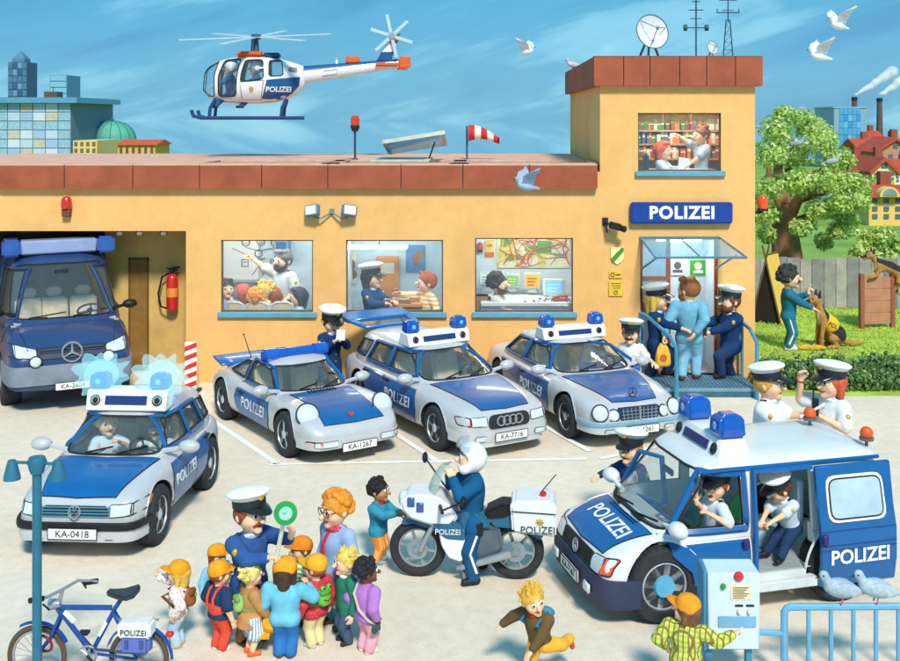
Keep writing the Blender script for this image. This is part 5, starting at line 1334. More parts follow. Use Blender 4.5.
 # ---------------------------------------------------------------- police van, lower right
VL,VWd,VH=.655,.84,.735
def cutbox(a,b,m):
 mb=M(); mb.b2((a[0]*VL,a[1]*VWd,a[2]*VH),(b[0]*VL,b[1]*VWd,b[2]*VH)); return mb.mesh('cut',m,smooth=0)
INW=mat((214,218,216),.7,var=.06)
vspec=saloon(paint=VANWHITE,inm=INW,n=7,bow=.13,st=[(-2.32,.72,.4,.96,0),(-2.27,.84,.3,1.06,0),(-2.0,.89,.26,1.08,0),(-1.0,.9,.26,1.08,0),(.6,.9,.26,1.08,0),(1.3,.9,.26,1.07,.02),(1.6,.9,.26,1.04,.04),(1.9,.89,.26,.97,.04),(2.15,.85,.28,.88,.02),(2.28,.77,.3,.77,.01),(2.32,.62,.36,.64,0)],lv=[(.98,-2.28,1.66,.85),(1.1,-2.28,1.5,.85),(1.79,-2.25,.82,.79),(1.865,-2.18,.7,.73),(1.905,-1.98,.48,.58),(1.93,-1.5,.0,.34)],wr=.345,wx=(1.42,-1.38),wy=.735,ww=.24,spokes=8,hub=mat((92,170,204),.3),inside=(-2.1,1.35,.74,.5),shield=smooth_poly([(-.76,1.1),(.76,1.1),(.69,1.78),(-.69,1.78)],1),shield_x=.4,wins=[[(.18,1.12),(1.28,1.12),(.74,1.74),(.2,1.74)],[(-.82,1.12),(.02,1.12),(.04,1.72),(-.82,1.72)],[(-2.0,1.12),(-1.0,1.12),(-1.0,1.72),(-1.98,1.72)]],rear_win=smooth_poly([(-.66,1.14),(.66,1.14),(.6,1.6),(-.6,1.6)],1),rear_x=-1.9,doors=[dict(low=[(.12,.36),(.95,.36),(1.02,.62),(1.3,.84),(1.34,1.04),(.12,1.04)],handle=None,only='+y')],cut=[cutbox((-.92,.3,.5),(.04,1.4,3),INW)],ccut=[cutbox((-.92,.4,.5),(.04,1.4,1.775),INW)],hood=[(1.50,-.66),(2.2,-.58),(2.24,0),(2.2,.58),(1.50,.66),(1.58,0)],arch=VANWHITE,front=[(smooth_poly([(.46,.62),(.68,.62),(.70,.82),(.46,.80)],1),LAMP,'headlight'),(smooth_poly([(.68,.63),(.815,.64),(.815,.84),(.68,.82)],1),AMBER,'indicator'),(smooth_poly([(-.45,.63),(.45,.63),(.45,.79),(-.45,.79)],1),BLACK,'grille')],mirror=(1.28,.84,1.16),mirm=VANWHITE,seats=[(.3,.42,.50),(.3,-.42,.50)],seatm=mat((170,190,170),.85),ss=.62,steer_at=(.98,.4,1.12),stilt=-35,sr=.15,dash=((1.0,-.74,.7),(1.5,.74,1.06)),rvm=(.86,1.58),unit=None,wipers=((-.5,.02),(.1,.6)),rearp=[])
VLOC,VRZ=Vector((2.40,11.0,0)),-2.88
van,vb,vc,(sx,sy,sz)=car('police_van','white and blue police van with its sliding door open and an officer seated inside','van',vspec,VLOC,VRZ,(VL,VWd,VH))
vq=lambda x,y,z:Vector((x*sx,y*sy,z*sz))
VM=Matrix.Translation(VLOC)@Matrix.Rotation(VRZ,4,'Z')
vwp=lambda x,y,z:VM@Vector((x*VL,y*VWd,z*VH))
BUMP=mat((52,58,84),.6,var=.15)
bp_=ubar(vb,.42*sz,.6,-50,50,.1,.26,.05,sx=.9).build('bumper',BUMP,van)
ubar(vb,.30*sz,.6,-48,48,.1,.10,.03,sx=.9).build('bumper_lip',BUMP,bp_)
for s in(-1,1):mb=M(); mb.box((2.37*sx+.03,s*.52*sy,.41*sz),(.03,.14,.09)); mb.build('fog_light',LAMP,bp_,bevel=.012)
plate(van,'KA-7167',vb,.0,.42*sz,w=.46,h=.11,x=2.37*sx+.03)
c=cast(vb,'+x',(0,.71*sz)); vw_badge(van,c+Vector((.03,0,0)),(1,0,.15),.06)
c=cast(vb,'+z',(1.86*sx,.06)); text('POLIZEI',.235,WHITE,van,c,x=(0,1,0),up=(-1,0,.3),bvh=vb,axis=(0,0,-1),ext=.002,off=.016,bold=.003)
mb=M()
for k in range(2):
 c=cast(vb,'+z',((1.56+.05*k)*sx,0)); mb.tube([c+Vector((0,-.3,.012)),c+Vector((.01,0,.016)),c+Vector((0,.3,.012))],.008,5)
mb.build('air_vent',mat((14,66,116),.5),van)
fr=[(.14,1.09),(1.30,1.09),(.74,1.77),(.16,1.77)]
seam(vc,[(p[0]*sx,p[1]*sz)for p in fr],'+y',.034,off=0,step=.05).build('window_frame',POLBLUE,van,smooth=60)
mb=M(); mb.box(vq(.2,.925,.92),(.06,.03,.1)); mb.build('handle',mat((56,40,110),.4),van,bevel=.012)
mb=M(); mb.tube([vq(.04,.91,.5),vq(.04,.91,1.04),vq(.03,.84,1.79),vq(-.9,.84,1.79)],.03,6); mb.tube([vq(.85,.80,1.83),vq(-2.05,.80,1.83)],.02,6); mb.build('door_rail',POLBLUE,van)
mb=M(); mb.b2(vq(-.94,-.7,.505),vq(.04,.86,.515))
for i in range(9):
 for j in range(9):mb.box(vq(-.9+i*.11,-.6+j*.16,.517),(.05,.012,.006),R=Matrix.Rotation(rad(45 if(i+j)%2 else-45),3,'Z'))
mb.build('load_floor',mat((184,192,196),.5,.3,var=.12),van)
mb=M(); mb.b2(vq(-.92,.84,.30),vq(.04,.97,.42)); mb.build('step_board',mat((206,212,214),.5),van,bevel=.01)
mb=M(); mb.b2(vq(-.95,-.3,.515),vq(-.45,.26,.74)); mb.b2(vq(-1.02,-.1,.76),vq(-.92,.55,1.5)); mb.build('bench',mat((176,206,220),.8),van,bevel=.02)
sd=empty('sliding_door',vq(-1.52,.96,0),0); sd.parent=van
dw,z0,z1=.62*sx,.31*sz,1.81*sz
mb=M(); ps=[(z0,0),(.62*sz,.04),(1.0*sz,.035),(1.3*sz,-.02),(z1,-.08)]
P0=[[(x,y+.0,z)for z,y in ps]+[(x,y+.05,z)for z,y in ps[::-1]]for x in(-dw,dw)]
mb.loft([[(x*1,y,z)for(_,y,z)in P0[0]]for x in(-dw,-dw*.5,0,dw*.5,dw)]); dr=mb.build('door_skin',POLBLUE,sd,bevel=.01,smooth=40)
SB=bvh_of(dr.data); xz=[(-dw*.76,1.12*sz),(dw*.78,1.12*sz),(dw*.78,1.69*sz),(-dw*.72,1.69*sz)]
patch(SB,smooth_poly(xz,1),'+y',.01,.08).build('window_surround',WHITE,sd); patch(SB,smooth_poly(inset(xz,.035),1),'+y',.016,.08).build('window_pane',mat((176,202,214),.12,var=.18,scale=3,coat=.6),sd)
seam(SB,smooth_poly(inset(xz,.03),1),'+y',.009,off=.012).build('window_seal',INK,sd)
for zz in(.78,.84,1.02):seam(SB,[(-dw*.98,zz*sz),(dw*.98,zz*sz)],'+y',.005,closed=False).build('panel_crease',mat((12,64,116),.4),sd)
text('POLIZEI',.185,WHITE,sd,(-.0,.2,.68*sz),x=(-1,0,0),bvh=SB,axis=(0,-1,0),ext=.002,off=.008,bold=.004)
mb=M(); mb.box((dw*.93,.1,.93*sz),(.06,.04,.1)); mb.build('handle',mat((56,40,110),.4),sd,bevel=.012)
od=empty('open_door',vq(1.26,-.9,0),0); od.parent=van; od.rotation_euler=(0,0,rad(-62))
mb=M(); mb.prism([(0,.4*sz),(-1.0*sx,.4*sz),(-1.0*sx,1.05*sz),(0,1.05*sz)],-.04,.0,'xz'); mb.build('door_panel',POLBLUE,od,bevel=.012)
mb=M(); mb.tube([(-.02,-.02,1.05*sz),(-.1,-.02,1.15*sz),(-.55*sx,.03,1.68*sz),(-.98*sx,.03,1.68*sz),(-.98*sx,-.02,1.05*sz)],.03,6); mb.build('window_frame',POLBLUE,od)
mb=M(); mb.prism([(-.06,1.05*sz),(-.55*sx,1.66*sz),(-.96*sx,1.66*sz),(-.96*sx,1.05*sz)],-.006,0,'xz'); mb.build('window_pane',SHIELD,od)
mb=M(); mb.ell((-.12,-.14,1.14*sz),(.05,.08,.11)); mb.tube([(-.1,0,1.06*sz),(-.12,-.14,1.1*sz)],.02,6); mb.build('wing_mirror',VANWHITE,od)
zt=cast(vc,'+z',(.22*sx,0)).z
u=beacon_box(van,.16*sx,0,zt-.03,1.18*sy,l=.34,h=.18,cup=.23)
for x,y in((-1.78,-.3),(-2.1,.52)):
 h=cast(vc,'+z',(x*sx,y*sy)); mb=M(); mb.tube([h,h+Vector((0,0,.08))],.018,6); mb.lathe([(0,.06),(.07,.06),(.07,.09),(0,.09)],h,n=14); o=mb.build('lamp_socket',mat((92,98,104),.5),van)
 mb=M(); mb.ell(h+Vector((0,0,.13)),(.065,.065,.065)); mb.build('orange_lamp',SIGNAL,o)

 # ---------------------------------------------------------------- transporter in the garage
SL,SW,SH=1.144,1.046,1.017
INB=mat((150,150,140),.8)
tspec=saloon(paint=DARKBLUE,inm=INB,n=6.5,bow=.2,side='+y',st=[(-2.5,.85,.4,1.1,0),(-2.45,.93,.34,1.25,0),(-1.5,.95,.3,1.3,0),(.6,.95,.3,1.3,0),(1.4,.95,.3,1.3,.02),(1.75,.94,.3,1.26,.05),(2.05,.92,.3,1.14,.05),(2.28,.88,.32,1.0,.03),(2.38,.8,.36,.88,.02),(2.4,.7,.42,.78,0)],lv=[(1.2,-2.46,1.88,.92),(1.32,-2.46,1.76,.91),(2.12,-2.42,1.02,.80),(2.25,-2.35,.84,.72),(2.32,-2.2,.6,.56),(2.36,-1.8,.1,.3)],wr=.40,wx=(1.55,-1.5),wy=.80,ww=.3,hub=STEEL,inside=(-2.2,1.5,.8,.7),shield=smooth_poly([(-.82,1.34),(.82,1.34),(.70,2.12),(-.70,2.12)],1),shield_x=.6,wins=[[(.3,1.36),(1.52,1.36),(1.0,2.04),(.32,2.04)]],doors=[dict(low=[(.2,.5),(1.05,.5),(1.15,.9),(1.58,1.0),(1.58,1.24),(.2,1.24)],win=[(.3,1.36),(1.52,1.36),(1.0,2.04),(.32,2.04)],m=DARKBLUE,handle=(.36,1.1))],hood=[(1.78,-.72),(2.3,-.62),(2.33,0),(2.3,.62),(1.78,.72),(1.88,0)],hoodm=DARKBLUE,front=[(smooth_poly([(.50,.86),(.80,.88),(.82,1.06),(.50,.98)],1),LAMP,'headlight'),(smooth_poly([(.79,.88),(.88,.89),(.88,1.06),(.79,1.05)],1),AMBER,'indicator'),(smooth_poly([(-.48,.84),(.48,.84),(.5,1.0),(-.5,1.0)],1),mat((24,36,66),.5),'grille')],mirror=(1.5,.9,1.42),mirm=BLACK,seats=[(.5,.45,.8),(.5,-.42,.8),(.5,-.02,.8)],ss=1.0,steer_at=(1.25,.42,1.34),stilt=-40,sr=.2,dash=((1.3,-.8,.9),(1.7,.8,1.28)),rvm=(1.1,2.0),unit=None,wipers=((-.55,.0),(.1,.65)),rearp=[])
tr_,tb,tc,(sx,sy,sz)=car('police_transporter','dark blue police transporter with grey bumper parked in the open garage','van',tspec,(-7.712,19.891,0),-1.10,(SL,SW,SH))
gb=ubar(tb,.60*sz,.6,-33,33,.1,.30,.06,sx=.9).build('bumper',mat((126,134,150),.6,var=.15),tr_)
ubar(tb,.44*sz,.6,-32,32,.1,.12,.03,sx=.9).build('bumper_lip',mat((60,72,100),.6),gb)
for s in(-1,1):c=cast(tb,'+x',(s*.52*sy,.82*sz)); round_lamp(tr_,c+Vector((.06,0,0)),(1,0,0),.085)
c=cast(tb,'+x',(0,.92*sz)); star(tr_,c+Vector((.05,0,0)),(1,0,.1),.15)
mb=M()
for i in range(4):mb.tube([c+Vector((.015,-.48,-.07+.045*i)),c+Vector((.03,0,-.07+.045*i)),c+Vector((.015,.48,-.07+.045*i))],.008,4)
mb.build('grille_bars',mat((70,88,120),.4),tr_)
plate(tr_,'KA-2604',tb,.0,.42*sz,x=2.42*sx+.06)
zt=cast(tc,'+z',(.75*sx,0)).z; mb=M(); mb.b2((.55*sx,-.62,zt),(.85*sx,.62,zt+.24)); lb=mb.build('light_bar',mat((142,160,200),.3,var=.1,coat=.5),tr_,bevel=.03)
for s in(-1,1):mb=M(); mb.b2((.52*sx,s*.62,zt-.02),(.88*sx,s*.92,zt+.27)); mb.build('beacon',mat((24,84,172),.15,coat=.9),lb,bevel=.04,seg=2)

# ---------------------------------------------------------------- helicopter over the flat roof
HD=23.0; HS=HD/FPX
heli=empty('police_helicopter',PT(255,82,HD),rad(7),'white and blue police helicopter with bubble cockpit and orange tail tips hovering over the roof','helicopter')
hx=lambda px:(px-255)*HS; hz=lambda py:(82-py)*HS
HWH=mat((232,234,234),.35,var=.04,coat=.4); HBL=mat((24,84,140),.4,var=.08,coat=.4); HOR=mat((222,96,36),.45,var=.08)
def heli_shell(g,m):
 st_=[(203.5,80,88,3),(206,73,95,10),(212,65,100,16),(222,60,103,20),(238,56.5,104,22),(256,55.5,104,22.5),(274,57,103.5,21),(290,61,99,16),(300,65,92,10),(306,66,86,6)]
 mb=M(); k=28; rings=[]
 for x,t,b,w in st_:
  zc,h=hz((t+b)/2),(b-t)/2*HS-g; w=w*HS-g; r=[]
  for j in range(k):
   a=2*PI*j/k; c,s=math.cos(a),math.sin(a); r.append((hx(x)+(g if x<220 else-g if x>290 else 0),math.copysign(abs(c)**.8,c)*max(w,.01),zc+math.copysign(abs(s)**.8,s)*max(h,.01)))
  rings.append(r)
 mb.loft(rings); return subdivided(mb.mesh('shell',m,smooth=0),1)
hs_=heli_shell(0,[HWH]); HB=bvh_of(hs_)
hp2=lambda ps:[(hx(a),hz(b))for a,b in ps]
HWIN=[[(205,96),(207,72),(216,62),(222,60),(217,76),(217,97)],[(221,97),(221,77),(227,61),(243,59),(239,76),(238,97)],[(242.5,82),(243.5,74),(247,61),(264,60),(265,80)],[(270,77),(270,61),(282,60.5),(284,76)]]
cut=[heli_shell(.045,[mat((120,130,140),.7)])]+[prism_me(smooth_poly(hp2(w),1),-3,3,'xz',[INK])for w in HWIN]
cut.append(prism_me([(-.2,hz(66)),(.2,hz(66)),(.24,hz(94)),(-.24,hz(94))],-9,hx(207),'yz',[INK]))
me=boolean(hs_,cut); me.shade_smooth(); me.set_sharp_from_angle(angle=rad(40)); link('fuselage',me,heli)
for w in HWIN:
 for ax in('-y','+y'):
  q=smooth_poly(hp2(w),1); p_=patch(HB,q,ax,.006,.1,off=-.012).build('cockpit_window',glass((215,236,244),.025,'cockpit_glass'),heli); seam(HB,q,ax,.011,off=.003,step=.05).build('window_seal',INK,p_)
for ax in('-y','+y'):
 q=hp2([(262,102.4),(265,92),(268,80.5),(300,77),(299,86),(292,94),(284,99),(275,101.6)]); patch(HB,q,ax,.008,.07).build('blue_panel',HBL,heli,smooth=30)
 q=hp2([(242,83),(265,81),(262,100),(244,100)]); dd=patch(HB,q,ax,.01,.08).build('door',HWH,heli); seam(HB,q,ax,.007,off=.006).build('door_gap',INK,dd)
 q=hp2([(216,98),(233,98.5),(236,102),(219,101.5)]); seam(HB,q,ax,.006).build('panel_gap',INK,heli)
 q=hp2([(289,67),(297,68),(297,73),(289,72)]); patch(HB,q,ax,.006,.05).build('vent_grille',mat((120,128,134),.6),heli)
c=cast(HB,'-y',(hx(279),hz(90))); text('POLIZEI',.15,WHITE,heli,c,bvh=HB,axis=(0,1,0),ext=.002,off=.012,shear=.1,bold=.004)
c=cast(HB,'-y',(hx(253),hz(89))); mb=M(); mb.ell(c,(.05,.02,.07)); mb.build('crest',GOLD,heli)
def boom(pa,pb,wa,wb,m,nm):
 mb=M(); r=[]
 for x,t,b,w in((pa[0],pa[1],pa[2],wa),(pb[0],pb[1],pb[2],wb)):
  zc,h=hz((t+b)/2),(b-t)/2*HS; r.append([(hx(x),math.cos(2*PI*j/16)*w*HS,zc+math.sin(2*PI*j/16)*h)for j in range(16)])
 mb.loft(r); o=mb.build(nm,[m,HBL],heli)
 for p in o.data.polygons:p.material_index=1 if p.normal.z>.3 else 0
 return o
bo=boom((300,66,84),(398,58,67),8,3,HWH,'tail_boom'); bb_=bvh_of(bo.data)
for ax in('-y',):seam(bb_,hp2([(323,71),(337,69.5),(336,74),(322,76)]),ax,.006).build('panel_gap',INK,bo)
mb=M()
for i,(m_,pl_)in enumerate(((0,[(376,60),(381,51),(393.5,51),(391,60)]),(1,[(381,51),(388,42),(397,42),(393.5,51)]),(2,[(388,42),(394,35),(400,32),(399,38),(397,42)]))):mb.prism(hp2(pl_),-.05,.05,'xz',m_)
mb.build('tail_fin',[HBL,HWH,HOR],heli,bevel=.008)
mb=M(); mb.prism([(hx(375),-.55),(hx(397),-.5),(hx(397),.5),(hx(375),.55)],hz(66),hz(63),'xy'); mb.build('tailplane',HOR,heli,bevel=.01)
for s in(-1,1):mb=M(); mb.b2((hx(398),s*.5-.03,hz(68)),(hx(409),s*.5+.03,hz(57))); mb.build('end_plate',HOR,heli,bevel=.01)
mb=M(); mb.b2((hx(345),-.08,hz(62.5)),(hx(359),.08,hz(56))); mb.build('strobe_housing',HOR,heli,bevel=.02); mb=M(); mb.lathe([(0,0),(.03,0),(.03,.1),(.05,.12),(0,.14)],(hx(336),0,hz(63.8)),n=10); mb.build('aerial',HWH,heli)
mb=M(); mb.b2((hx(237),-.28,hz(57.5)),(hx(264),.28,hz(52))); mb.build('engine_cover',HOR,heli,bevel=.05,seg=2); mb=M(); mb.b2((hx(264),-.2,hz(58)),(hx(280),.2,hz(53))); mb.build('exhaust_box',mat((40,66,100),.5),heli,bevel=.03)
mb=M(); mb.tube([(hx(256),0,hz(54)),(hx(256),0,hz(35))],[.07,.045],10); mb.lathe([(0,-.05),(.1,-.05),(.1,.05),(0,.07)],(hx(256),0,hz(37)),n=14); mb.tube([(hx(252),-.1,hz(52)),(hx(253),-.12,hz(40))],.02,5); mb.build('rotor_mast',mat((60,90,120),.4),heli)
RB=mat((186,204,214),.35,var=.05); tilt=Matrix.Rotation(rad(9),3,'X')@Matrix.Rotation(rad(-2),3,'Y')
for k in range(6):
 a=2*PI*k/6+.18; R=tilt@Matrix.Rotation(a,3,'Z'); mb=M(); mb.box(Vector((hx(256),0,hz(37)))+R@Vector((75*HS*.52,0,0)),(75*HS*.96,.17,.018),R=R); mb.build('rotor_blade',RB,heli,bevel=.004)
tc_=Vector((hx(391),-.14,hz(35)))
for k in range(6):
 R=Matrix.Rotation(2*PI*k/6+.3,3,'Y'); mb=M(); mb.box(tc_+R@Vector((22*HS*.5,0,0)),(22*HS,.014,.065),R=R); mb.build('tail_rotor_blade',RB,heli)
mb=M(); mb.lathe([(0,0),(.07,0),(.06,.14),(0,.15)],tc_+Vector((0,-.03,0)),(0,1,0),12); mb.build('tail_rotor_hub',STEEL,heli)
SK=mat((30,66,116),.45,var=.1)
for s,y in((-1,-.5),(1,.5)):
 mb=M(); z=hz(118 if s<0 else 118); mb.tube([(hx(196),y,z+.16),(hx(198),y,z+.04),(hx(205),y,z),(hx(303),y,z)],.04,8); sk_=mb.build('skid',SK,heli)
 for x in(214,283):mb=M(); mb.tube([(hx(x+3),y*.45,hz(100)),(hx(x),y*.95,hz(108)),(hx(x-1),y,z)],.035,8); mb.build('skid_strut',SK,sk_)

 # ---------------------------------------------------------------- motorcycle
md_=dep(577); MS=md_/FPX
moto=empty('police_motorcycle',(fx(468,md_),md_,0),rad(-4),'white and teal police motorcycle with windscreen and white rear box','motorcycle')
mx=lambda px:(px-468)*MS; mz=lambda py:(577-py)*MS
TEAL=mat((22,96,134),.35,var=.08,coat=.5); MW=mat((226,230,232),.35,var=.04,coat=.4)
def moto_wheel(cx_,cy,r):
 mb=M(); c=(mx(cx_),0,mz(cy)); mb.torus(c,(0,1,0),r*.83,r*.17,40,10,sq=1.15); w=mb.build('wheel',TYRE,moto)
 mb=M(); mb.torus(c,(0,1,0),r*.66,r*.06,36,6)
 for k in range(6):d=Matrix.Rotation(2*PI*k/6+.2,3,'Y')@Vector((1,0,0)); c0=Vector(c); mb.tube([c0+d*r*.12,c0+d*r*.66],[r*.07,r*.05],6)
 mb.build('rim',STEEL,w); mb=M(); mb.lathe([(r*.36,-.05),(r*.36,-.04),(0,-.04)],c,(0,1,0),26); mb.lathe([(0,-.075),(r*.14,-.07),(r*.16,.07),(0,.075)],c,(0,1,0),14); mb.build('brake_disc',mat((150,168,180),.3,.5),w)
R_=28.5*MS
moto_wheel(417.5,548.5,R_); moto_wheel(515.5,548.5,R_)
def mprism(nm,ps,w,m,bev=.03,seg=2,sm=50,par=None):mb=M(); mb.prism([(mx(a),mz(b))for a,b in smooth_poly(ps,1)],-w,w,'xz'); return mb.build(nm,m,par or moto,bevel=bev,seg=seg,smooth=sm)
fa=mprism('fairing',[(402,497),(409,491),(424,489),(440,492),(452,500),(460,512),(452,520),(432,520),(412,514),(404,506)],.19,MW,.06,3)
for s in(-1,1):
 for(a,b,r)in((413,497,.05),(422,502,.05)):mb=M(); mb.box((mx(a),s*.193,mz(b)),(.075,.02,.1)); mb.build('lamp',mat((60,100,160),.2,coat=.6),fa,bevel=.02)
mb=M(); mb.ell((mx(403),0,mz(499)),(.05,.11,.08)); mb.build('headlight',LAMP,moto)
mprism('front_mudguard',[(402,521),(412,516),(424,517),(436,523),(441,532),(430,527),(414,522),(404,524)],.08,TEAL,.02)
mprism('lower_fairing',[(438,516),(464,520),(470,545),(462,556),(450,552),(443,540)],.17,MW,.04)
bd_=mprism('fairing_band',[(433,514),(462,516),(468,534),(448,533),(438,526)],.18,TEAL,.03)
c=Vector((mx(449.5),-.185,mz(526))); text('POLIZEI',.075,WHITE,moto,c,ext=.003)
mprism('tank',[(452,508),(472,504),(486,510),(492,522),(470,528),(455,522)],.14,TEAL,.05)
mprism('engine',[(462,524),(500,522),(504,544),(490,560),(464,560)],.12,mat((104,116,128),.4,.5,var=.2),.03)
mb=M(); mb.tube([(mx(462),-.15,mz(562)),(mx(480),-.16,mz(556)),(mx(512),-.16,mz(546))],[.03,.035,.045],10); mb.build('exhaust',STEEL,moto)
mb=M(); mb.tube([(mx(458),-.13,mz(563)),(mx(474),-.13,mz(563))],.02,6); mb.tube([(mx(462),.0,mz(556)),(mx(467),-.22,mz(577))],.014,6); mb.build('side_stand',STEEL,moto)
mprism('seat',[(486,507),(502,499),(514,500),(516,508),(506,514),(490,516)],.13,BLACK,.04)
mprism('tail_panel',[(488,514),(515,507),(526,512),(545,528),(540,534),(522,524),(496,522)],.12,TEAL,.03)
mb=M(); mb.prism([(mx(511),mz(498)),(mx(514),mz(493)),(mx(552),mz(492)),(mx(556),mz(497)),(mx(556),mz(528)),(mx(513),mz(524))],-.21,.21,'xz'); bx_=mb.build('rear_box',MW,moto,bevel=.025,seg=2)
mb=M(); mb.tube([(mx(512),-.214,mz(503)),(mx(556),-.214,mz(505))],.006,5); mb.build('lid_gap',INK,bx_)
text('POLIZEI',.1,INK,bx_,(mx(538),-.214,mz(521)),ext=.003)
mb=M(); mb.lathe([(0,0),(.02,0),(.02,.01),(0,.01)],(mx(540),-.212,mz(513)),(0,-1,0),12)
for k in range(8):d=Matrix.Rotation(2*PI*k/8,3,'Y')@Vector((1,0,0)); c0=Vector((mx(540),-.216,mz(513))); mb.tube([c0,c0+d*.045],[.012,.003],4)
mb.build('star_badge',GOLD,bx_)
mb=M(); mb.tube([(mx(541),.05,mz(492)),(mx(556),.05,mz(474))],.006,5); mb.build('aerial',INK,moto); mb=M(); mb.lathe([(.03,0),(.035,.03),(0,.05)],(mx(543),-.05,mz(492)),n=12); mb.build('tail_lamp',mat((200,40,30),.2),moto)
mb=M(); rings=[]
for z,x,w in((490,428,.15),(484,429,.16),(474,434,.15),(466,440,.11),(464,442,.08)):
 rings.append([(mx(x)+.09*(y/.15)**2,y*w/.15,mz(z))for y in(-.15,-.1,-.05,0,.05,.1,.15)]+[(mx(x)+.012+.09*(y/.15)**2,y*w/.15,mz(z))for y in(.15,.1,.05,0,-.05,-.1,-.15)])
mb.loft(rings); mb.build('windscreen',glass((210,226,216),.3,'fairing_glass'),moto,smooth=50)
for s in(-1,1):mb=M(); mb.tube([(mx(421),s*.1,mz(548)),(mx(433),s*.1,mz(524)),(mx(442),s*.1,mz(506))],.026,8); mb.build('fork',STEEL,moto)
mb=M(); mb.tube([(mx(446),-.36,mz(501)),(mx(442),-.2,mz(500)),(mx(444),0,mz(501)),(mx(442),.2,mz(500)),(mx(446),.36,mz(501))],.018,7); mb.build('handlebar',BLACK,moto)
for s,zz,xx in((-1,491,466),(1,468,421)):mb=M(); c=Vector((mx(xx),s*.32,mz(zz))); mb.tube([(mx(446),s*.28,mz(501)),c],.01,5); mb.ell(c,(.03,.075,.055)); mb.build('wing_mirror',BLACK,moto)

# ---------------------------------------------------------------- bicycle, lamp post
bdp=8.95; BS=bdp/FPX
bike=empty('police_bicycle',(fx(88,bdp),bdp,0),rad(-3),'blue police bicycle with grey saddle and pannier leaning by the street lamp','bicycle')
ZB=EYE
bxx=lambda px:(px-88)*BS; bz=lambda py:fz(py,bdp)
BBL=mat((24,72,150),.35,var=.1,coat=.4); wr_=bz(656.5)
for cx_ in(36,140):
 c=(bxx(cx_),0,wr_); mb=M(); mb.torus(c,(0,1,0),wr_-.022,.022,48,8); w=mb.build('wheel',mat((92,78,62),.9,var=.2),bike)
 mb=M(); mb.torus(c,(0,1,0),wr_-.05,.012,44,6); mb.build('rim',STEEL,w); mb=M(); c0=Vector(c)
 for k in range(20):d=Matrix.Rotation(2*PI*k/20,3,'Y')@Vector((1,0,0)); mb.tube([c0+Vector((0,(.02 if k%2 else-.02),0)),c0+d*(wr_-.05)],.0028,4)
 mb.lathe([(0,-.045),(.028,-.04),(.028,.04),(0,.045)],c,(0,1,0),12); mb.build('spoke',STEEL,w)
bp2=lambda a,b,y=0:(bxx(a),y,bz(b))
mb=M()
for l,r in(([(58,608),(112,607)],.021),([(60,612),(90,650)],.021),([(92,652),(116,607),(122,598)],.019),([(56,606),(62,617)],.024)):mb.tube([bp2(*p)for p in l],r,8)
for s in(-1,1):mb.tube([bp2(92,651,s*.03),bp2(140,655,s*.05)],.013,6); mb.tube([bp2(114,611,s*.02),bp2(140,655,s*.05)],.012,6)
fm=mb.build('frame',BBL,bike)
mb=M(); mb.tube([bp2(74,622,-.002),bp2(64,612,-.002)],.0225,8); mb.build('frame_band',WHITE,fm); mb=M(); mb.tube([bp2(100,635),bp2(108,621)],.0205,8); mb.build('frame_band',WHITE,fm)
mb=M()
for s in(-1,1):mb.tube([bp2(61,615,s*.04),bp2(52,636,s*.05),bp2(36,656,s*.05)],.014,6)
mb.build('fork',BBL,bike)
mb=M(); mb.tube([bp2(58,606),bp2(62,590)],.016,7); mb.tube([bp2(46,585,-.3),bp2(56,589,-.16),bp2(62,590,0),bp2(70,589,.16),bp2(83,597,.3)],.013,7); mb.build('handlebar',STEEL,bike)
for a,b,s in((46,585,-1),(82,597,1)):mb=M(); mb.tube([bp2(a,b,s*.31),bp2(a+(8 if s<0 else-8),b+(3 if s<0 else-3),s*.21)],.022,8); mb.build('handle_grip',BLACK,bike)
mb=M(); mb.tube([bp2(53,594,-.2),bp2(60,600,-.2)],.008,5); mb.tube([bp2(70,590,.2),bp2(76,599,.2)],.008,5); mb.build('brake_lever',BLACK,bike)
mb=M(); c=Vector(bp2(50,604,-.02)); mb.lathe([(0,.1),(.03,.09),(.045,.02),(.045,0),(0,-.01)],c,(1,0,.1),14); mb.build('headlight',STEEL,bike)
mb=M(); mb.tube([bp2(120,601),bp2(123,594)],.014,6); mb.build('seat_post',STEEL,bike)
mb=M(); mb.loft([[(bxx(x),y*w,bz(z)+(0 if k<3 else-.045))for k,(y)in enumerate((-1,0,1,.8,0,-.8))]for x,z,w in((108,589,.03),(113,590,.045),(122,591,.08),(131,590,.12),(136,588,.115),(138,589,.08))]); mb.build('saddle',mat((56,62,70),.6,var=.15),bike,bevel=.012,seg=2)
mb=M(); mb.torus(bp2(90,652,-.045),(0,1,0),.07,.009,24,5)
for k in range(5):d=Matrix.Rotation(2*PI*k/5,3,'Y')@Vector((1,0,0)); c0=Vector(bp2(90,652,-.045)); mb.tube([c0,c0+d*.07],.01,5)
mb.build('chainring',STEEL,bike); mb=M(); mb.tube([bp2(90,645,-.05),bp2(140,649,-.05)],.006,4); mb.tube([bp2(90,660,-.05),bp2(140,660,-.05)],.006,4); mb.build('chain',mat((90,94,98),.4,.5),bike)
for s,dx,dz in((-1,.1,-.1),(1,-.1,.1)):mb=M(); a=Vector(bp2(90,652,s*.06)); b=a+Vector((dx,s*.01,dz)); mb.tube([a,b],.012,6); mb.box(b+Vector((0,s*.05,0)),(.08,.07,.02)); mb.build('pedal',INK,bike)
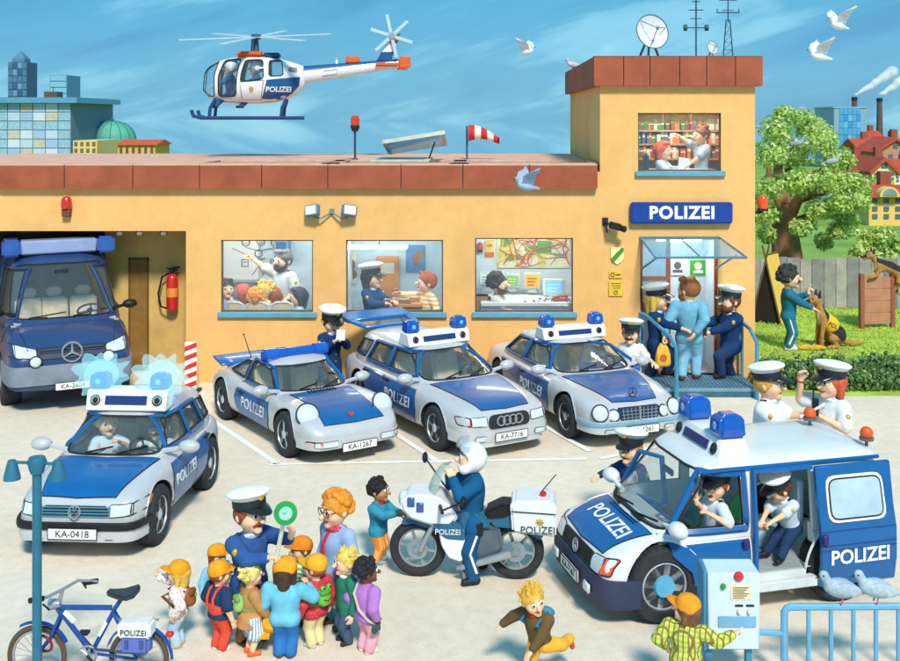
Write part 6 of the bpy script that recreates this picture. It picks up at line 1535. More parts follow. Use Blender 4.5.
for cx_,a0,a1 in((36,25,120),(140,0,160)):
 mb=M(); rg_=[]
 for i in range(15):a=rad(a0+(a1-a0)*i/14); q=wr_+.03; rg_.append([(bxx(cx_)+math.cos(a)*(q+e),y,wr_+math.sin(a)*(q+e))for y,e in((-.03,-.01),(0,.006),(.03,-.01),(0,0))])
 mb.loft(rg_); mb.build('mudguard',BBL,bike)
mb=M(); mb.tube([bp2(118,619,0),bp2(160,618,0)],.01,5); mb.tube([bp2(152,619,.05),bp2(140,655,.06)],.008,5); mb.build('luggage_rack',STEEL,bike)
mb=M(); mb.box(bp2(171,632),(.06,.05,.04)); mb.build('tail_lamp',mat((204,44,32),.25),bike,bevel=.01)
mb=M(); mb.torus(bp2(46,641,-.06),(.2,1,.3),.075,.012,24,6); mb.build('cable_lock',mat((140,40,44),.5),bike)
pb=empty('pannier',bp2(142,630,0),0); pb.location=bike.matrix_basis@Vector(bp2(142,630,0)); pb.rotation_euler=(0,0,rad(-3)); tag(pb,'blue and white bicycle pannier lettered POLIZEI on the luggage rack','pannier')
mb=M(); mb.box((0,-.1,-.02),(.24,.12,.2)); mb.build('bag',mat((96,112,184),.8,var=.15),pb,bevel=.025,seg=2); mb=M(); mb.box((0,-.1,.075),(.27,.15,.13)); mb.build('flap',mat((226,228,230),.6),pb,bevel=.02,seg=2)
text('POLIZEI',.062,INK,pb,(0,-.177,.065),ext=.003)
for x in(-.06,.06):mb=M(); mb.box((x,-.165,-.03),(.03,.015,.06)); mb.build('buckle',mat((70,80,140),.5),pb)
lp_=empty('street_lamp',(fx(37,8.6),8.6,0),0,'teal street lamp post with two small hanging lamps beside the bicycle','street lamp'); LT=mat((42,108,134),.45,var=.15)
lz=lambda py:fz(py,8.6); lx=lambda px:(px-37)*8.6/FPX
mb=M(); mb.tube([(0,0,0),(0,0,lz(470))],.036,12); mb.lathe([(0,0),(.09,0),(.08,.1),(.04,.14)],n=14); mb.build('post',LT,lp_)
mb=M(); mb.lathe([(0,lz(474)),(.05,lz(473)),(.075,lz(462)),(.06,lz(457)),(0,lz(457))],n=14); mb.tube([(lx(10),0,lz(462)),(lx(60),0,lz(464))],.013,6); mb.build('cross_arm',LT,lp_)
for px in(12,58):mb=M(); mb.lathe([(0,.03),(.03,.03),(.04,.0),(.062,-.09),(.066,-.12),(0,-.12)],(lx(px),0,lz(464)),n=14); mb.build('lamp_shade',LT,lp_)

# ---------------------------------------------------------------- ticket machine, barrier
kd=9.0; kx=lambda px:fx(px,kd); kz=lambda py:fz(py,kd)
ma=empty('parking_machine',(kx(735),kd,0),0,'pale blue grey ticket machine with red and green buttons on two blue legs','ticket machine'); o0=kx(735)
mb=M(); mb.b2((kx(708)-o0,0,kz(650)),(kx(760)-o0,.3,kz(573))); mb.build('cabinet',mat((206,222,234),.5,var=.08),ma,bevel=.012)
for px in(707,748):mb=M(); mb.b2((kx(px)-o0,.06,0),(kx(px+6)-o0,.14,kz(650)+.01)); mb.build('leg',RAIL,ma,bevel=.006)
mb=M(); mb.b2((kx(704)-o0,.02,kz(652)),(kx(708)-o0-.003,.27,kz(571))); mb.build('side_panel',RAIL,ma,bevel=.006)
def btn(px,py,r,col,lab=None):mb=M(); mb.lathe([(0,0),(r,0),(r,.012),(r*.7,.025),(0,.028)],(kx(px)-o0,-.002,kz(py)),(0,-1,0),18); mb.build('button',mat(col,.3,coat=.4),ma)
btn(738.5,576,.04,(206,44,40)); btn(723,586,.024,(40,150,60)); btn(739,611,.02,(214,214,206)); btn(749,611,.02,(214,214,206))
mb=M(); mb.b2((kx(730.5)-o0,-.008,kz(599.5)),(kx(750.5)-o0,-.001,kz(584.5))); pn=mb.build('instruction_panel',mat((232,222,182),.6),ma,bevel=.003); mb=M()
for k in range(6):mb.b2((kx(732.5)-o0,-.011,kz(587+2*k)),(kx(748.5-(k%3)*2)-o0,-.008,kz(587+2*k)-.006))
mb.build('print',mat((110,92,60),.8),pn)
mb=M(); mb.b2((kx(718)-o0,-.012,kz(627)),(kx(756)-o0,-.001,kz(616))); mb.build('ticket_slot',mat((120,170,204),.4),ma,bevel=.004)
mb=M(); mb.b2((kx(735)-o0,-.006,kz(606.5)),(kx(743)-o0,-.001,kz(604.5))); mb.b2((kx(746)-o0,-.006,kz(606.5)),(kx(754)-o0,-.001,kz(604.5))); mb.build('label_strip',INK,ma)
ba=empty('metal_barrier',(kx(786),kd+.05,0),0,'pale blue tubular metal barrier at the lower right','barrier'); o1=kx(786); BR=mat((104,170,206),.4,var=.12)
mb=M(); mb.tube([(0,0,0),(0,0,kz(614)),(.02,0,kz(611)),(.05,0,kz(609.5)),(1.6,0,kz(608.5)),(1.6,0,0)],.03,8); mb.build('outer_tube',BR,ba)
for i in range(7):mb=M(); x=.2+i*.185; mb.tube([(x,0,.1),(x,0,kz(609))],.019,7); mb.build('bar',BR,ba)
mb=M(); mb.tube([(0,0,.1),(1.6,0,.1)],.02,7); mb.build('lower_tube',BR,ba); mb=M(); mb.tube([(kx(760)-o1,.02,kz(636)),(0,0,kz(636))],.024,7); mb.build('connector',BR,ba)

# ---------------------------------------------------------------- small things by the station
wb=empty('warning_board',(fx(191,18.7),18.7,0),0,'red and white striped warning board by the garage corner','warning board'); zt=fz(342,18.7); mb=M(); mb.b2((-.1,-.02,.04),(.1,.02,zt)); bo_=mb.build('board',mat((236,234,228),.5),wb)
mb=M(); n=5; hh_=(zt-.04)/n
for i in range(n):z=.04+hh_*i; mb.prism([(-.1,z),(.1,z+hh_*.5),(.1,z+hh_),(-.1,z+hh_*.5)],-.025,-.0205,'xz')
mb.build('stripe',mat((206,52,44),.5),bo_); mb=M(); mb.b2((-.16,-.1,0),(.16,.1,.045)); mb.build('foot',INK,wb)
fd_=F+.93; fe=empty('fire_extinguisher',(fx(174,fd_),fd_,fz(290,fd_)),0,'red fire extinguisher hanging on the garage wall','fire extinguisher')
mb=M(); mb.lathe([(0,-.34),(.1,-.33),(.105,-.3),(.105,.22),(.08,.29),(.035,.32),(0,.32)],(0,-.12,0),n=18); mb.build('cylinder',mat((204,40,32),.3,coat=.4),fe); mb=M(); mb.lathe([(.107,-.1),(.107,.06)],(0,-.12,0),n=18); mb.build('label',mat((232,150,60),.6),fe)
mb=M(); mb.tube([(-.06,-.12,.4),(.14,-.12,.44)],.02,6); mb.box((0,-.12,.36),(.07,.07,.08)); mb.tube([(-.1,-.12,.42),(.1,-.12,.38)],.012,6); mb.build('valve',BLACK,fe); mb=M(); mb.tube([(0,-.12,.36),(-.18,-.14,.26),(-.25,-.14,-.05),(-.2,-.14,-.28),(-.08,-.2,-.3)],.018,7); mb.build('hose',BLACK,fe)
for px in(119,139,163):
 d_=F+.35; sl=empty('spotlight',(fx(px,d_),d_,fz(231)+.1),0,{119:'left spotlight',139:'middle spotlight',163:'right spotlight'}[px]+' of three under the garage ceiling','spotlight','spotlights under the garage ceiling')
 mb=M(); mb.tube([(0,0,.02),(0,0,-.08)],.014,6); mb.lathe([(0,-.02),(.04,-.02),(.07,.1),(.06,.1),(0,.04)],(0,0,-.1),(.25,-.6,-.75),14); mb.build('lamp_head',mat((120,96,60),.5),sl); mb=M(); mb.lathe([(0,.09),(.055,.09),(.05,.105),(0,.11)],(0,0,-.1),(.25,-.6,-.75),14); mb.build('lamp_glass',mat((240,240,236),.2),sl)

 # ---------------------------------------------------------------- training lawn
tn=empty('play_tent',(fx(772,25.2),25.2,0),rad(-36),'small yellow ridge tent with dark opening at the left of the lawn','tent'); w,h,l=.34,fz(254,25.2),.36
mb=M(); mb.add([(-w,-l,0),(0,-l,h),(0,l,h),(-w,l,0),(w,-l,0),(w,l,0)],[(0,1,2,3),(1,4,5,2),(3,2,5)]); mb.build('canvas',mat((232,190,88),.9,var=.12,scale=6),tn,smooth=0); mb=M(); mb.add([(-w*.96,-l+.02,0),(0,-l+.02,h*.97),(w*.96,-l+.02,0)],[(0,1,2)]); mb.build('opening',mat((40,36,34),.95),tn,smooth=0)  # opening is a dark sheet; its colour stands in for interior shade
mb=M()
for s in(-1,1):mb.tube([(s*w*1.05,-l-.02,0),(-s*.08,-l-.02,h*1.15)],.022,6); mb.tube([(s*w*1.05,l+.02,0),(-s*.08,l+.02,h*1.15)],.022,6)
mb.tube([(0,-l-.02,h*1.01),(0,l+.02,h*1.01)],.02,6); mb.build('pole',mat((104,88,66),.9),tn)
wd=24.4; ww_=empty('climbing_wall',(fx(877,wd),wd,0),rad(10),'brown plank climbing wall with two posts that a dog is jumping over','obstacle'); WDM=mat((186,128,104),.9,var=.2,scale=4)
zt=fz(276,wd); mb=M()
for i in range(4):z=.08+(zt-.1)/4*i; mb.b2((-.33,-.02,z+.008),(.33,.03,z+(zt-.1)/4-.004))
mb.build('plank',WDM,ww_,bevel=.006)
for s in(-1,1):mb=M(); mb.b2((s*.37-.05,-.05,0),(s*.37+.05,.06,zt+.06)); mb.build('post',mat((150,92,72),.9,var=.2),ww_,bevel=.01)
def dog(loc,rz,sit,label,s=1.0,vest=False):
 """Shepherd dog, facing -x before turning."""
 if sit:
  P=[elp((-.10,0,.47),(.12,.115,.16),rot('Y',-25),.05),elp((.02,0,.36),(.13,.115,.19),rot('Y',-35),.06),elp((.13,0,.2),(.17,.14,.17),None,.06),cap((-.14,0,.55),(-.2,0,.74),.085,.07,.04)]
  hd=np.array((-.24,0,.80)); legs_=[]
  for y in(-.07,.07):legs_+=[cap((-.14,y,.42),(-.17,y,.2),.05,.035,.02),cap((-.17,y,.2),(-.17,y,.05),.035,.03,.01),cap((-.17,y,.035),(-.24,y,.03),.036,.03,.01),cap((.14,y*1.7,.2),(-.02,y*1.9,.17),.09,.06,.03),cap((-.02,y*1.9,.17),(.08,y*1.9,.05),.045,.035,.015),cap((.08,y*1.9,.04),(-.08,y*1.9,.03),.034,.03,.01)]
  tail=[cap((.26,0,.1),(.42,0,.05),.05,.05,.02),cap((.42,0,.05),(.66,.04,.05),.05,.025,.02)]
 else:
  P=[elp((-.12,0,.40),(.17,.12,.15),rot('Y',12),.05),elp((.1,0,.36),(.2,.105,.13),rot('Y',22),.05),elp((.27,0,.26),(.13,.115,.14),rot('Y',40),.05),cap((-.2,0,.47),(-.3,0,.58),.085,.07,.04)]
  hd=np.array((-.36,0,.64)); legs_=[]
  for y in(-.07,.07):legs_+=[cap((-.16,y,.34),(-.26,y,.2),.05,.036,.02),cap((-.26,y,.2),(-.38,y,.17),.036,.03,.01),cap((-.38,y,.17),(-.43,y,.15),.034,.028,.01),cap((.3,y,.2),(.24,y*1.3,.05),.08,.05,.03),cap((.24,y*1.3,.05),(.36,y*1.3,-.08),.045,.032,.01),cap((.36,y*1.3,-.08),(.32,y*1.3,-.2),.03,.026,.01),cap((.32,y*1.3,-.21),(.26,y*1.3,-.22),.03,.026,.01)]
  tail=[cap((.36,0,.2),(.46,0,.02),.05,.05,.02),cap((.46,0,.02),(.48,0,-.2),.05,.02,.02)]
 H_=[elp(hd,(.105,.085,.085),None,.02),cap(hd+(-.06,0,-.01),hd+(-.2,0,-.045),.055,.035,.025),cap(hd+(-.05,0,-.06),hd+(-.16,0,-.09),.03,.022,.01)]
 H_+=[cap(hd+(.03,.055*q,.06),hd+(.045,.07*q,.17),.032,.008,.01)for q in(-1,1)]
 V,Fc=skin(P+H_+legs_+tail,.0125)
 c=V[Fc].mean(1); sad=np.zeros(len(Fc),int)
 if sit:back=(c[:,0]>-.1+.25*(.5-c[:,2]))&(c[:,2]>.14)&((c[:,0]-.06)+(c[:,2]-.3)>-.1)&(c[:,2]<.74)
 else:back=(c[:,2]>.38-.45*(c[:,0]-.0))&(c[:,2]<.6)&(c[:,0]>-.26)
 sad[back]=1; d=c-hd
 sad[(d[:,2]>-.04)&(d[:,0]>.0)&(np.abs(d[:,1])>.0)&(d[:,2]>.03)]=1; sad[(d[:,0]<-.12)&(d[:,2]>-.05)&(np.abs(d[:,1])<.06)&(np.abs(d[:,2])<.1)]=1
 sad[(c[:,0]>.5)&sit]=0; chest=(c[:,0]<-.16)&(c[:,2]<hd[2]-.16)&(c[:,2]>hd[2]-.42)&(np.abs(c[:,1])<.06); sad[chest]=2
 o=link('dog',np_mesh('dog',[(V,Fc,0)],[mat((178,130,78),.9,var=.25,scale=12,bump=.4),mat((44,42,46),.9,var=.3,scale=14,bump=.4),mat((216,190,150),.9)],s),None,loc,rz)
 o.data.polygons.foreach_set('material_index',sad.astype(np.int32)); tag(o,label,'dog','shepherd dogs in training')
 hv=Vector(hd)*s
 for q in(-1,1):mb=M(); mb.ell(hv+Vector((-.085,.05*q,.025))*s,.014*s); mb.build('eye',BLACK,o)
 mb=M(); mb.ell(hv+Vector((-.235,0,-.03))*s,.022*s); mb.build('nose',BLACK,o); mb=M(); mb.ell(hv+Vector((-.19,0,-.085))*s,(.05*s,.022*s,.012*s)); mb.build('tongue',mat((206,90,90),.5),o)
 if vest:
  r=skin([elp((.03,0,.37),(.145,.135,.17),rot('Y',-35),.03),elp((-.05,0,.44),(.13,.135,.15),rot('Y',-30),.03)],.012,[((-1,0,.5),(-.1,0,.42)),((1,0,-.55),(.11,0,.32)),((0,0,-1),(0,0,.27))])
  vo=link('vest',np_mesh('vest',[(r[0],r[1],0)],[mat((234,186,44),.7,var=.06)],s),o)
  B_=bvh_of(vo.data)
  for sd_ in(-1,1):text('POL',.1*s,INK,vo,(.0,sd_*.14*s,.385*s),x=(-sd_*1,0,.45*sd_),up=(.0,0,1),bvh=B_,axis=(0,-sd_,0),ext=.002,off=.004)
 return o
dd=22.3; dog(Vector((fx(829,dd),dd,.004)),rad(12),True,'black and tan shepherd sitting on the lawn in a yellow POL vest',1.22,True)
dog(Vector((fx(886,wd),wd+.0,fz(276,wd)-.17)),rad(10),False,'black and tan shepherd leaping over the plank climbing wall',1.0)
ry=22.0; rt=empty('rope_toy',(fx(811,ry),ry,.004),0,'yellow braided rope toy lying in the grass by the trainer','dog toy')
mb=M(); mb.tube([(-.2,0,.05),(-.1,.03,.07),(0,0,.06),(.1,-.03,.07),(.2,0,.05)],[.05,.06,.045,.06,.05],8); mb.torus((-.22,0,.05),(0,.3,1),.06,.03,16,6); mb.torus((.22,0,.05),(0,.3,1),.06,.03,16,6); mb.build('braid',mat((214,172,60),.9,var=.3,scale=20),rt)

# ---------------------------------------------------------------- pigeons
def pigeon(loc,rz,label,fly=False,s=1.0,col=(150,184,206),pitch=0):
 """Facing -x before turning."""
 P=[elp((0,0,.1),(.13,.062,.066),rot('Y',12),.02),cap((-.09,0,.13),(-.125,0,.19),.042,.03,.02),elp((-.135,0,.205),(.036,.032,.034),None,.012),cap((.1,0,.08),(.21,0,.055),.034,.014,.02)]
 if not fly:P+=[elp((.03,q*.052,.105),(.11,.02,.048),rot('Y',14),.01)for q in(-1,1)]
 r=skin(P,.0095); o=link('pigeon',np_mesh('pigeon',[(r[0],r[1],0)],[mat(col,.7,var=.2,scale=22)],s),None,loc,0); o.rotation_euler=(0,rad(pitch),rz); tag(o,label,'pigeon','pigeons around the station')
 mb=M(); mb.tube([Vector((-.165,0,.2))*s,Vector((-.2,0,.192))*s],[.01*s,.003*s],5); mb.build('beak',INK,o); mb=M()
 for q in(-1,1):mb.ell(Vector((-.15,q*.027,.212))*s,.007*s,nu=8,nv=5)
 mb.build('eye',BLACK,o)
 if fly:
  for q in(-1,1):
   mb=M(); rings=[]
   for t,w,z,x in((0,.1,0,0),(.35,.11,.14,.0),(.7,.09,.2,.03),(1,.03,.24,.09)):rings.append([((x-w+.02)*s,q*(.04+t*.22)*s,(.12+z*.9)*s),((x+w)*s,q*(.05+t*.23)*s,(.12+z)*s),((x+w*.2)*s,q*(.05+t*.23)*s,(.135+z)*s)])
   mb.loft(rings); mb.build('wing',mat(tuple(int(c*.95)for c in col),.7,var=.25,scale=25),o)
 else:
  for q in(-1,1):mb=M(); mb.tube([Vector((-.0,q*.025,.05))*s,Vector((-.01,q*.028,.0))*s],.006*s,5); mb.build('leg',mat((190,100,90),.6),o)
 return o
WHP=(226,230,232)
def pg(px,py,d,rz,lab,fly,s,col=(150,184,206),pitch=0):return pigeon(PT(px,py,d),rad(rz),lab,fly,s,col,pitch)
pg(527,57,16,150,'pale pigeon flying in the sky left of the tower',True,.72,WHP); pg(526,193,15,20,'blue grey pigeon flying before the tiled parapet',True,.95,(158,184,208)); pg(838,32,14,25,'white pigeon flying highest at the upper right',True,.85,WHP); pg(819,63,14,10,'white pigeon flying below another at the upper right',True,.85,WHP)
pigeon(Vector((fx(573,F+4.6),F+4.6,fz(57)-.01)),rad(20),'small pigeon perched on the far left edge of the tower roof',False,1.0,(190,204,214))
pg(797,148,27.0,150,'grey pigeon perched in the left of the tree crown',False,1.15,(160,176,190)); pg(832,166,27.2,170,'grey pigeon perched in the right of the tree crown',False,1.15,(160,176,190))
pigeon(Vector((kx(843),kd+.05,kz(608.5)+.028)),rad(12),'blue grey pigeon perched leftmost on the metal barrier',False,1.15,(164,184,198)); pigeon(Vector((kx(879),kd+.05,kz(608.5)+.028)),rad(6),'blue grey pigeon perched rightmost on the metal barrier',False,1.15,(172,190,202))

# ---------------------------------------------------------------- the town behind
def block(name,px0,px1,ytop,d,m,label,dep_=6.0,cat='building',rz=0,ybase=None):
 o=empty(name,(fx((px0+px1)/2,d),d,0),rz,label,cat); w=fx(px1,d)-fx(px0,d); h=fz(ytop,d); mb=M(); mb.b2((-w/2,0,0),(w/2,dep_,h)); mb.build('wall',m,o,smooth=0); return o,w,h
def win_grid(o,w,h,cols,rows,z0,m,fm=None,ww=.5,hh=.55,x0=0.0,panes=False):
 for i in range(cols):
  for j in range(rows):
   cx_=-w/2+x0+(w-2*x0)*(i+.5)/cols; cz=z0+(h-z0)*(j+.5)/rows; a=(w-2*x0)/cols*ww/2; b=(h-z0)/rows*hh/2
   mb=M(); mb.b2((cx_-a,-.06,cz-b),(cx_+a,.02,cz+b)); f=mb.build('window',m if not isinstance(m,list)else m[(i*7+j*3+i*j)%len(m)],o,smooth=0)
def roof(o,w,h,rise,m,dep_=6.0,over=.3):
 mb=M(); a=w/2+over; mb.add([(-a,-over,h),(a,-over,h),(a,dep_/2,h+rise),(-a,dep_/2,h+rise),(-a,dep_+over,h),(a,dep_+over,h)],[(0,1,2,3),(3,2,5,4),(0,3,4),(1,5,2),(0,4,5,1)]); return mb.build('roof',m,o,smooth=0)
REDR=mat((190,78,54),.85,var=.2,scale=1); GLS=[mat((186,206,228),.2,var=.1,scale=.3),mat((160,186,220),.2,var=.1,scale=.3),mat((204,214,228),.2,var=.1,scale=.3),mat((196,190,176),.3),mat((150,188,208),.2)]
FRM=mat((108,128,150),.6)
d=70; o,w,h=block('office_block',-30,71,103,d,FRM,'pale glass office block with blue flat roof at the far left',8); win_grid(o,w,h,8,6,fz(157,d)-.0,GLS,ww=.93,hh=.92)
mb=M(); mb.b2((-w/2-.4,-.5,h),(w/2+.55,8,h+fz(97.5,d)-fz(103,d))); mb.build('roof',mat((92,150,186),.5,var=.1),o,smooth=0)
mb=M(); x=fx(44,d)-fx(20.5,d); mb.b2((x-.4,1,h),(x+.45,2,h+.75)); mb.tube([(x,1.5,h),(x,1.5,h+1.1)],.03,5); mb.build('roof_hut',mat((92,82,74),.8),o,smooth=0)
TWB=[mat((76,120,156),.3,var=.2,scale=.4),mat((104,148,182),.3,var=.2,scale=.4),mat((58,94,128),.3,var=.2,scale=.4)]
d=130; o,w,h=block('skyscraper',8,27,62,d,mat((66,96,124),.5),'slim blue glass tower with pyramid top behind the office block',3); win_grid(o,w,h,4,14,0,TWB,ww=.86,hh=.84)
mb=M(); mb.b2((-w*.32,.2,h),(w*.32,2,h+.45)); mb.add([(-w*.32,.2,h+.45),(w*.32,.2,h+.45),(w*.32,2,h+.45),(-w*.32,2,h+.45),(0,1.1,fz(50,d))],[(0,1,4),(1,2,4),(2,3,4),(3,0,4)]); mb.build('roof',mat((84,128,158),.5),o,smooth=0)
d=120; o,w,h=block('high_rise',50,67,75,d,mat((90,140,172),.6),'pale blue high rise of open floors behind the office block',4); win_grid(o,w,h,1,14,0,[mat((128,184,214),.3,var=.1)],ww=.92,hh=.84)
d=78; o=empty('factory_chimney',(fx(89.5,d),d,0),0,'dark slim chimney left of the green dome','chimney'); mb=M(); h=fz(111.5,d); mb.tube([(0,0,0),(0,0,h)],[.24,.17],10); mb.build('shaft',mat((86,84,78),.9,var=.2),o); mb=M(); mb.lathe([(.17,0),(.2,0),(.2,.2),(.16,.2)],(0,0,h-.2),n=10); mb.build('rim',INK,o)
d=76; o=empty('domed_hall',(fx(112.5,d),d,0),0,'round hall with a green copper dome behind the flat roof','building'); r=22*d/FPX; zb=fz(141,d); mb=M(); mb.lathe([(0,0),(r,0),(r,zb),(0,zb)],n=28); mb.build('wall',mat((196,204,200),.8,var=.1),o)
mb=M(); H_=fz(122.5,d)-zb; mb.lathe([(r*1.06,zb-.05),(r*1.06,zb+.1)]+[(r*1.02*math.cos(a),zb+.1+H_*math.sin(a))for a in[PI/2*i/9 for i in range(10)]],n=28); dm=mb.build('dome',mat((86,168,150),.6,var=.25,scale=.8),o)
for k in range(14):a=2*PI*k/14; mb=M(); mb.tube([(r*1.04*math.cos(b)*math.cos(a),r*1.04*math.cos(b)*math.sin(a),zb+.1+H_*1.01*math.sin(b))for b in[PI/2*i/8 for i in range(9)]],.03,4); mb.build('rib',mat((60,130,118),.6),dm)
mb=M(); mb.tube([(0,0,zb+H_),(0,0,fz(117,d))],[.1,.03],6); mb.ell((0,0,zb+H_+.2),.12); mb.build('finial',mat((60,110,110),.6),o)
for px in(101,112,123):mb=M(); x=fx(px,d)-fx(112.5,d); y=-math.sqrt(max(r*r-x*x,0)); mb.b2((x-.18,y-.05,0),(x+.18,y+.1,zb-.25)); mb.build('window',mat((110,150,176),.4),o,smooth=0)
YEL=mat((228,200,130),.85,var=.1)
d=66; o,w,h=block('town_house',73,97,140.5,d,YEL,'small flat pale yellow house left of the dome',4); win_grid(o,w,h,4,3,fz(160,d),mat((120,110,84),.6),ww=.5,hh=.55)
d=64; o,w,h=block('town_house',118,155,145,d,mat((224,178,84),.85,var=.1),'low ochre house with red roof right of the dome',3); win_grid(o,w,h,6,1,fz(158,d),mat((90,84,76),.6),ww=.4,hh=.75); roof(o,w,h,.3,mat((206,84,50),.8),3,.15)
d=105; o,w,h=block('glass_tower',834,866,108,d,mat((136,168,190),.5,var=.1),'blue glass office tower at the right behind the tree',6); win_grid(o,w,h,5,9,0,[mat((84,164,212),.15,var=.1),mat((110,180,220),.15,var=.1),mat((70,146,200),.15,var=.1)],ww=.94,hh=.94,x0=.5)
mb=M(); mb.b2((-w/2-.08,-.08,h),(w/2+.08,6,h+.12)); mb.build('roof',mat((150,176,190),.6),o,smooth=0)
for px,top,lab in((854.5,97,'thin dark chimney just behind the glass tower'),(879.5,98,'tall dark factory chimney at the right edge')):
 d=118; o=empty('factory_chimney',(fx(px,d),d,0),0,lab,'chimney'); h=fz(top,d); mb=M(); mb.tube([(0,0,0),(0,0,h)],[.42,.26],12); mb.build('shaft',mat((92,84,84),.9,var=.25),o); mb=M(); mb.lathe([(.26,0),(.32,0),(.32,.35),(.24,.35)],(0,0,h-.35),n=12); mb.build('rim',INK,o)
SMK=bpy.data.materials.new('smoke'); SMK.use_nodes=True
def smoke_mat():
 nt=SMK.node_tree; N=nt.nodes; L=nt.links; N.clear(); o=N.new('ShaderNodeOutputMaterial'); mx=N.new('ShaderNodeMixShader'); t=N.new('ShaderNodeBsdfTransparent'); e=N.new('ShaderNodeBsdfDiffuse'); e.inputs[0].default_value=(.85,.85,.88,1)
 lw=N.new('ShaderNodeLayerWeight'); lw.inputs['Blend'].default_value=.4; mr=N.new('ShaderNodeMapRange'); mr.inputs['From Min'].default_value=0; mr.inputs['From Max'].default_value=1; mr.inputs['To Min'].default_value=.55; mr.inputs['To Max'].default_value=.05
 L.new(lw.outputs['Facing'],mr.inputs[0]); L.new(mr.outputs[0],mx.inputs['Fac']); L.new(t.outputs[0],mx.inputs[1]); L.new(e.outputs[0],mx.inputs[2]); L.new(mx.outputs[0],o.inputs[0])
smoke_mat(); rg=random.Random(9); d=118
for(x0,y0),(x1,y1),lab in(((856,95),(893,72),'thin trail of white smoke from the chimney behind the glass tower'),((881,95),(905,78),'thin trail of white smoke from the tall chimney at the right edge')):
 P=[]
 for i in range(16):t=i/15; p=PT(x0+(x1-x0)*t+rg.uniform(-1,1),y0+(y1-y0)*t+rg.uniform(-1,1),d); P.append(elp(np.array(p),(.18+.45*t*rg.uniform(.7,1.2),)*3,None,.15))
 r=skin(P,.12); o=link('smoke_trail',np_mesh('smoke_trail',[(r[0],r[1],0)],[SMK])); tag(o,lab,'smoke',kind='stuff')
WALLS={'white':mat((226,226,222),.85,var=.06),'cream':mat((240,220,160),.85,var=.06),'ochre':mat((236,196,112),.85,var=.06),'brown':mat((186,140,112),.85,var=.1)}
WD=mat((84,110,128),.4)
def house(px0,px1,ye,yr,d,col,lab,cols=3,rows=2,dep_=5,gable=False,z0=None,wm=WD):
 o,w,h=block('town_house',px0,px1,ye,d,WALLS[col],lab,dep_); win_grid(o,w,h,cols,rows,z0 if z0 is not None else h*.2,wm,ww=.42,hh=.55); rise=fz(yr,d)-h
 if gable:
  mb=M(); a=w/2+.2; mb.add([(-a,-.25,h),(0,-.25,h+rise),(a,-.25,h),(-a,dep_,h),(0,dep_,h+rise),(a,dep_,h),(-a,-.25,h-.2),(a,-.25,h-.2),(0,-.25,h+rise-.25),(-a,dep_,h-.2),(a,dep_,h-.2),(0,dep_,h+rise-.25)],[(0,1,4,3),(1,2,5,4),(6,9,11,8),(8,11,10,7),(0,6,8,1),(1,8,7,2),(3,4,11,9),(4,5,10,11),(0,3,9,6),(2,7,10,5)]); mb.build('roof',REDR,o,smooth=0)
  mb=M(); mb.add([(-w/2,0,h),(w/2,0,h),(0,0,h+rise*.92)],[(0,1,2)]); mb.build('gable_wall',WALLS[col],o,smooth=0); mb=M(); mb.b2((-.2,-.04,h+rise*.25),(.2,.02,h+rise*.55)); mb.build('window',wm,o,smooth=0)
 else:roof(o,w,h,rise,REDR,dep_)
 mb=M(); mb.b2((w*.2,dep_*.5,h+rise*.6),(w*.2+.5,dep_*.5+.5,h+rise+.6)); mb.build('chimney',mat((150,84,64),.9),o,smooth=0); return o,w,h
house(861,877,150,139,95,'white','white town house with red roof below the glass tower',3,2); house(876,915,152,137,88,'brown','brown town house with wide red roof at the right edge',4,2,gable=True)
house(851,872,166,156,80,'white','white town house with red roof partly behind the tree crown',4,2); house(872,896,172,157,74,'cream','cream gabled town house in the middle of the right hand roofs',3,3,gable=True)
house(893,925,172,160,78,'white','white town house cut by the right edge',4,3); house(869,915,197,188,48,'ochre','large ochre town house with round gable windows nearest the fence',4,3)
house(855,868,186,178,62,'cream','small cream house between the tree crown and the ochre house',2,2); house(862,884,140,131,112,'cream','far cream house under the glass tower',3,2); house(888,905,147,138,100,'ochre','far ochre house with red roof at the right edge',3,2,gable=True); house(838,853,178,169,70,'brown','brown house mostly behind the tree crown',2,3)
o,w,h=block('town_house',845,871,199,52,WALLS['white'],'plain white wall of a house between tree and ochre house',5); win_grid(o,w,h,2,3,h*.2,WD,ww=.4,hh=.5)
o=empty('semicircular_gable',(fx(890,47.6),47.6,0),0,'round topped gable on the ochre house by the right edge','gable'); r=10*47.6/FPX; z=fz(197,47.6); mb=M(); mb.prism([(r*math.cos(a),z+r*math.sin(a))for a in[PI*i/14 for i in range(15)]],0,.6,'xz'); mb.build('wall',WALLS['ochre'],o); mb=M(); mb.prism([(r*.72*math.cos(a),z+.05+r*.72*math.sin(a))for a in[PI*i/14 for i in range(15)]],-.03,.01,'xz'); mb.build('fanlight',mat((120,150,160),.3),o)
for px,py,rp,d,lab in((878,182,7,60,'small round tree before the cream gabled house'),(886,184,7,60,'small round tree right of another before the cream house'),(849,232,10,44,'pale green shrub by the white wall behind the fence')):
 o=empty('small_tree',(fx(px,d),d,0),0,lab,'tree'); r=rp*d/FPX; z=fz(py,d); leaves(700,clumps([((0,0,z),r,1),((r*.4,0,z-r*.3),r*.7,1),((-r*.4,0,z-r*.2),r*.7,1)],.5),.11,LG,'crown',o,int(px)); mb=M(); mb.tube([(0,0,0),(0,0,z)],.08,6); mb.build('trunk',BARK,o)

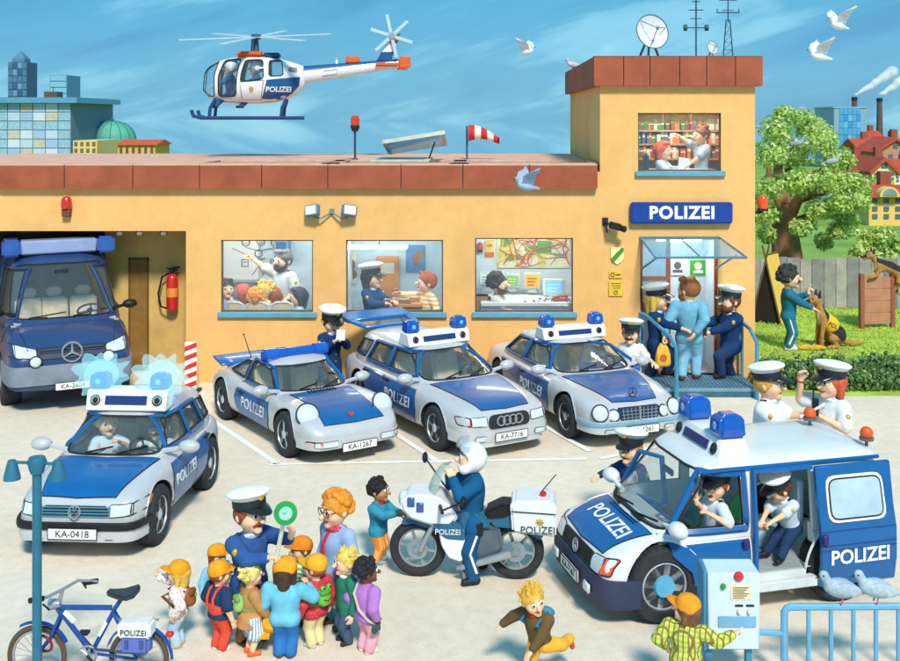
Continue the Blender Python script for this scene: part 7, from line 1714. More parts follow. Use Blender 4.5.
 # ---------------------------------------------------------------- inside the windows
def thing_at(name,x,y,z,lab,cat,rz=0,group=None):return empty(name,(x,y,z),rz,lab,cat,group)
def ix(px,d):return fx(px,d)
BW=F+1.68
def bx_thing(name,lab,cat,px0,px1,py0,py1,d,th,m,part='panel',bev=.004):
 o=thing_at(name,(fx(px0,d)+fx(px1,d))/2,d,fz(py1,d),lab,cat); w=fx(px1,d)-fx(px0,d); h=fz(py0,d)-fz(py1,d)
 mb=M(); mb.b2((-w/2,-th,0),(w/2,-.002,h)); mb.build(part,m,o,bevel=bev); return o,w,h
for px,py,d_,ww,lab,em in((266,233,F+.5,.7,'classroom',22),(524,231,F+.5,.7,'control room',22),(680,107,F+.45,.55,'upper office',22),(679,241,F+.5,.4,'entrance hall',22),(390,232,F+.5,.6,'finger print room',16)):  # extra emitting strips added to brighten the rooms and hall
 o=thing_at('added_fill_lamp',fx(px,d_),d_,fz(py,d_),'strip lamp under the ceiling just inside the '+lab,'lamp'); mb=M(); mb.b2((-ww,-.06,0),(ww,.06,.05)); mb.build('fill_light_strip',mat((255,246,228),.4,var=0,emit=em),o); mb=M(); mb.b2((-ww,-.08,.051),(ww,.08,.09)); mb.build('housing',WHITE,o)
o,w,h=bx_thing('whiteboard','white lesson board with line drawings in the first window','whiteboard',214,259,236,279,BW,.04,mat((240,242,240),.4,var=.02))
mb=M(); ink=lambda pts,r=.012:mb.tube([(a*w,-.046,b*h)for a,b in pts],r,4)
circ=lambda cx_,cy,r:[(cx_+r*math.cos(t),cy+r*1.05*math.sin(t))for t in[2*PI*i/12 for i in range(13)]]
ink([(.5,.3),(.5,.52)]); ink([(.34,.5),(.5,.44),(.66,.5)]); ink([(.36,.1),(.5,.3),(.62,.1)]); ink(circ(.5,.6,.08))
for a,b in((.22,.86),(.55,.88),(.86,.86)):ink(circ(a,b,.085)); ink([(a-.03,b-.02),(a,b-.04),(a+.03,b-.02)],.008); ink([(.5,.66),(a,b-.12)],.008)
for a in(.2,.84):ink([(a-.07,.3),(a+.07,.3),(a+.07,.46),(a-.07,.46),(a-.07,.3)]); ink([(a-.04,.4),(a+.04,.4)],.008)
mb.build('drawing',mat((70,76,84),.7),o); mb=M(); mb.b2((-w/2,-.1,-.05),(w/2,-.0,0)); mb.build('pen_tray',mat((176,186,192),.5),o)
o,w,h=bx_thing('wall_monitor','blue grey monitor on a bracket at the top right of the classroom','monitor',277,291,238,253,BW-.1,.3,mat((96,140,176),.5),'case',.02); mb=M(); mb.b2((-w*.36,-.31,h*.2),(w*.36,-.302,h*.85)); mb.build('screen',mat((34,84,130),.15),o)
def desk(nm,lab,px0,px1,py,d,dd=.5,m=None,h=None):
 z=fz(py,d); o=thing_at(nm,(fx(px0,d)+fx(px1,d))/2,d,.35,lab,'table'); w=fx(px1,d)-fx(px0,d); mb=M(); mb.b2((-w/2,0,z-.4),(w/2,dd,z-.35)); mb.build('table_top',m or mat((176,132,82),.6,var=.2,scale=4),o,bevel=.006); mb=M()
 for x in(-w/2+.04,w/2-.04):mb=M(); mb.b2((x-.02,.04,0),(x+.02,dd-.04,z-.4)); mb.build('leg',mat((110,110,112),.5),o)
 return o,w,z
for i,px in enumerate((233,257,282)):
 d_=F+.34; o=thing_at('chair_back',fx(px,d_),d_,fz(312,d_),('leftmost','middle','rightmost')[i]+' wooden chair back behind the classroom window sill','chair',0,'classroom chairs'); mb=M(); mb.tube([(-.2,0,0),(-.19,0,.12),(-.1,0,.17),(.1,0,.17),(.19,0,.12),(.2,0,0)],.025,6); mb.build('rail',mat((190,196,196),.5),o); mb=M(); mb.b2((-.17,-.01,-.05),(.17,.01,.14)); mb.build('back_panel',mat((206,190,150),.6,var=.1),o,bevel=.008)
DW=mat((222,152,92),.6,var=.1,scale=3)
o,w,h=bx_thing('room_door','orange wooden door with a notice in the second window','door',376,399,256,322,BW,.05,DW,'door_panel',.01); mb=M(); mb.b2((-w*.3,-.056,h*.74),(w*.3,-.05,h*.9)); mb.build('notice',mat((244,238,224),.6),o); mb=M(); mb.ell((w*.36,-.08,h*.5),.035); mb.build('handle',STEEL,o)
o,w,h=bx_thing('hand_poster','blue poster with a brown hand print on the second room wall','poster',406,425,245,272,BW,.015,mat((92,150,206),.6,var=.1)); r=hand(np.array((.02,-.02,h*.42)),(.3,0,1),(0,-1,0),1,2.3,.15)
link('hand_print',np_mesh('hand_print',[(r[0]*np.array((1.25,.25,1))+(0,-.01,-.03),r[1],0)],[mat((176,128,88),.7)]),o)
o=thing_at('strip_lamp',fx(374,F+1.0),F+1.0,fz(249,F+1.0),'long hanging strip lamp in the second window','lamp'); mb=M(); mb.b2((-.62,-.05,0),(.62,.05,.07)); mb.build('housing',mat((226,220,196),.4,emit=5),o,bevel=.01)
for x in(0.1,):mb=M(); mb.tube([(x,0,.07),(x,0,.5)],.01,5); mb.build('cable',INK,o)
mb=M()
for i in range(16):mb.b2((-.6+i*.08,-.056,.005),(-.58+i*.08,-.05,.065))
mb.build('grille',mat((170,164,140),.5),o)
o,w,h=bx_thing('wall_notice','cream wanted notice at the left of the second room','poster',345,356,252,284,BW,.015,mat((236,226,196),.6)); mb=M(); mb.ell((0,-.015,h*.6),(.09,.01,.12)); mb.ell((0,-.015,h*.3),(.13,.01,.1)); mb.build('portrait',mat((150,96,84),.7),o)
d_=F+.4; o=thing_at('counter',fx(399,d_),d_,.35,'wooden counter with an ink pad box in the second window','counter'); z=fz(303,d_)-.35; mb=M(); mb.b2((-.36,-.12,z-.06),(.42,.3,z)); mb.build('counter_top',mat((200,140,84),.6,var=.15,scale=4),o,bevel=.008); mb=M(); mb.b2((-.34,-.08,0),(.4,.26,z-.06)); mb.build('front',mat((176,112,62),.7,var=.2,scale=4),o)
p=thing_at('ink_box',fx(397,d_),d_-.02,.35+z,'low ink pad box lying on the wooden counter','box'); mb=M(); mb.b2((-.24,-.07,0),(.24,.14,.07)); mb.build('tray',mat((150,104,66),.7),p,bevel=.006); mb=M()
for i in range(10):mb.b2((-.22+i*.045,-.05,.07),(-.19+i*.045,.12,.085))
mb.build('file_cards',mat((216,196,160),.7),p)
o,w,h=bx_thing('wall_map','large colourful street map on the control room wall','map',497,570,236,268,BW,.02,mat((232,226,190),.7,var=.1,scale=3)); rg=random.Random(12); mb=M()
for i in range(10):x0=rg.uniform(-w*.5,w*.3); z0=rg.uniform(0,h*.8); mb.b2((x0,-.024-i*.0004,z0),(min(w/2,x0+rg.uniform(.1,.4)),-.021,min(h,z0+rg.uniform(.08,.3))),i%2)
mb.build('park_area',[mat((104,164,70),.7),mat((226,214,120),.7)],o); mb=M()
def road(m,n,r):
 for i in range(n):
  x,z=rg.uniform(-w*.48,w*.48),rg.uniform(.03,h-.03); a=rg.uniform(0,2*PI); ps=[]
  for k in range(14):
   ps.append((x,-.028-.001*i,z)); a+=rg.uniform(-.5,.5); x+=math.cos(a)*.09; z+=math.sin(a)*.07
   if not(-w*.49<x<w*.49 and .02<z<h-.02):break
  if len(ps)>3:mb.tube(ps,r,4,m)
road(0,14,.013); road(1,10,.015); road(2,22,.007); mb.build('road_line',[mat((206,74,52),.7),mat((234,196,60),.7),mat((150,140,130),.7)],o)
o,w,h=bx_thing('wall_chart','orange and yellow chart at the left of the street map','poster',485,494,240,257,BW,.015,mat((238,206,90),.6)); mb=M(); mb.b2((-w/2,-.02,0),(w/2,-.015,h*.28)); mb.b2((-w*.3,-.02,h*.6),(w*.3,-.015,h*.75)); mb.build('print',mat((220,96,44),.6),o)
o=thing_at('red_alarm_lamp',fx(480,BW),BW-.01,fz(249,BW),'small red lamp on the control room wall','lamp'); mb=M(); mb.lathe([(0,0),(.06,0),(.06,.08),(.03,.13),(0,.14)],(0,-.05,0),n=12); mb.build('lamp',mat((206,44,44),.3),o); mb=M(); mb.b2((-.05,-.09,-.06),(.05,0,0)); mb.build('base',INK,o)
d_=F+.75; zc_=fz(298,d_); o=thing_at('control_console',fx(533,d_),d_,.35,'long grey control console with buttons in the third window','console'); mb=M(); mb.b2((-.95,-.42,0),(.72,.5,zc_-.42)); mb.b2((-.95,-.5,zc_-.42),(.72,.55,zc_-.35)); mb.build('console_body',mat((196,206,212),.6),o,bevel=.01); rg=random.Random(2)
for m_,n,nm in((mat((200,60,50),.4),10,'button'),(mat((60,110,150),.4),14,'button'),(mat((70,76,80),.4),12,'button')):
 mb=M()
 for i in range(n):x,y=rg.uniform(-.2,.68),rg.uniform(-.46,-.1); mb.lathe([(0,0),(.018,0),(.016,.02),(0,.022)],(x,y,zc_-.35),n=8)
 b_=mb.build('button_row',m_,o)
for i,(px0,px1,py0,py1,dd_,c)in enumerate(((479,492,272,288,1.1,(206,214,214)),(505,520,274,290,1.1,(120,170,110)),(524,541,273,291,1.05,(232,172,50)),(543,565,279,298,.85,(120,180,216)))):
 d2=F+dd_; nm=('leftmost','second','third','rightmost')[i]
 p=thing_at('computer_monitor',(fx(px0,d2)+fx(px1,d2))/2,d2,fz(py1,d2),nm+' of the four grey computer monitors on the console','monitor',rad(-8),'monitors on the control console'); w=fx(px1,d2)-fx(px0,d2); h=fz(py0,d2)-fz(py1,d2); mb=M(); mb.loft([[(-w/2,0,.04),(w/2,0,.04),(w/2,0,h),(-w/2,0,h)],[(-w*.5,.08,.04),(w*.5,.08,.04),(w*.5,.08,h),(-w*.5,.08,h)],[(-w*.36,.3,.08),(w*.36,.3,.08),(w*.36,.3,h*.85),(-w*.36,.3,h*.85)]]); mb.build('case',mat((206,208,198),.6),p,bevel=.012); mb=M(); mb.b2((-w*.4,-.01,.04+h*.12),(w*.4,.002,h*.9)); sc_=mb.build('screen',mat(c,.2,emit=.25),p)
 mb=M()
 for k in range(3):mb.b2((-w*.3,-.014,h*(.3+.18*k)),(w*(.1+.08*k),-.01,h*(.37+.18*k)))
 mb.build('screen_text',mat(((150,156,156),(220,214,120),(206,70,40),(170,210,232))[i],.4),sc_); mb=M(); mb.b2((-w*.25,.02,-.03),(w*.25,.22,.05)); mb.build('stand',mat((186,188,180),.6),p)
p=thing_at('red_telephone',fx(560,F+.4),F+.42,zc_,'red telephone receiver on the right of the console','telephone'); mb=M(); mb.tube([(-.14,0,.03),(-.08,0,.07),(.08,0,.09),(.14,0,.07)],[.04,.025,.025,.04],8); mb.build('handset',mat((190,50,44),.4),p); mb=M(); mb.b2((-.12,-.06,0),(.12,.06,.04)); mb.build('base',mat((150,40,36),.5),p,bevel=.01)
uz=fz(171,F+.3); d_=F+1.42
bl=thing_at('roller_blind',(fx(638)+fx(721))/2,F+.19,fz(124),'yellow slatted blind rolled halfway at the upper window','blind')
for i,(a,b)in enumerate(((-.73,-.27),(-.25,.22),(.24,.71))):
 mb=M()
 for k in range(6):mb.b2((a,-.012+.004*(k%2),.035*k),(b,.0,.035*k+.03))
 mb.build('slat_panel',mat((226,178,60),.7,var=.12),bl)
shx0,shx1=fx(634,d_),fx(726,d_); o=thing_at('bookshelf',(shx0+shx1)/2,d_,fz(175,d_),'wooden wall of bookshelves in the upper window','bookshelf'); w=shx1-shx0; mb=M(); mb.b2((-w/2,.0,0),(w/2,.03,1.3)); mb.build('back_panel',mat((150,120,84),.8),o); SHZ=[fz(y,d_)-fz(175,d_)for y in(158,143.5,130)]
for z in SHZ:mb=M(); mb.b2((-w/2,-.2,z-.03),(w/2,0,z)); mb.build('shelf',mat((196,160,110),.7,var=.15),o)
rg=random.Random(21); BC={'red':(196,62,48),'green':(70,136,80),'blue':(66,112,176),'yellow':(226,184,70),'white':(230,228,220),'brown':(132,88,60),'orange':(224,128,54)}; bm0={}
for r_i,z in enumerate(SHZ):
 x=-w/2+.03
 while x<w/2-.06:
  c=rg.choice(list(BC)); tk=rg.choice((.04,.055,.07)); hh_=rg.choice((.17,.2,.215)); k=(c,tk,hh_)
  if k not in bm0:mb=M(); mb.b2((0,-.17,0),(tk,0,hh_),0); mb.b2((.004,-.174,hh_*.6),(tk-.004,-.17,hh_*.75),1); bm0[k]=mb.mesh('book',[mat(BC[c],.7),WHITE],smooth=0)
  b=link('book',bm0[k],None,(o.location.x+x,d_-.005,o.location.z+z+.001)); tag(b,c+' book standing on the '+('lowest','middle','top')[r_i]+' shelf of the upper window','book','books in the upper window'); x+=tk+rg.choice((.003,.004,.03))
o=thing_at('office_desk',fx(680,F+.55),F+.35,fz(185),'pale desk with papers behind the upper window sill','table'); z=fz(169,F+.4)-fz(185); mb=M(); mb.b2((-.6,0,z-.04),(.6,.4,z)); mb.build('table_top',mat((206,200,190),.6),o,bevel=.006); mb=M(); mb.b2((-.5,.3,0),(.5,.33,z-.04)); mb.build('front_panel',mat((150,150,156),.7),o)
p=thing_at('paper_stack',fx(672,F+.5),F+.5,fz(185)+z,'loose white papers lying on the upstairs desk','papers'); mb=M()
for k in range(5):mb.box((.02*k-.05,.01*k,.006+k*.008),(.26,.18,.005),R=Matrix.Rotation(rad(14*k-20),3,'Z'))
mb.build('sheet',mat((240,240,238),.7,var=.02),p)

# ---------------------------------------------------------------- people
def stand(x,yf,yt,yaw,label,d=None,z=0.0,k=.95,**kw):
 d=d or dep(yf,z); return person((fx(x,d),d,z),(fz(yt,d)-z)*k,yaw,label,**kw)
def indoors(x,yt,H,d,yaw,label,k=1.0,**kw):return person((fx(x,d),d,fz(yt,d)-H*k),H,yaw,label,**kw)
def mix(a,**k):r=dict(a); r.update(k); return r
YB=(88,58,34); BLOND=(224,184,84); DARK=(44,38,36); RED_=(196,84,40); ORANGE=(240,160,40)
KID=dict(hh=.25,k=.97)
def held(name,label,cat,at,rz=0):return empty(name,at,rz,label,cat)
def backpack(I,yaw,H,col,label,frog=False,sc=1.0,cat='backpack'):
 s=H*sc; o=empty('backpack',I['up'](0,.058*I['bw']+.042,.60*I['tl']),rad(yaw),label,cat); m=CLOTH(col)
 P=[elp((0,.0,0),(.085,.05,.095),None,.02),elp((0,.03,-.035),(.065,.035,.05),None,.015)]; r=skin(P,.01); b=link('bag',np_mesh('bag',[(r[0],r[1],0)],[m],s),o)
 mb=M(); rr=[];
 mb.ell(Vector((0,.028,.055))*s,Vector((.08,.034,.04))*s); mb.build('flap',CLOTH(tuple(int(c*.85)for c in col)),o)
 for q in(-1,1):mb=M(); mb.tube([Vector((q*.055,-.03,.07))*s,Vector((q*.062*I['bw'],-.05*I['bw']-.05,.10))*s,Vector((q*.064*I['bw'],-.13*I['bw']-.06,.04))*s,Vector((q*.085*I['bw'],-.1,-.06))*s,Vector((q*.05,-.03,-.07))*s],.012*s,6,sq=1.6); mb.build('strap',CLOTH(tuple(int(c*.8)for c in col)),o)
 if frog:
  for q in(-1,1):mb=M(); mb.ell(Vector((q*.04,.03,.1))*s,.026*s,m=0); mb.ell(Vector((q*.04,.053,.105))*s,.011*s,m=1); mb.build('frog_eye',[m,BLACK],o)
  mb=M(); mb.tube([Vector((-.05,.062,-.0))*s,Vector((0,.07,-.02))*s,Vector((.05,.062,0))*s],.006*s,5); mb.build('frog_mouth',mat((160,50,40),.6),o)
 else:mb=M(); mb.box(Vector((0,.065,.03))*s,Vector((.03,.015,.03))*s); mb.build('buckle',GOLD,o,bevel=.003)
 return o

 # --- classroom
I=indoors(284,250,1.72,F+.75,-42,'bearded instructor in grey shirt pointing at the lesson board',hh=.22,bw=1.05,top=((196,204,206),'short'),hair=('short',(96,98,104)),beard=(70,62,60),epaul=True,rh=(-.34,-.2,.92),re=(-1,.2,-.5),rcurl=.9,lh=(.16,-.1,.5),skinm=SKIN,belt=True)
o=held('pointer_stick','thin wooden pointer in the hand of the instructor','pointer',I['rg']); mb=M(); d_=Vector((fx(232,BW-.15),BW-.15,fz(248,BW-.15)))-I['rg']; mb.tube([-d_*.18,d_],[.016,.008],6); mb.build('stick',mat((176,126,74),.6),o)
PU=[(226,279,(50,44,42),'short',(150,160,176),30,'dark haired pupil at the far left of the classroom'),(231,288,(98,104,116),'bob',(110,126,150),-20,'grey haired pupil low at the left of the classroom'),(242,284,(176,84,70),'bob',(84,96,110),170,'red haired pupil with a ponytail at the left of the classroom'),(256,289,(236,140,50),'curly',(96,110,130),175,'pupil with round orange hair in the middle of the classroom'),(265,281,BLOND,'spiky',(206,196,140),-60,'blond spiky haired pupil in the middle of the classroom'),(277,286,(150,80,56),'long',(180,150,120),150,'pupil with long auburn hair beside the instructor'),(299,287,(58,64,78),'bob',(196,206,214),-75,'dark haired pupil looking left at the right end of the classroom')]
for i,(px,py,hc_,hk,tc_,yw,lb)in enumerate(PU):indoors(px,py,1.22,F+.42+.12*(i%3),yw,lb,hh=.27,top=(tc_,'long'),hair=(hk,hc_),legs=False,group='pupils in the classroom')

# --- finger print room
I=indoors(371,262,1.55,F+.55,62,'policewoman with white cap taking finger prints in the second window',hh=.25,k=1.05,lh=(.02,-.27,.62),rh=(-.1,-.25,.6),rcurl=.8,female=True,**mix(OFF,top=((30,76,122),'long',-.07)),hair=('bob',DARK),legs=False)
o=held('ink_roller','small brush held over the ink box by the policewoman','brush',I['rg']); mb=M(); mb.tube([(-.04,0,.05),(.12,-.02,-.1)],[.02,.012],6); mb.build('handle',mat((90,80,74),.6),o)
CREAM=mat((226,226,214),.8)
def stripes_mat(a,b,n,nm,axis=2):
 m=bpy.data.materials.new(nm); m.use_nodes=True; nt=m.node_tree; N=nt.nodes; L=nt.links; bs=N['Principled BSDF']; bs.inputs['Roughness'].default_value=.85; tc=N.new('ShaderNodeTexCoord'); sx=N.new('ShaderNodeSeparateXYZ'); mu=N.new('ShaderNodeMath'); mu.operation='MULTIPLY'; mu.inputs[1].default_value=n; fr=N.new('ShaderNodeMath'); fr.operation='FRACT'; gt=N.new('ShaderNodeMath'); gt.operation='GREATER_THAN'; gt.inputs[1].default_value=.5; mx=N.new('ShaderNodeMixRGB'); mx.inputs[1].default_value=RGB(a); mx.inputs[2].default_value=RGB(b)
 L.new(tc.outputs['Object'],sx.inputs[0]); L.new(sx.outputs[axis],mu.inputs[0]); L.new(mu.outputs[0],fr.inputs[0]); L.new(fr.outputs[0],gt.inputs[0]); L.new(gt.outputs[0],mx.inputs[0]); L.new(mx.outputs[0],bs.inputs['Base Color']); return m
def dots_mat(a,b,sc_,thr,nm):
 m=bpy.data.materials.new(nm); m.use_nodes=True; nt=m.node_tree; N=nt.nodes; L=nt.links; bs=N['Principled BSDF']; bs.inputs['Roughness'].default_value=.85; tc=N.new('ShaderNodeTexCoord'); v=N.new('ShaderNodeTexVoronoi'); v.inputs['Scale'].default_value=sc_; lt=N.new('ShaderNodeMath'); lt.operation='LESS_THAN'; lt.inputs[1].default_value=thr; mx=N.new('ShaderNodeMixRGB'); mx.inputs[1].default_value=RGB(a); mx.inputs[2].default_value=RGB(b); L.new(tc.outputs['Object'],v.inputs['Vector']); L.new(v.outputs['Distance'],lt.inputs[0]); L.new(lt.outputs[0],mx.inputs[0]); L.new(mx.outputs[0],bs.inputs['Base Color']); return m
def checks_mat(base,c1,c2,n,nm):
 m=stripes_mat(base,c1,n,nm); nt=m.node_tree; N=nt.nodes; L=nt.links; bs=N['Principled BSDF']; tc=[x for x in N if x.type=='TEX_COORD'][0]; old=bs.inputs['Base Color'].links[0].from_socket; pv=old
 for ax in(0,1):
  sx=N.new('ShaderNodeSeparateXYZ'); mu=N.new('ShaderNodeMath'); mu.operation='MULTIPLY'; mu.inputs[1].default_value=n; fr=N.new('ShaderNodeMath'); fr.operation='FRACT'; gt=N.new('ShaderNodeMath'); gt.operation='GREATER_THAN'; gt.inputs[1].default_value=.72; mx=N.new('ShaderNodeMixRGB'); mx.inputs[2].default_value=RGB(c2); L.new(tc.outputs['Object'],sx.inputs[0]); L.new(sx.outputs[ax],mu.inputs[0]); L.new(mu.outputs[0],fr.inputs[0]); L.new(fr.outputs[0],gt.inputs[0]); L.new(gt.outputs[0],mx.inputs[0]); L.new(pv,mx.inputs[1]); pv=mx.outputs[0]
 L.new(pv,bs.inputs['Base Color']); return m
I=indoors(428,272,1.5,F+.5,-62,'man in orange striped pullover and pale waistcoat raising his hand in the second window',hh=.25,hair=('short',(176,92,50)),top=((240,180,80),'long'),tex=stripes_mat((240,176,70),(244,232,206),14,'striped_wool'),rh=(-.12,-.3,.74),rpn=(.3,-1,0),rcurl=.1,lh=(.2,-.1,.5),legs=False,head=(-18,-6,0))
r=skin([elp(np.array((0,.0,.62)),(.118,.09,.15),None,.03)],.012,[((0,-1,-.2),(0,.02,.62))]if False else[],[elp(np.array((0,-.09,.64)),(.04,.06,.2),None,.02)]); link('waistcoat',np_mesh('waistcoat',[(r[0],r[1],0)],[CLOTH((190,216,232))],I['H']),I['root'])

# --- control room
I=indoors(497,273,1.45,F+.55,78,'dark haired dispatcher with headset sitting at the console',hh=.26,hair=('curly',DARK),top=((206,204,190),'short'),lh=(.05,-.32,.5),rh=(-.1,-.3,.5),legs=False,mouth='open',epaul=True,beard=(90,84,80))
mb=M(); mb.tube([I['root'].matrix_basis.inverted()@I['hp'](*p)for p in((-.45,.02,.05),(-.42,0,.4),(0,0,.58),(.42,0,.4),(.45,.02,.05))],.02,6); mb.ell(I['root'].matrix_basis.inverted()@I['hp'](-.44,0,-.02),.055); mb.tube([I['root'].matrix_basis.inverted()@I['hp'](*p)for p in((-.45,-.05,-.1),(-.4,-.4,-.32),(-.2,-.58,-.34))],.012,5); mb.build('headset',BLACK,I['root'])
ch=held('office_chair','brown chair back behind the dispatcher at the console','chair',Vector((fx(482,F+.5),F+.5,fz(304,F+.5)))); mb=M(); mb.box((0,0,.0),(.3,.08,.36)); mb.build('backrest',mat((150,110,70),.8,var=.15),ch,bevel=.04,seg=2); mb=M(); mb.tube([(0,.05,-.1),(0,.05,-.5)],.03,6); mb.build('post',INK,ch)

# --- upstairs
indoors(662,141,1.25,F+.5,60,'red haired woman in pale blouse sitting at the upstairs desk',hh=.27,hair=('bob',(222,92,44)),top=((200,216,232),'short'),lh=(.0,-.3,.45),rh=(-.12,-.3,.45),legs=False,female=True)
I=indoors(702,126,1.4,F+.62,-70,'brown haired man in grey shirt holding papers in the upper window',hh=.24,hair=('short',(124,74,40)),top=((172,184,200),'short'),pants=((40,70,130),'long'),rh=(-.12,-.26,.86),lh=(.06,-.24,.5),lcurl=.8,legs=False,belt=True)
o=held('paper_sheet','large white paper held by the man upstairs','papers',I['lg']); mb=M(); mb.box((-.02,.0,.02),(.2,.012,.3),R=Matrix.Rotation(rad(8),3,'Y')); mb.build('sheet',mat((242,242,240),.7,var=.02),o)
och=held('desk_chair','dark blue chair back behind the red haired woman','chair',Vector((fx(646,F+.45),F+.45,fz(163,F+.45)))); mb=M(); mb.box((0,0,0),(.08,.26,.34)); mb.build('backrest',mat((40,60,100),.7),och,bevel=.03,seg=2); mb=M(); mb.tube([(-.02,0,0),(-.02,0,-.5)],.025,6); mb.build('post',INK,och)

# --- helicopter crew
HM=Matrix.Translation(heli.location)@Matrix.Rotation(rad(7),4,'Z')
for px,py,lb in((232,71,'helicopter pilot with white helmet in the front seat'),(257,71,'helicopter crew member with white helmet behind the pilot')):
 p=HM@Vector((hx(px),-.05 if px>240 else-.1,hz(py))); person((p.x,p.y,p.z-.93),1.12,-76,lb,hh=.26,top=((56,100,146),'long'),pants=((56,100,146),'long'),cap_='pilot',hair=None,hip=(0,0,.42),lf=(.07,-.3,.12),rf=(-.07,-.3,.12),lh=(.06,-.3,.55),rh=(-.08,-.3,.55),group='helicopter crew')
for px in(236,262):
 p=HM@Vector((hx(px),0,hz(88)));
 s_=seat(heli,hx(px),0,hz(97),mat((206,150,70),.8),.55); s_.rotation_euler=(0,0,0)

 # --- behind the estate car, beside the limousine
I=stand(331,396,305,38,'policeman in navy jacket reading a notebook behind the estate car',d=18.35,hh=.26,**OFF,hair=('short',YB),lh=(.06,-.2,.68),rh=(-.08,-.18,.66),lcurl=.7,rcurl=.7,head=(0,18,0))
o=held('notebook','small white notebook in the hands of the policeman by the tailgate','notebook',(I['lg']+I['rg'])/2); mb=M(); mb.box((0,0,.04),(.14,.02,.18),R=Matrix.Rotation(rad(-30),3,'X')); mb.build('pages',WHITE,o)
I=stand(631,404,318,-18,'moustached policeman in white shirt behind the open limousine door',d=18.1,hh=.27,stache=(60,42,32),**mix(SHIRT,top=((232,236,238),'short')),hair=('short',DARK),lh=(.3,-.1,.52),le=(.4,.3,-.8))

# --- at the entrance
I=stand(656,384,282,66,'blond policewoman in navy uniform pushing a man up the steps',z=0,hh=.24,female=True,**OFF,hair=('long',BLOND),rh=(-.14,-.3,.62),rcurl=.2,lh=(.1,.3,.84),le=(.4,.8,-.2),lcurl=.05,lpn=(0,-1,0),lf=(.06,-.1,.09),rf=(-.05,.08,0))
I=stand(689,374.5,278,158,'brown haired man in light denim led through the entrance door',d=F-.35,z=.155,k=1.0,hh=.235,bw=1.12,top=((116,178,206),'long',-.06),pants=((134,190,216),'long'),hair=('short',(150,94,52)),beard=(160,100,58),shoes=(112,62,40),head=(62,-4,0),rh=(-.1,.16,.5),lh=(.22,.1,.44),lcurl=.9,rf=(-.06,-.05,.0),lf=(.06,.06,0))
o=held('plastic_bag','yellow plastic bag hanging from the hand of the man in denim','bag',I['lg']); mb=M(); mb.loft([[(x,y,z)for x,y in((-a,-b),(a,-b),(a,b),(-a,b))]for z,a,b in((-.42,.09,.05),(-.38,.13,.07),(-.2,.12,.06),(-.1,.09,.04),(0,.03,.02))]); mb.build('bag',mat((238,190,60),.5,var=.1),o,bevel=.02,seg=2); mb=M(); mb.lathe([(0,0),(.06,0),(.06,.012),(0,.012)],(.0,-.068,-.26),(0,-1,0),14); mb.build('print',mat((216,100,50),.5),o)
I=stand(731,385,284,-72,'bearded policeman with radio following the man into the station',hh=.24,bw=1.1,**OFF,hair=('short',(104,66,40)),beard=(104,66,40),rh=(-.16,-.27,.62),rcurl=.9,lh=(.05,-.26,.58),lcurl=.8,lf=(.05,-.14,.09),rf=(-.06,.06,0))
def radio(at,lab,s=1.0):o=held('radio',lab,'radio',at); mb=M(); mb.box((0,0,.03*s),(.06*s,.045*s,.17*s)); mb.build('case',BLACK,o,bevel=.008); mb=M(); mb.tube([(-.015*s,0,.1*s),(-.02*s,0,.24*s)],.009*s,6); mb.build('aerial',INK,o); return o
radio(I['lg']+Vector((0,-.03,.03)),'black radio in the hand of the bearded policeman')

# --- training lawn
I=stand(788,349.5,266,82,'curly haired dog trainer in teal tracksuit raising a finger on the lawn',hh=.27,k=1.0,top=((38,112,150),'long',-.03),pants=((44,116,156),'long'),shoes=(206,212,220),hair=('curly',(52,54,60)),stache=(40,36,36),mouth='open',rh=(-.1,-.3,.5),rcurl=.15,lh=(.06,-.24,.66),lcurl=(.6,.05,1.2,1.2,1.2),lfdir=(0,-.5,.85),z=.004)
for s in(-1,1):mb=M(); kk=I['knee']['r' if s<0 else 'l']; H=I['H']; mb.tube([Vector((s*.12*H,0,.40*H)),kk+Vector((s*.05*H,0,0)),Vector((s*.105*H,0,.08*H))],.012*H,5); mb.build('stripe',WHITE,I['root'])

# --- two behind the van
I=stand(767,478,361,62,'stout fair haired officer in white shirt reading papers behind the van',d=13.2,hh=.225,bw=1.12,fat=.6,**mix(SHIRT,top=((222,230,238),'short')),hair=('short',(222,160,70)),lh=(.1,-.25,.66),rh=(-.05,-.25,.65),lcurl=.5,rcurl=.6)
o=held('paper_bundle','bundle of printed papers held by the stout officer','papers',(I['lg']+I['rg'])/2+Vector((0,-.02,.07))); R=Matrix.Rotation(rad(-28),3,'Y')@Matrix.Rotation(rad(-30),3,'X'); mb=M(); mb.box((0,0,0),(.32,.22,.025),R=R); mb.build('sheet',WHITE,o); mb=M()
for k in range(4):mb.box(R@Vector((-.08+.02*k,.07-.045*k,.0145)),(.12,.014,.004),R=R)
mb.box(R@Vector((.09,.04,.0145)),(.08,.06,.004),R=R); mb.build('print',mat((100,104,110),.8),o)
I=stand(832,478,359,-62,'red haired officer in white shirt holding a black radio behind the van',d=13.2,hh=.225,female=True,**mix(SHIRT,top=((222,230,238),'short')),hair=('bob',(206,88,60)),lh=(.1,-.16,.66),lcurl=.9,rh=(-.14,-.17,.88),re=(-.6,-.4,-1),rcurl=.5)
radio(I['lg']+Vector((-.02,-.02,.05)),'large black radio in the hand of the red haired officer',1.25)
mb=M(); c=I['root'].matrix_basis.inverted()@I['rh']; mb.torus(c,(0,.3,1),.034,.012,14,6); mb.build('wristband',mat((190,50,40),.6),I['root'])

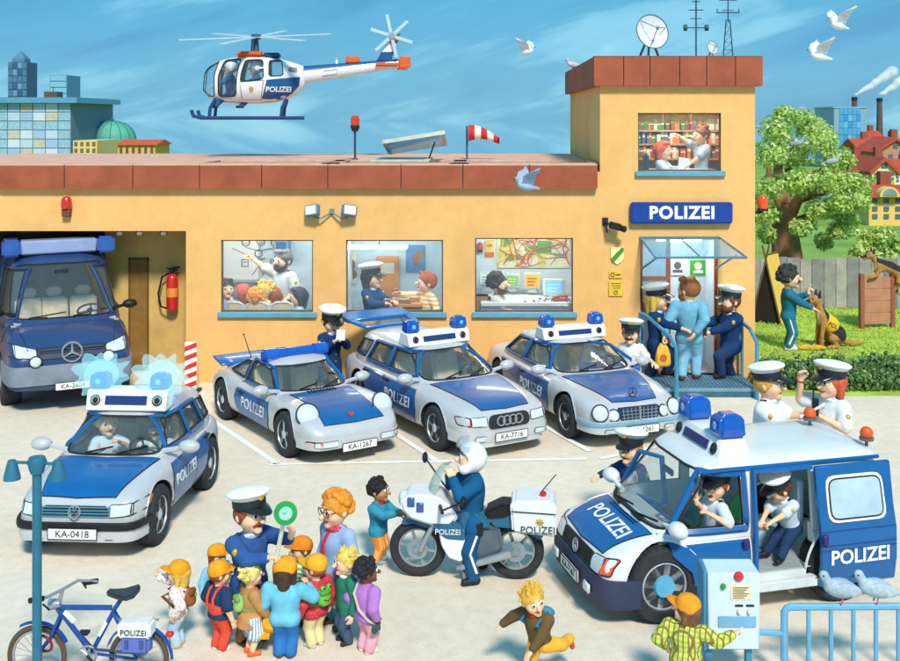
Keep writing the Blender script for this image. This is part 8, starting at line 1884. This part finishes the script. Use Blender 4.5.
# --- van crew
I=stand(631,540,429,-38,'officer with blond moustache standing by the far open door of the van',d=12.35,hh=.29,**OFF,hair=('short',(206,150,60)),stache=(206,150,60),rh=(-.3,-.14,.55))
vy=math.degrees(VRZ)+90
p=vwp(.42,.50,0); p.z=.33; H=1.08
I=person(p,H,vy,'laughing van driver in white cap leaning from the window',hh=.27,**SHIRT,hair=('short',(150,80,44)),hip=(0,0,.3),lf=(.07,-.34,.02),rf=(-.07,-.34,.02),lh=(.22,-.12,.545),le=(.8,.2,-.6),rh=(.05,-.2,.62),rcurl=(.4,.1,.9,1,1),rfdir=(0,-.2,1),head=(38,4,0),side=6,mouth='open')
p=vwp(-.70,.56,0); p.z=.515*VH-.0; H=.95
I=person(p,H,vy+22,'seated officer with forearms on his knees in the open van doorway',hh=.27,**SHIRT,hair=('short',YB),hip=(0,.08,.30),lean=22,lf=(.1,-.24,.0),rf=(-.1,-.22,.0),lh=(.06,-.3,.44),rh=(-.06,-.3,.42),lcurl=.7,rcurl=.7,le=(.8,.2,-.2),re=(-.8,.2,-.2),head=(-30,10,0))
p=vwp(.0,.1,0); o=held('signal_disc','green and white signalling disc hanging inside the van doorway','signal disc',vwp(-.02,.5,1.22),VRZ); mb=M(); mb.lathe([(.075,0),(.13,0),(.13,.015),(.075,.015)],(0,0,0),(0,1,0),26); mb.build('ring',mat((40,150,70),.5),o); mb=M(); mb.lathe([(0,0),(.073,0),(.073,.012),(0,.012)],(0,0,0),(0,1,0),22); mb.build('face',mat((226,236,226),.4),o); mb=M(); mb.tube([(0,.01,-.13),(0,.01,-.36)],.02,7); mb.build('handle',mat((220,216,196),.6),o)
o=held('megaphone','cream megaphone hanging beside the seated officer','megaphone',vwp(-.2,.35,1.02),VRZ); mb=M(); mb.lathe([(.03,-.1),(.04,0),(.06,.08),(.115,.18),(.12,.185),(.105,.18),(.05,.07),(.02,0)],(0,0,0),(.75,.6,-.25),20); mb.build('horn',mat((226,214,176),.5),o); mb=M(); mb.tube([(0,0,.03),(0,-.02,.22),(0,-.05,.4)],.014,5); mb.build('strap',mat((90,84,78),.7),o)

# --- officers in the estate car
VW0=Vector((-4.133,12.95,0)); VWM=Matrix.Translation(VW0)@Matrix.Rotation(-1.63,4,'Z'); vwy=math.degrees(-1.63)+90
def in_vw(x,y):return VWM@Vector((x*VWS[0],y*VWS[1],0))
p=in_vw(-.18,-.36); p.z=.14; I=person(p,1.15,vwy+34,'blond officer holding a radio telephone in the passenger seat',hh=.27,top=(PALE,'short'),epaul=True,hair=('curly',(236,196,80)),hip=(0,0,.3),lf=(.07,-.3,.05),rf=(-.07,-.3,.05),rh=(-.1,-.24,.56),lh=(.08,-.22,.6),female=True,collar=PALE)
p=in_vw(-.22,.36); p.z=.12; I=person(p,1.12,vwy-4,'driver with dark cap at the wheel of the estate car',hh=.27,**SHIRT,hair=('short',(70,50,40)),stache=(90,50,36),hip=(0,0,.3),lf=(.07,-.3,.05),rf=(-.07,-.3,.05),lh=(.1,-.28,.62),rh=(-.1,-.28,.62),lcurl=.9,rcurl=.9)

# --- motorcycle rider
H=143*MS*.93; p=Vector((fx(473,md_),md_,0))
I=person(p,H,-78,'motorcycle policeman in teal leathers closing the strap of his white helmet',hh=.215,bw=1.05,top=((24,88,132),'long',-.06),pants=((26,84,126),'long'),cap_='helmet',hair=None,belt=True,lh=(.075,-.17,.775),rh=(-.075,-.17,.775),le=(.8,-.3,-1),re=(-.8,-.3,-1),lcurl=.8,rcurl=.8,lf=(.13,-.02,0),rf=(-.14,.1,0),shoes=(30,32,36),head=(-8,-8,0))
for s in(1,):mb=M(); H=I['H']; kk=I['knee']['l']; mb.tube([Vector((.145,.0,.36))*H,kk+Vector((.055*H,0,0)),Vector((.185,-.01,.1))*H],.011*H,5); mb.build('stripe',WHITE,I['root'])
mb=M(); mb.box(Vector((.12,.02,.4))*H,Vector((.03,.06,.1))*H); mb.build('holster',BLACK,I['root'],bevel=.01)

# --- the school visit
I=stand(378,562,479,72,'curly haired child in teal jacket and orange striped trousers touching the motorcycle',hh=.265,bw=1.25,k=1.0,top=((54,140,170),'long',-.06),pants=((232,130,50),'long'),hair=('curly',(34,28,28)),skinm=SKIN_T,shoes=(110,160,200),rh=(-.12,-.28,.66),rcurl=.2,lh=(.1,-.26,.58),lcurl=.3,collar=(190,40,50)); CH=I['root']
for c in CH.children:
 if c.name.startswith('trousers'):c.data.materials[0]=stripes_mat((232,126,48),(244,176,84),34,'striped_cloth',0)
I=stand(249,641,487,52,'moustached policeman showing a green signalling disc to the children',hh=.25,bw=1.12,**mix(OFF,top=((50,88,148),'long',-.16),pants=((150,116,76),'long')),hair=('short',(150,72,40)),stache=(120,64,36),lh=(.10,-.30,.735),lcurl=.75,rh=(-.08,-.27,.66),rcurl=.95,lpn=(0,0,1),lfdir=(0,-.4,1))
o=held('signal_disc','round green signalling disc held up by the moustached policeman','signal disc',I['rg']); ax=Vector((.25,-1,.12)).normalized(); c=Vector((fx(285.5,9.25),9.25,fz(513,9.25)))-I['rg']
mb=M(); mb.lathe([(.055,0),(.098,0),(.098,.016),(.055,.016)],c,ax,30); mb.build('ring',mat((36,150,78),.45),o); mb=M(); mb.lathe([(0,0),(.054,0),(.054,.02),(0,.02)],c,ax,24); mb.build('lens',mat((28,66,72),.15,coat=.6),o); mb=M(); mb.lathe([(.05,0),(.056,0),(.056,.021),(.05,.021)],c,ax,24); mb.ell(c+ax*.02+Vector((-.01,0,.015)),.018); mb.build('lens_edge',mat((150,206,190),.3),o); mb=M(); mb.tube([c*.8,c*-.1],[.019,.021],8); mb.build('handle',mat((226,222,206),.6),o)
I=stand(337,640,492,-44,'teacher with curly orange hair glasses and red scarf among the children',hh=.25,bw=1.12,d=10.05,k=1.0,female=True,top=((150,180,222),'long',-.16),pants=((86,166,202),'tight'),shoes=(96,66,44),hair=('curly',(236,146,44)),glasses=(70,60,56),rh=(-.2,-.02,.44),lh=(.22,-.05,.42),head=(-6,6,0))
H=I['H']; mb=M(); lp_f=I['lp']; tl=I['tl']; SC=dots_mat((196,44,62),(244,224,220),60,.16,'dotted_scarf'); mb.torus(lp_f(0,-.005,tl+.012),(0,.2,1),.062*H,.024*H,20,8); mb.tube([lp_f(.0,-.075,tl-.0),lp_f(-.02,-.1,tl-.07),lp_f(-.03,-.1,tl-.16),lp_f(-.02,-.1,tl-.22)],[.018*H,.02*H,.024*H,.012*H],7); mb.tube([lp_f(.05,.02,tl+.01),lp_f(.12,.05,tl-.03),lp_f(.15,.06,tl-.1)],[.018*H,.022*H,.012*H],7); mb.build('scarf',SC,I['root'])
for s in('l','r'):pass
I=stand(179,646,557,-94,'child in pink dotted blouse and yellow cap waving at the left of the group',hh=.265,bw=1.3,top=((250,240,240),'long',-.07),tex=dots_mat((248,240,236),(226,120,140),38,.3,'dotted_cloth'),pants=((178,206,226),'flare'),shoes=(226,186,60),hair=('bob',(228,190,80)),cap_=('ball',ORANGE),rh=(-.06,-.36,.8),rcurl=.05,rpn=(0,-1,.2),rfdir=(0,-.25,1),lh=(.2,.02,.45)); backpack(I,-94,I['H'],(150,96,54),'brown leather rucksack on the waving child',sc=1.15)
I=stand(219,650,557,138,'child in red dungarees and orange cap seen from behind',hh=.265,bw=1.3,top=((36,64,96),'short',-.02),pants=((226,82,62),'flare'),shoes=(230,230,228),hair=('short',(150,70,40)),cap_=('ball',ORANGE),head=(-24,0,0),group='school children visiting the police yard'); H=I['H']; mb=M(); lp_f=I['lp']; tl=I['tl']
r=skin([elp(np.array(lp_f(0,0,tl*.3))/H,(.092*I['bw'],.08*I['bw'],.125),None,.02)],.012,[((0,0,1),np.array(lp_f(0,0,tl*.58))/H)]); link('bib',np_mesh('bib',[(r[0],r[1],0)],[CLOTH((226,82,62))],H),I['root']); B_=I['bw']
for q in(-1,1):mb.tube([lp_f(q*.06,.078*B_,tl*.4),lp_f(q*.052,.082*B_,tl*.72),lp_f(q*.06,.055*B_,tl*.98),lp_f(q*.064,.0,tl+.052),lp_f(q*.062,-.07*B_,tl*.9),lp_f(q*.06,-.086*B_,tl*.5)],.016*H,6)
mb.build('strap',CLOTH((226,82,62)),I['root'])
GRP='school children visiting the police yard'
stand(217,640,541,48,'brown haired child with orange cap half hidden beside the policeman',hh=.265,bw=1.3,d=10.15,top=((130,190,224),'long'),pants=((120,150,190),'long'),hair=('bob',(120,66,40)),cap_=('ball',(238,152,36)),group=GRP)
I=stand(250,654,562,122,'blond spiky haired child in brown jacket and striped skirt holding a cap',hh=.265,bw=1.25,k=1.0,top=((190,140,86),'long',-.09),pants=((210,224,236),'skirt'),shoes=(224,108,44),hair=('spiky',(240,214,130)),rh=(-.1,-.2,.36),rcurl=.8,lh=(.08,-.24,.6),mouth='smile',group=GRP); backpack(I,122,I['H'],(150,196,110),'green striped rucksack on the blond child',sc=1.0)
for c in I['root'].children:
 if c.name.startswith('skirt'):c.data.materials[0]=stripes_mat((236,240,242),(120,160,200),40,'striped_skirt',1)
o=held('yellow_cap','yellow cap held low by the blond child','cap',I['rg']+Vector((0,-.02,-.03))); mb=M(); mb.lathe([(.075,-.03),(.08,0),(.07,.04),(.035,.065),(0,.07)],(0,0,0),(.2,-.6,.7),16); mb.build('crown',CLOTH(ORANGE),o); mb=M(); mb.box((-.05,-.06,-.07),(.11,.08,.012),R=Matrix.Rotation(rad(40),3,'X')); mb.build('peak',CLOTH((226,150,40)),o,bevel=.004)
I=stand(285,657,553,176,'child in light blue jacket and jeans seen from the back with orange cap',hh=.26,bw=1.4,top=((112,190,218),'long',-.07),pants=((50,116,186),'flare'),shoes=(92,66,46),hair=('bob',(74,50,36)),cap_=('ball',ORANGE),lh=(.2,-.1,.44),rh=(-.2,-.16,.66),rcurl=.1,group=GRP)
I=stand(316,646,551,-130,'child in red patterned top with a green frog rucksack and yellow cap',hh=.265,bw=1.3,top=((206,62,74),'long',-.07),tex=dots_mat((196,50,66),(236,130,130),46,.2,'patterned_cloth'),pants=((232,214,160),'flare'),shoes=(190,216,232),hair=('short',(170,96,54)),cap_=('ball',(246,176,50)),head=(20,0,0),group=GRP); backpack(I,-130,I['H'],(104,190,74),'green frog shaped rucksack on the child in red',True,1.1)
stand(302,636,533,-58,'child in green striped shirt and orange cap behind the frog rucksack',hh=.265,bw=1.3,d=10.1,top=((190,224,150),'long'),tex=stripes_mat((226,238,214),(120,186,90),26,'striped_shirt'),pants=((90,130,90),'long'),hair=('short',(130,80,46)),cap_=('ball',(234,140,40)),group=GRP)
stand(347,644,549,-64,'blond boy in dark green jersey in front of the teacher',hh=.265,bw=1.3,d=9.72,k=1.0,top=((44,120,96),'long'),pants=((70,90,120),'long'),hair=('spiky',(236,200,96)),collar=(226,226,220),group=GRP)
I=stand(366,652,559,132,'dark curly haired girl in purple pullover and pink trousers with a shoulder bag',hh=.26,bw=1.35,k=1.0,top=((184,126,206),'long',-.06),pants=((240,166,182),'flare'),shoes=(226,230,232),hair=('curly',(36,34,40)),skinm=BROWN_SKIN,head=(-22,0,0),lh=(.17,.02,.42),rh=(-.19,.0,.42),group=GRP); H=I['H']; mb=M(); lp_f=I['lp']; tl=I['tl']; mb.tube([lp_f(.06,-.07,tl+.0),lp_f(.085,.02,tl+.05),lp_f(.05,.12,tl*.8),lp_f(-.06,.135,tl*.35),lp_f(-.15,.07,0),lp_f(-.17,.0,-.04)],.012*H,6,sq=1.5); mb.build('bag_strap',mat((206,186,160),.8),I['root'])
o=held('shoulder_bag','small dark green shoulder bag at the hip of the girl in purple','bag',I['root'].matrix_basis@(lp_f(-.19,.02,-.09)),rad(132)); mb=M(); mb.box((0,0,0),Vector((.05,.1,.1))*H); mb.build('bag',CLOTH((70,116,104)),o,bevel=.02,seg=2); mb=M(); mb.box(Vector((-.03,0,.02))*H,Vector((.012,.1,.06))*H); mb.build('flap',CLOTH((52,92,84)),o,bevel=.004)

# --- running boy, boy at the machine
I=stand(541,682,580,-42,'blond boy in brown jacket running across the yard',hh=.27,bw=1.2,k=1.0,top=((104,84,54),'long',-.05),pants=((238,172,60),'long'),shoes=(196,70,40),hair=('spiky',(236,176,66)),collar=(206,60,44),lean=14,rh=(-.38,-.14,.5),re=(-.4,.5,.6),rcurl=.15,rpn=(0,0,-1),lh=(.1,-.26,.44),lcurl=.2,lf=(.1,.34,.3),lk=(.2,-1,0),lfd=(.1,.3,-1),rf=(-.06,-.16,0),head=(64,2,0)); backpack(I,-42,I['H'],(64,150,190),'blue patterned rucksack on the running boy',sc=1.1)
I=stand(686,704,590,152,'boy in green checked shirt and orange cap pressing a machine button',hh=.25,bw=1.35,top=((196,210,84),'long',-.1),tex=checks_mat((206,220,96),(176,196,70),(130,112,60),24,'checked_cloth'),pants=((60,160,206),'long'),hair=('bob',(120,84,56)),cap_=('ball',(238,152,44)),head=(85,-4,0),rh=(-.40,-.12,.68),re=(-.3,.3,-1),rcurl=(.6,.02,1.1,1.1,1.1),lh=(.2,.0,.5))
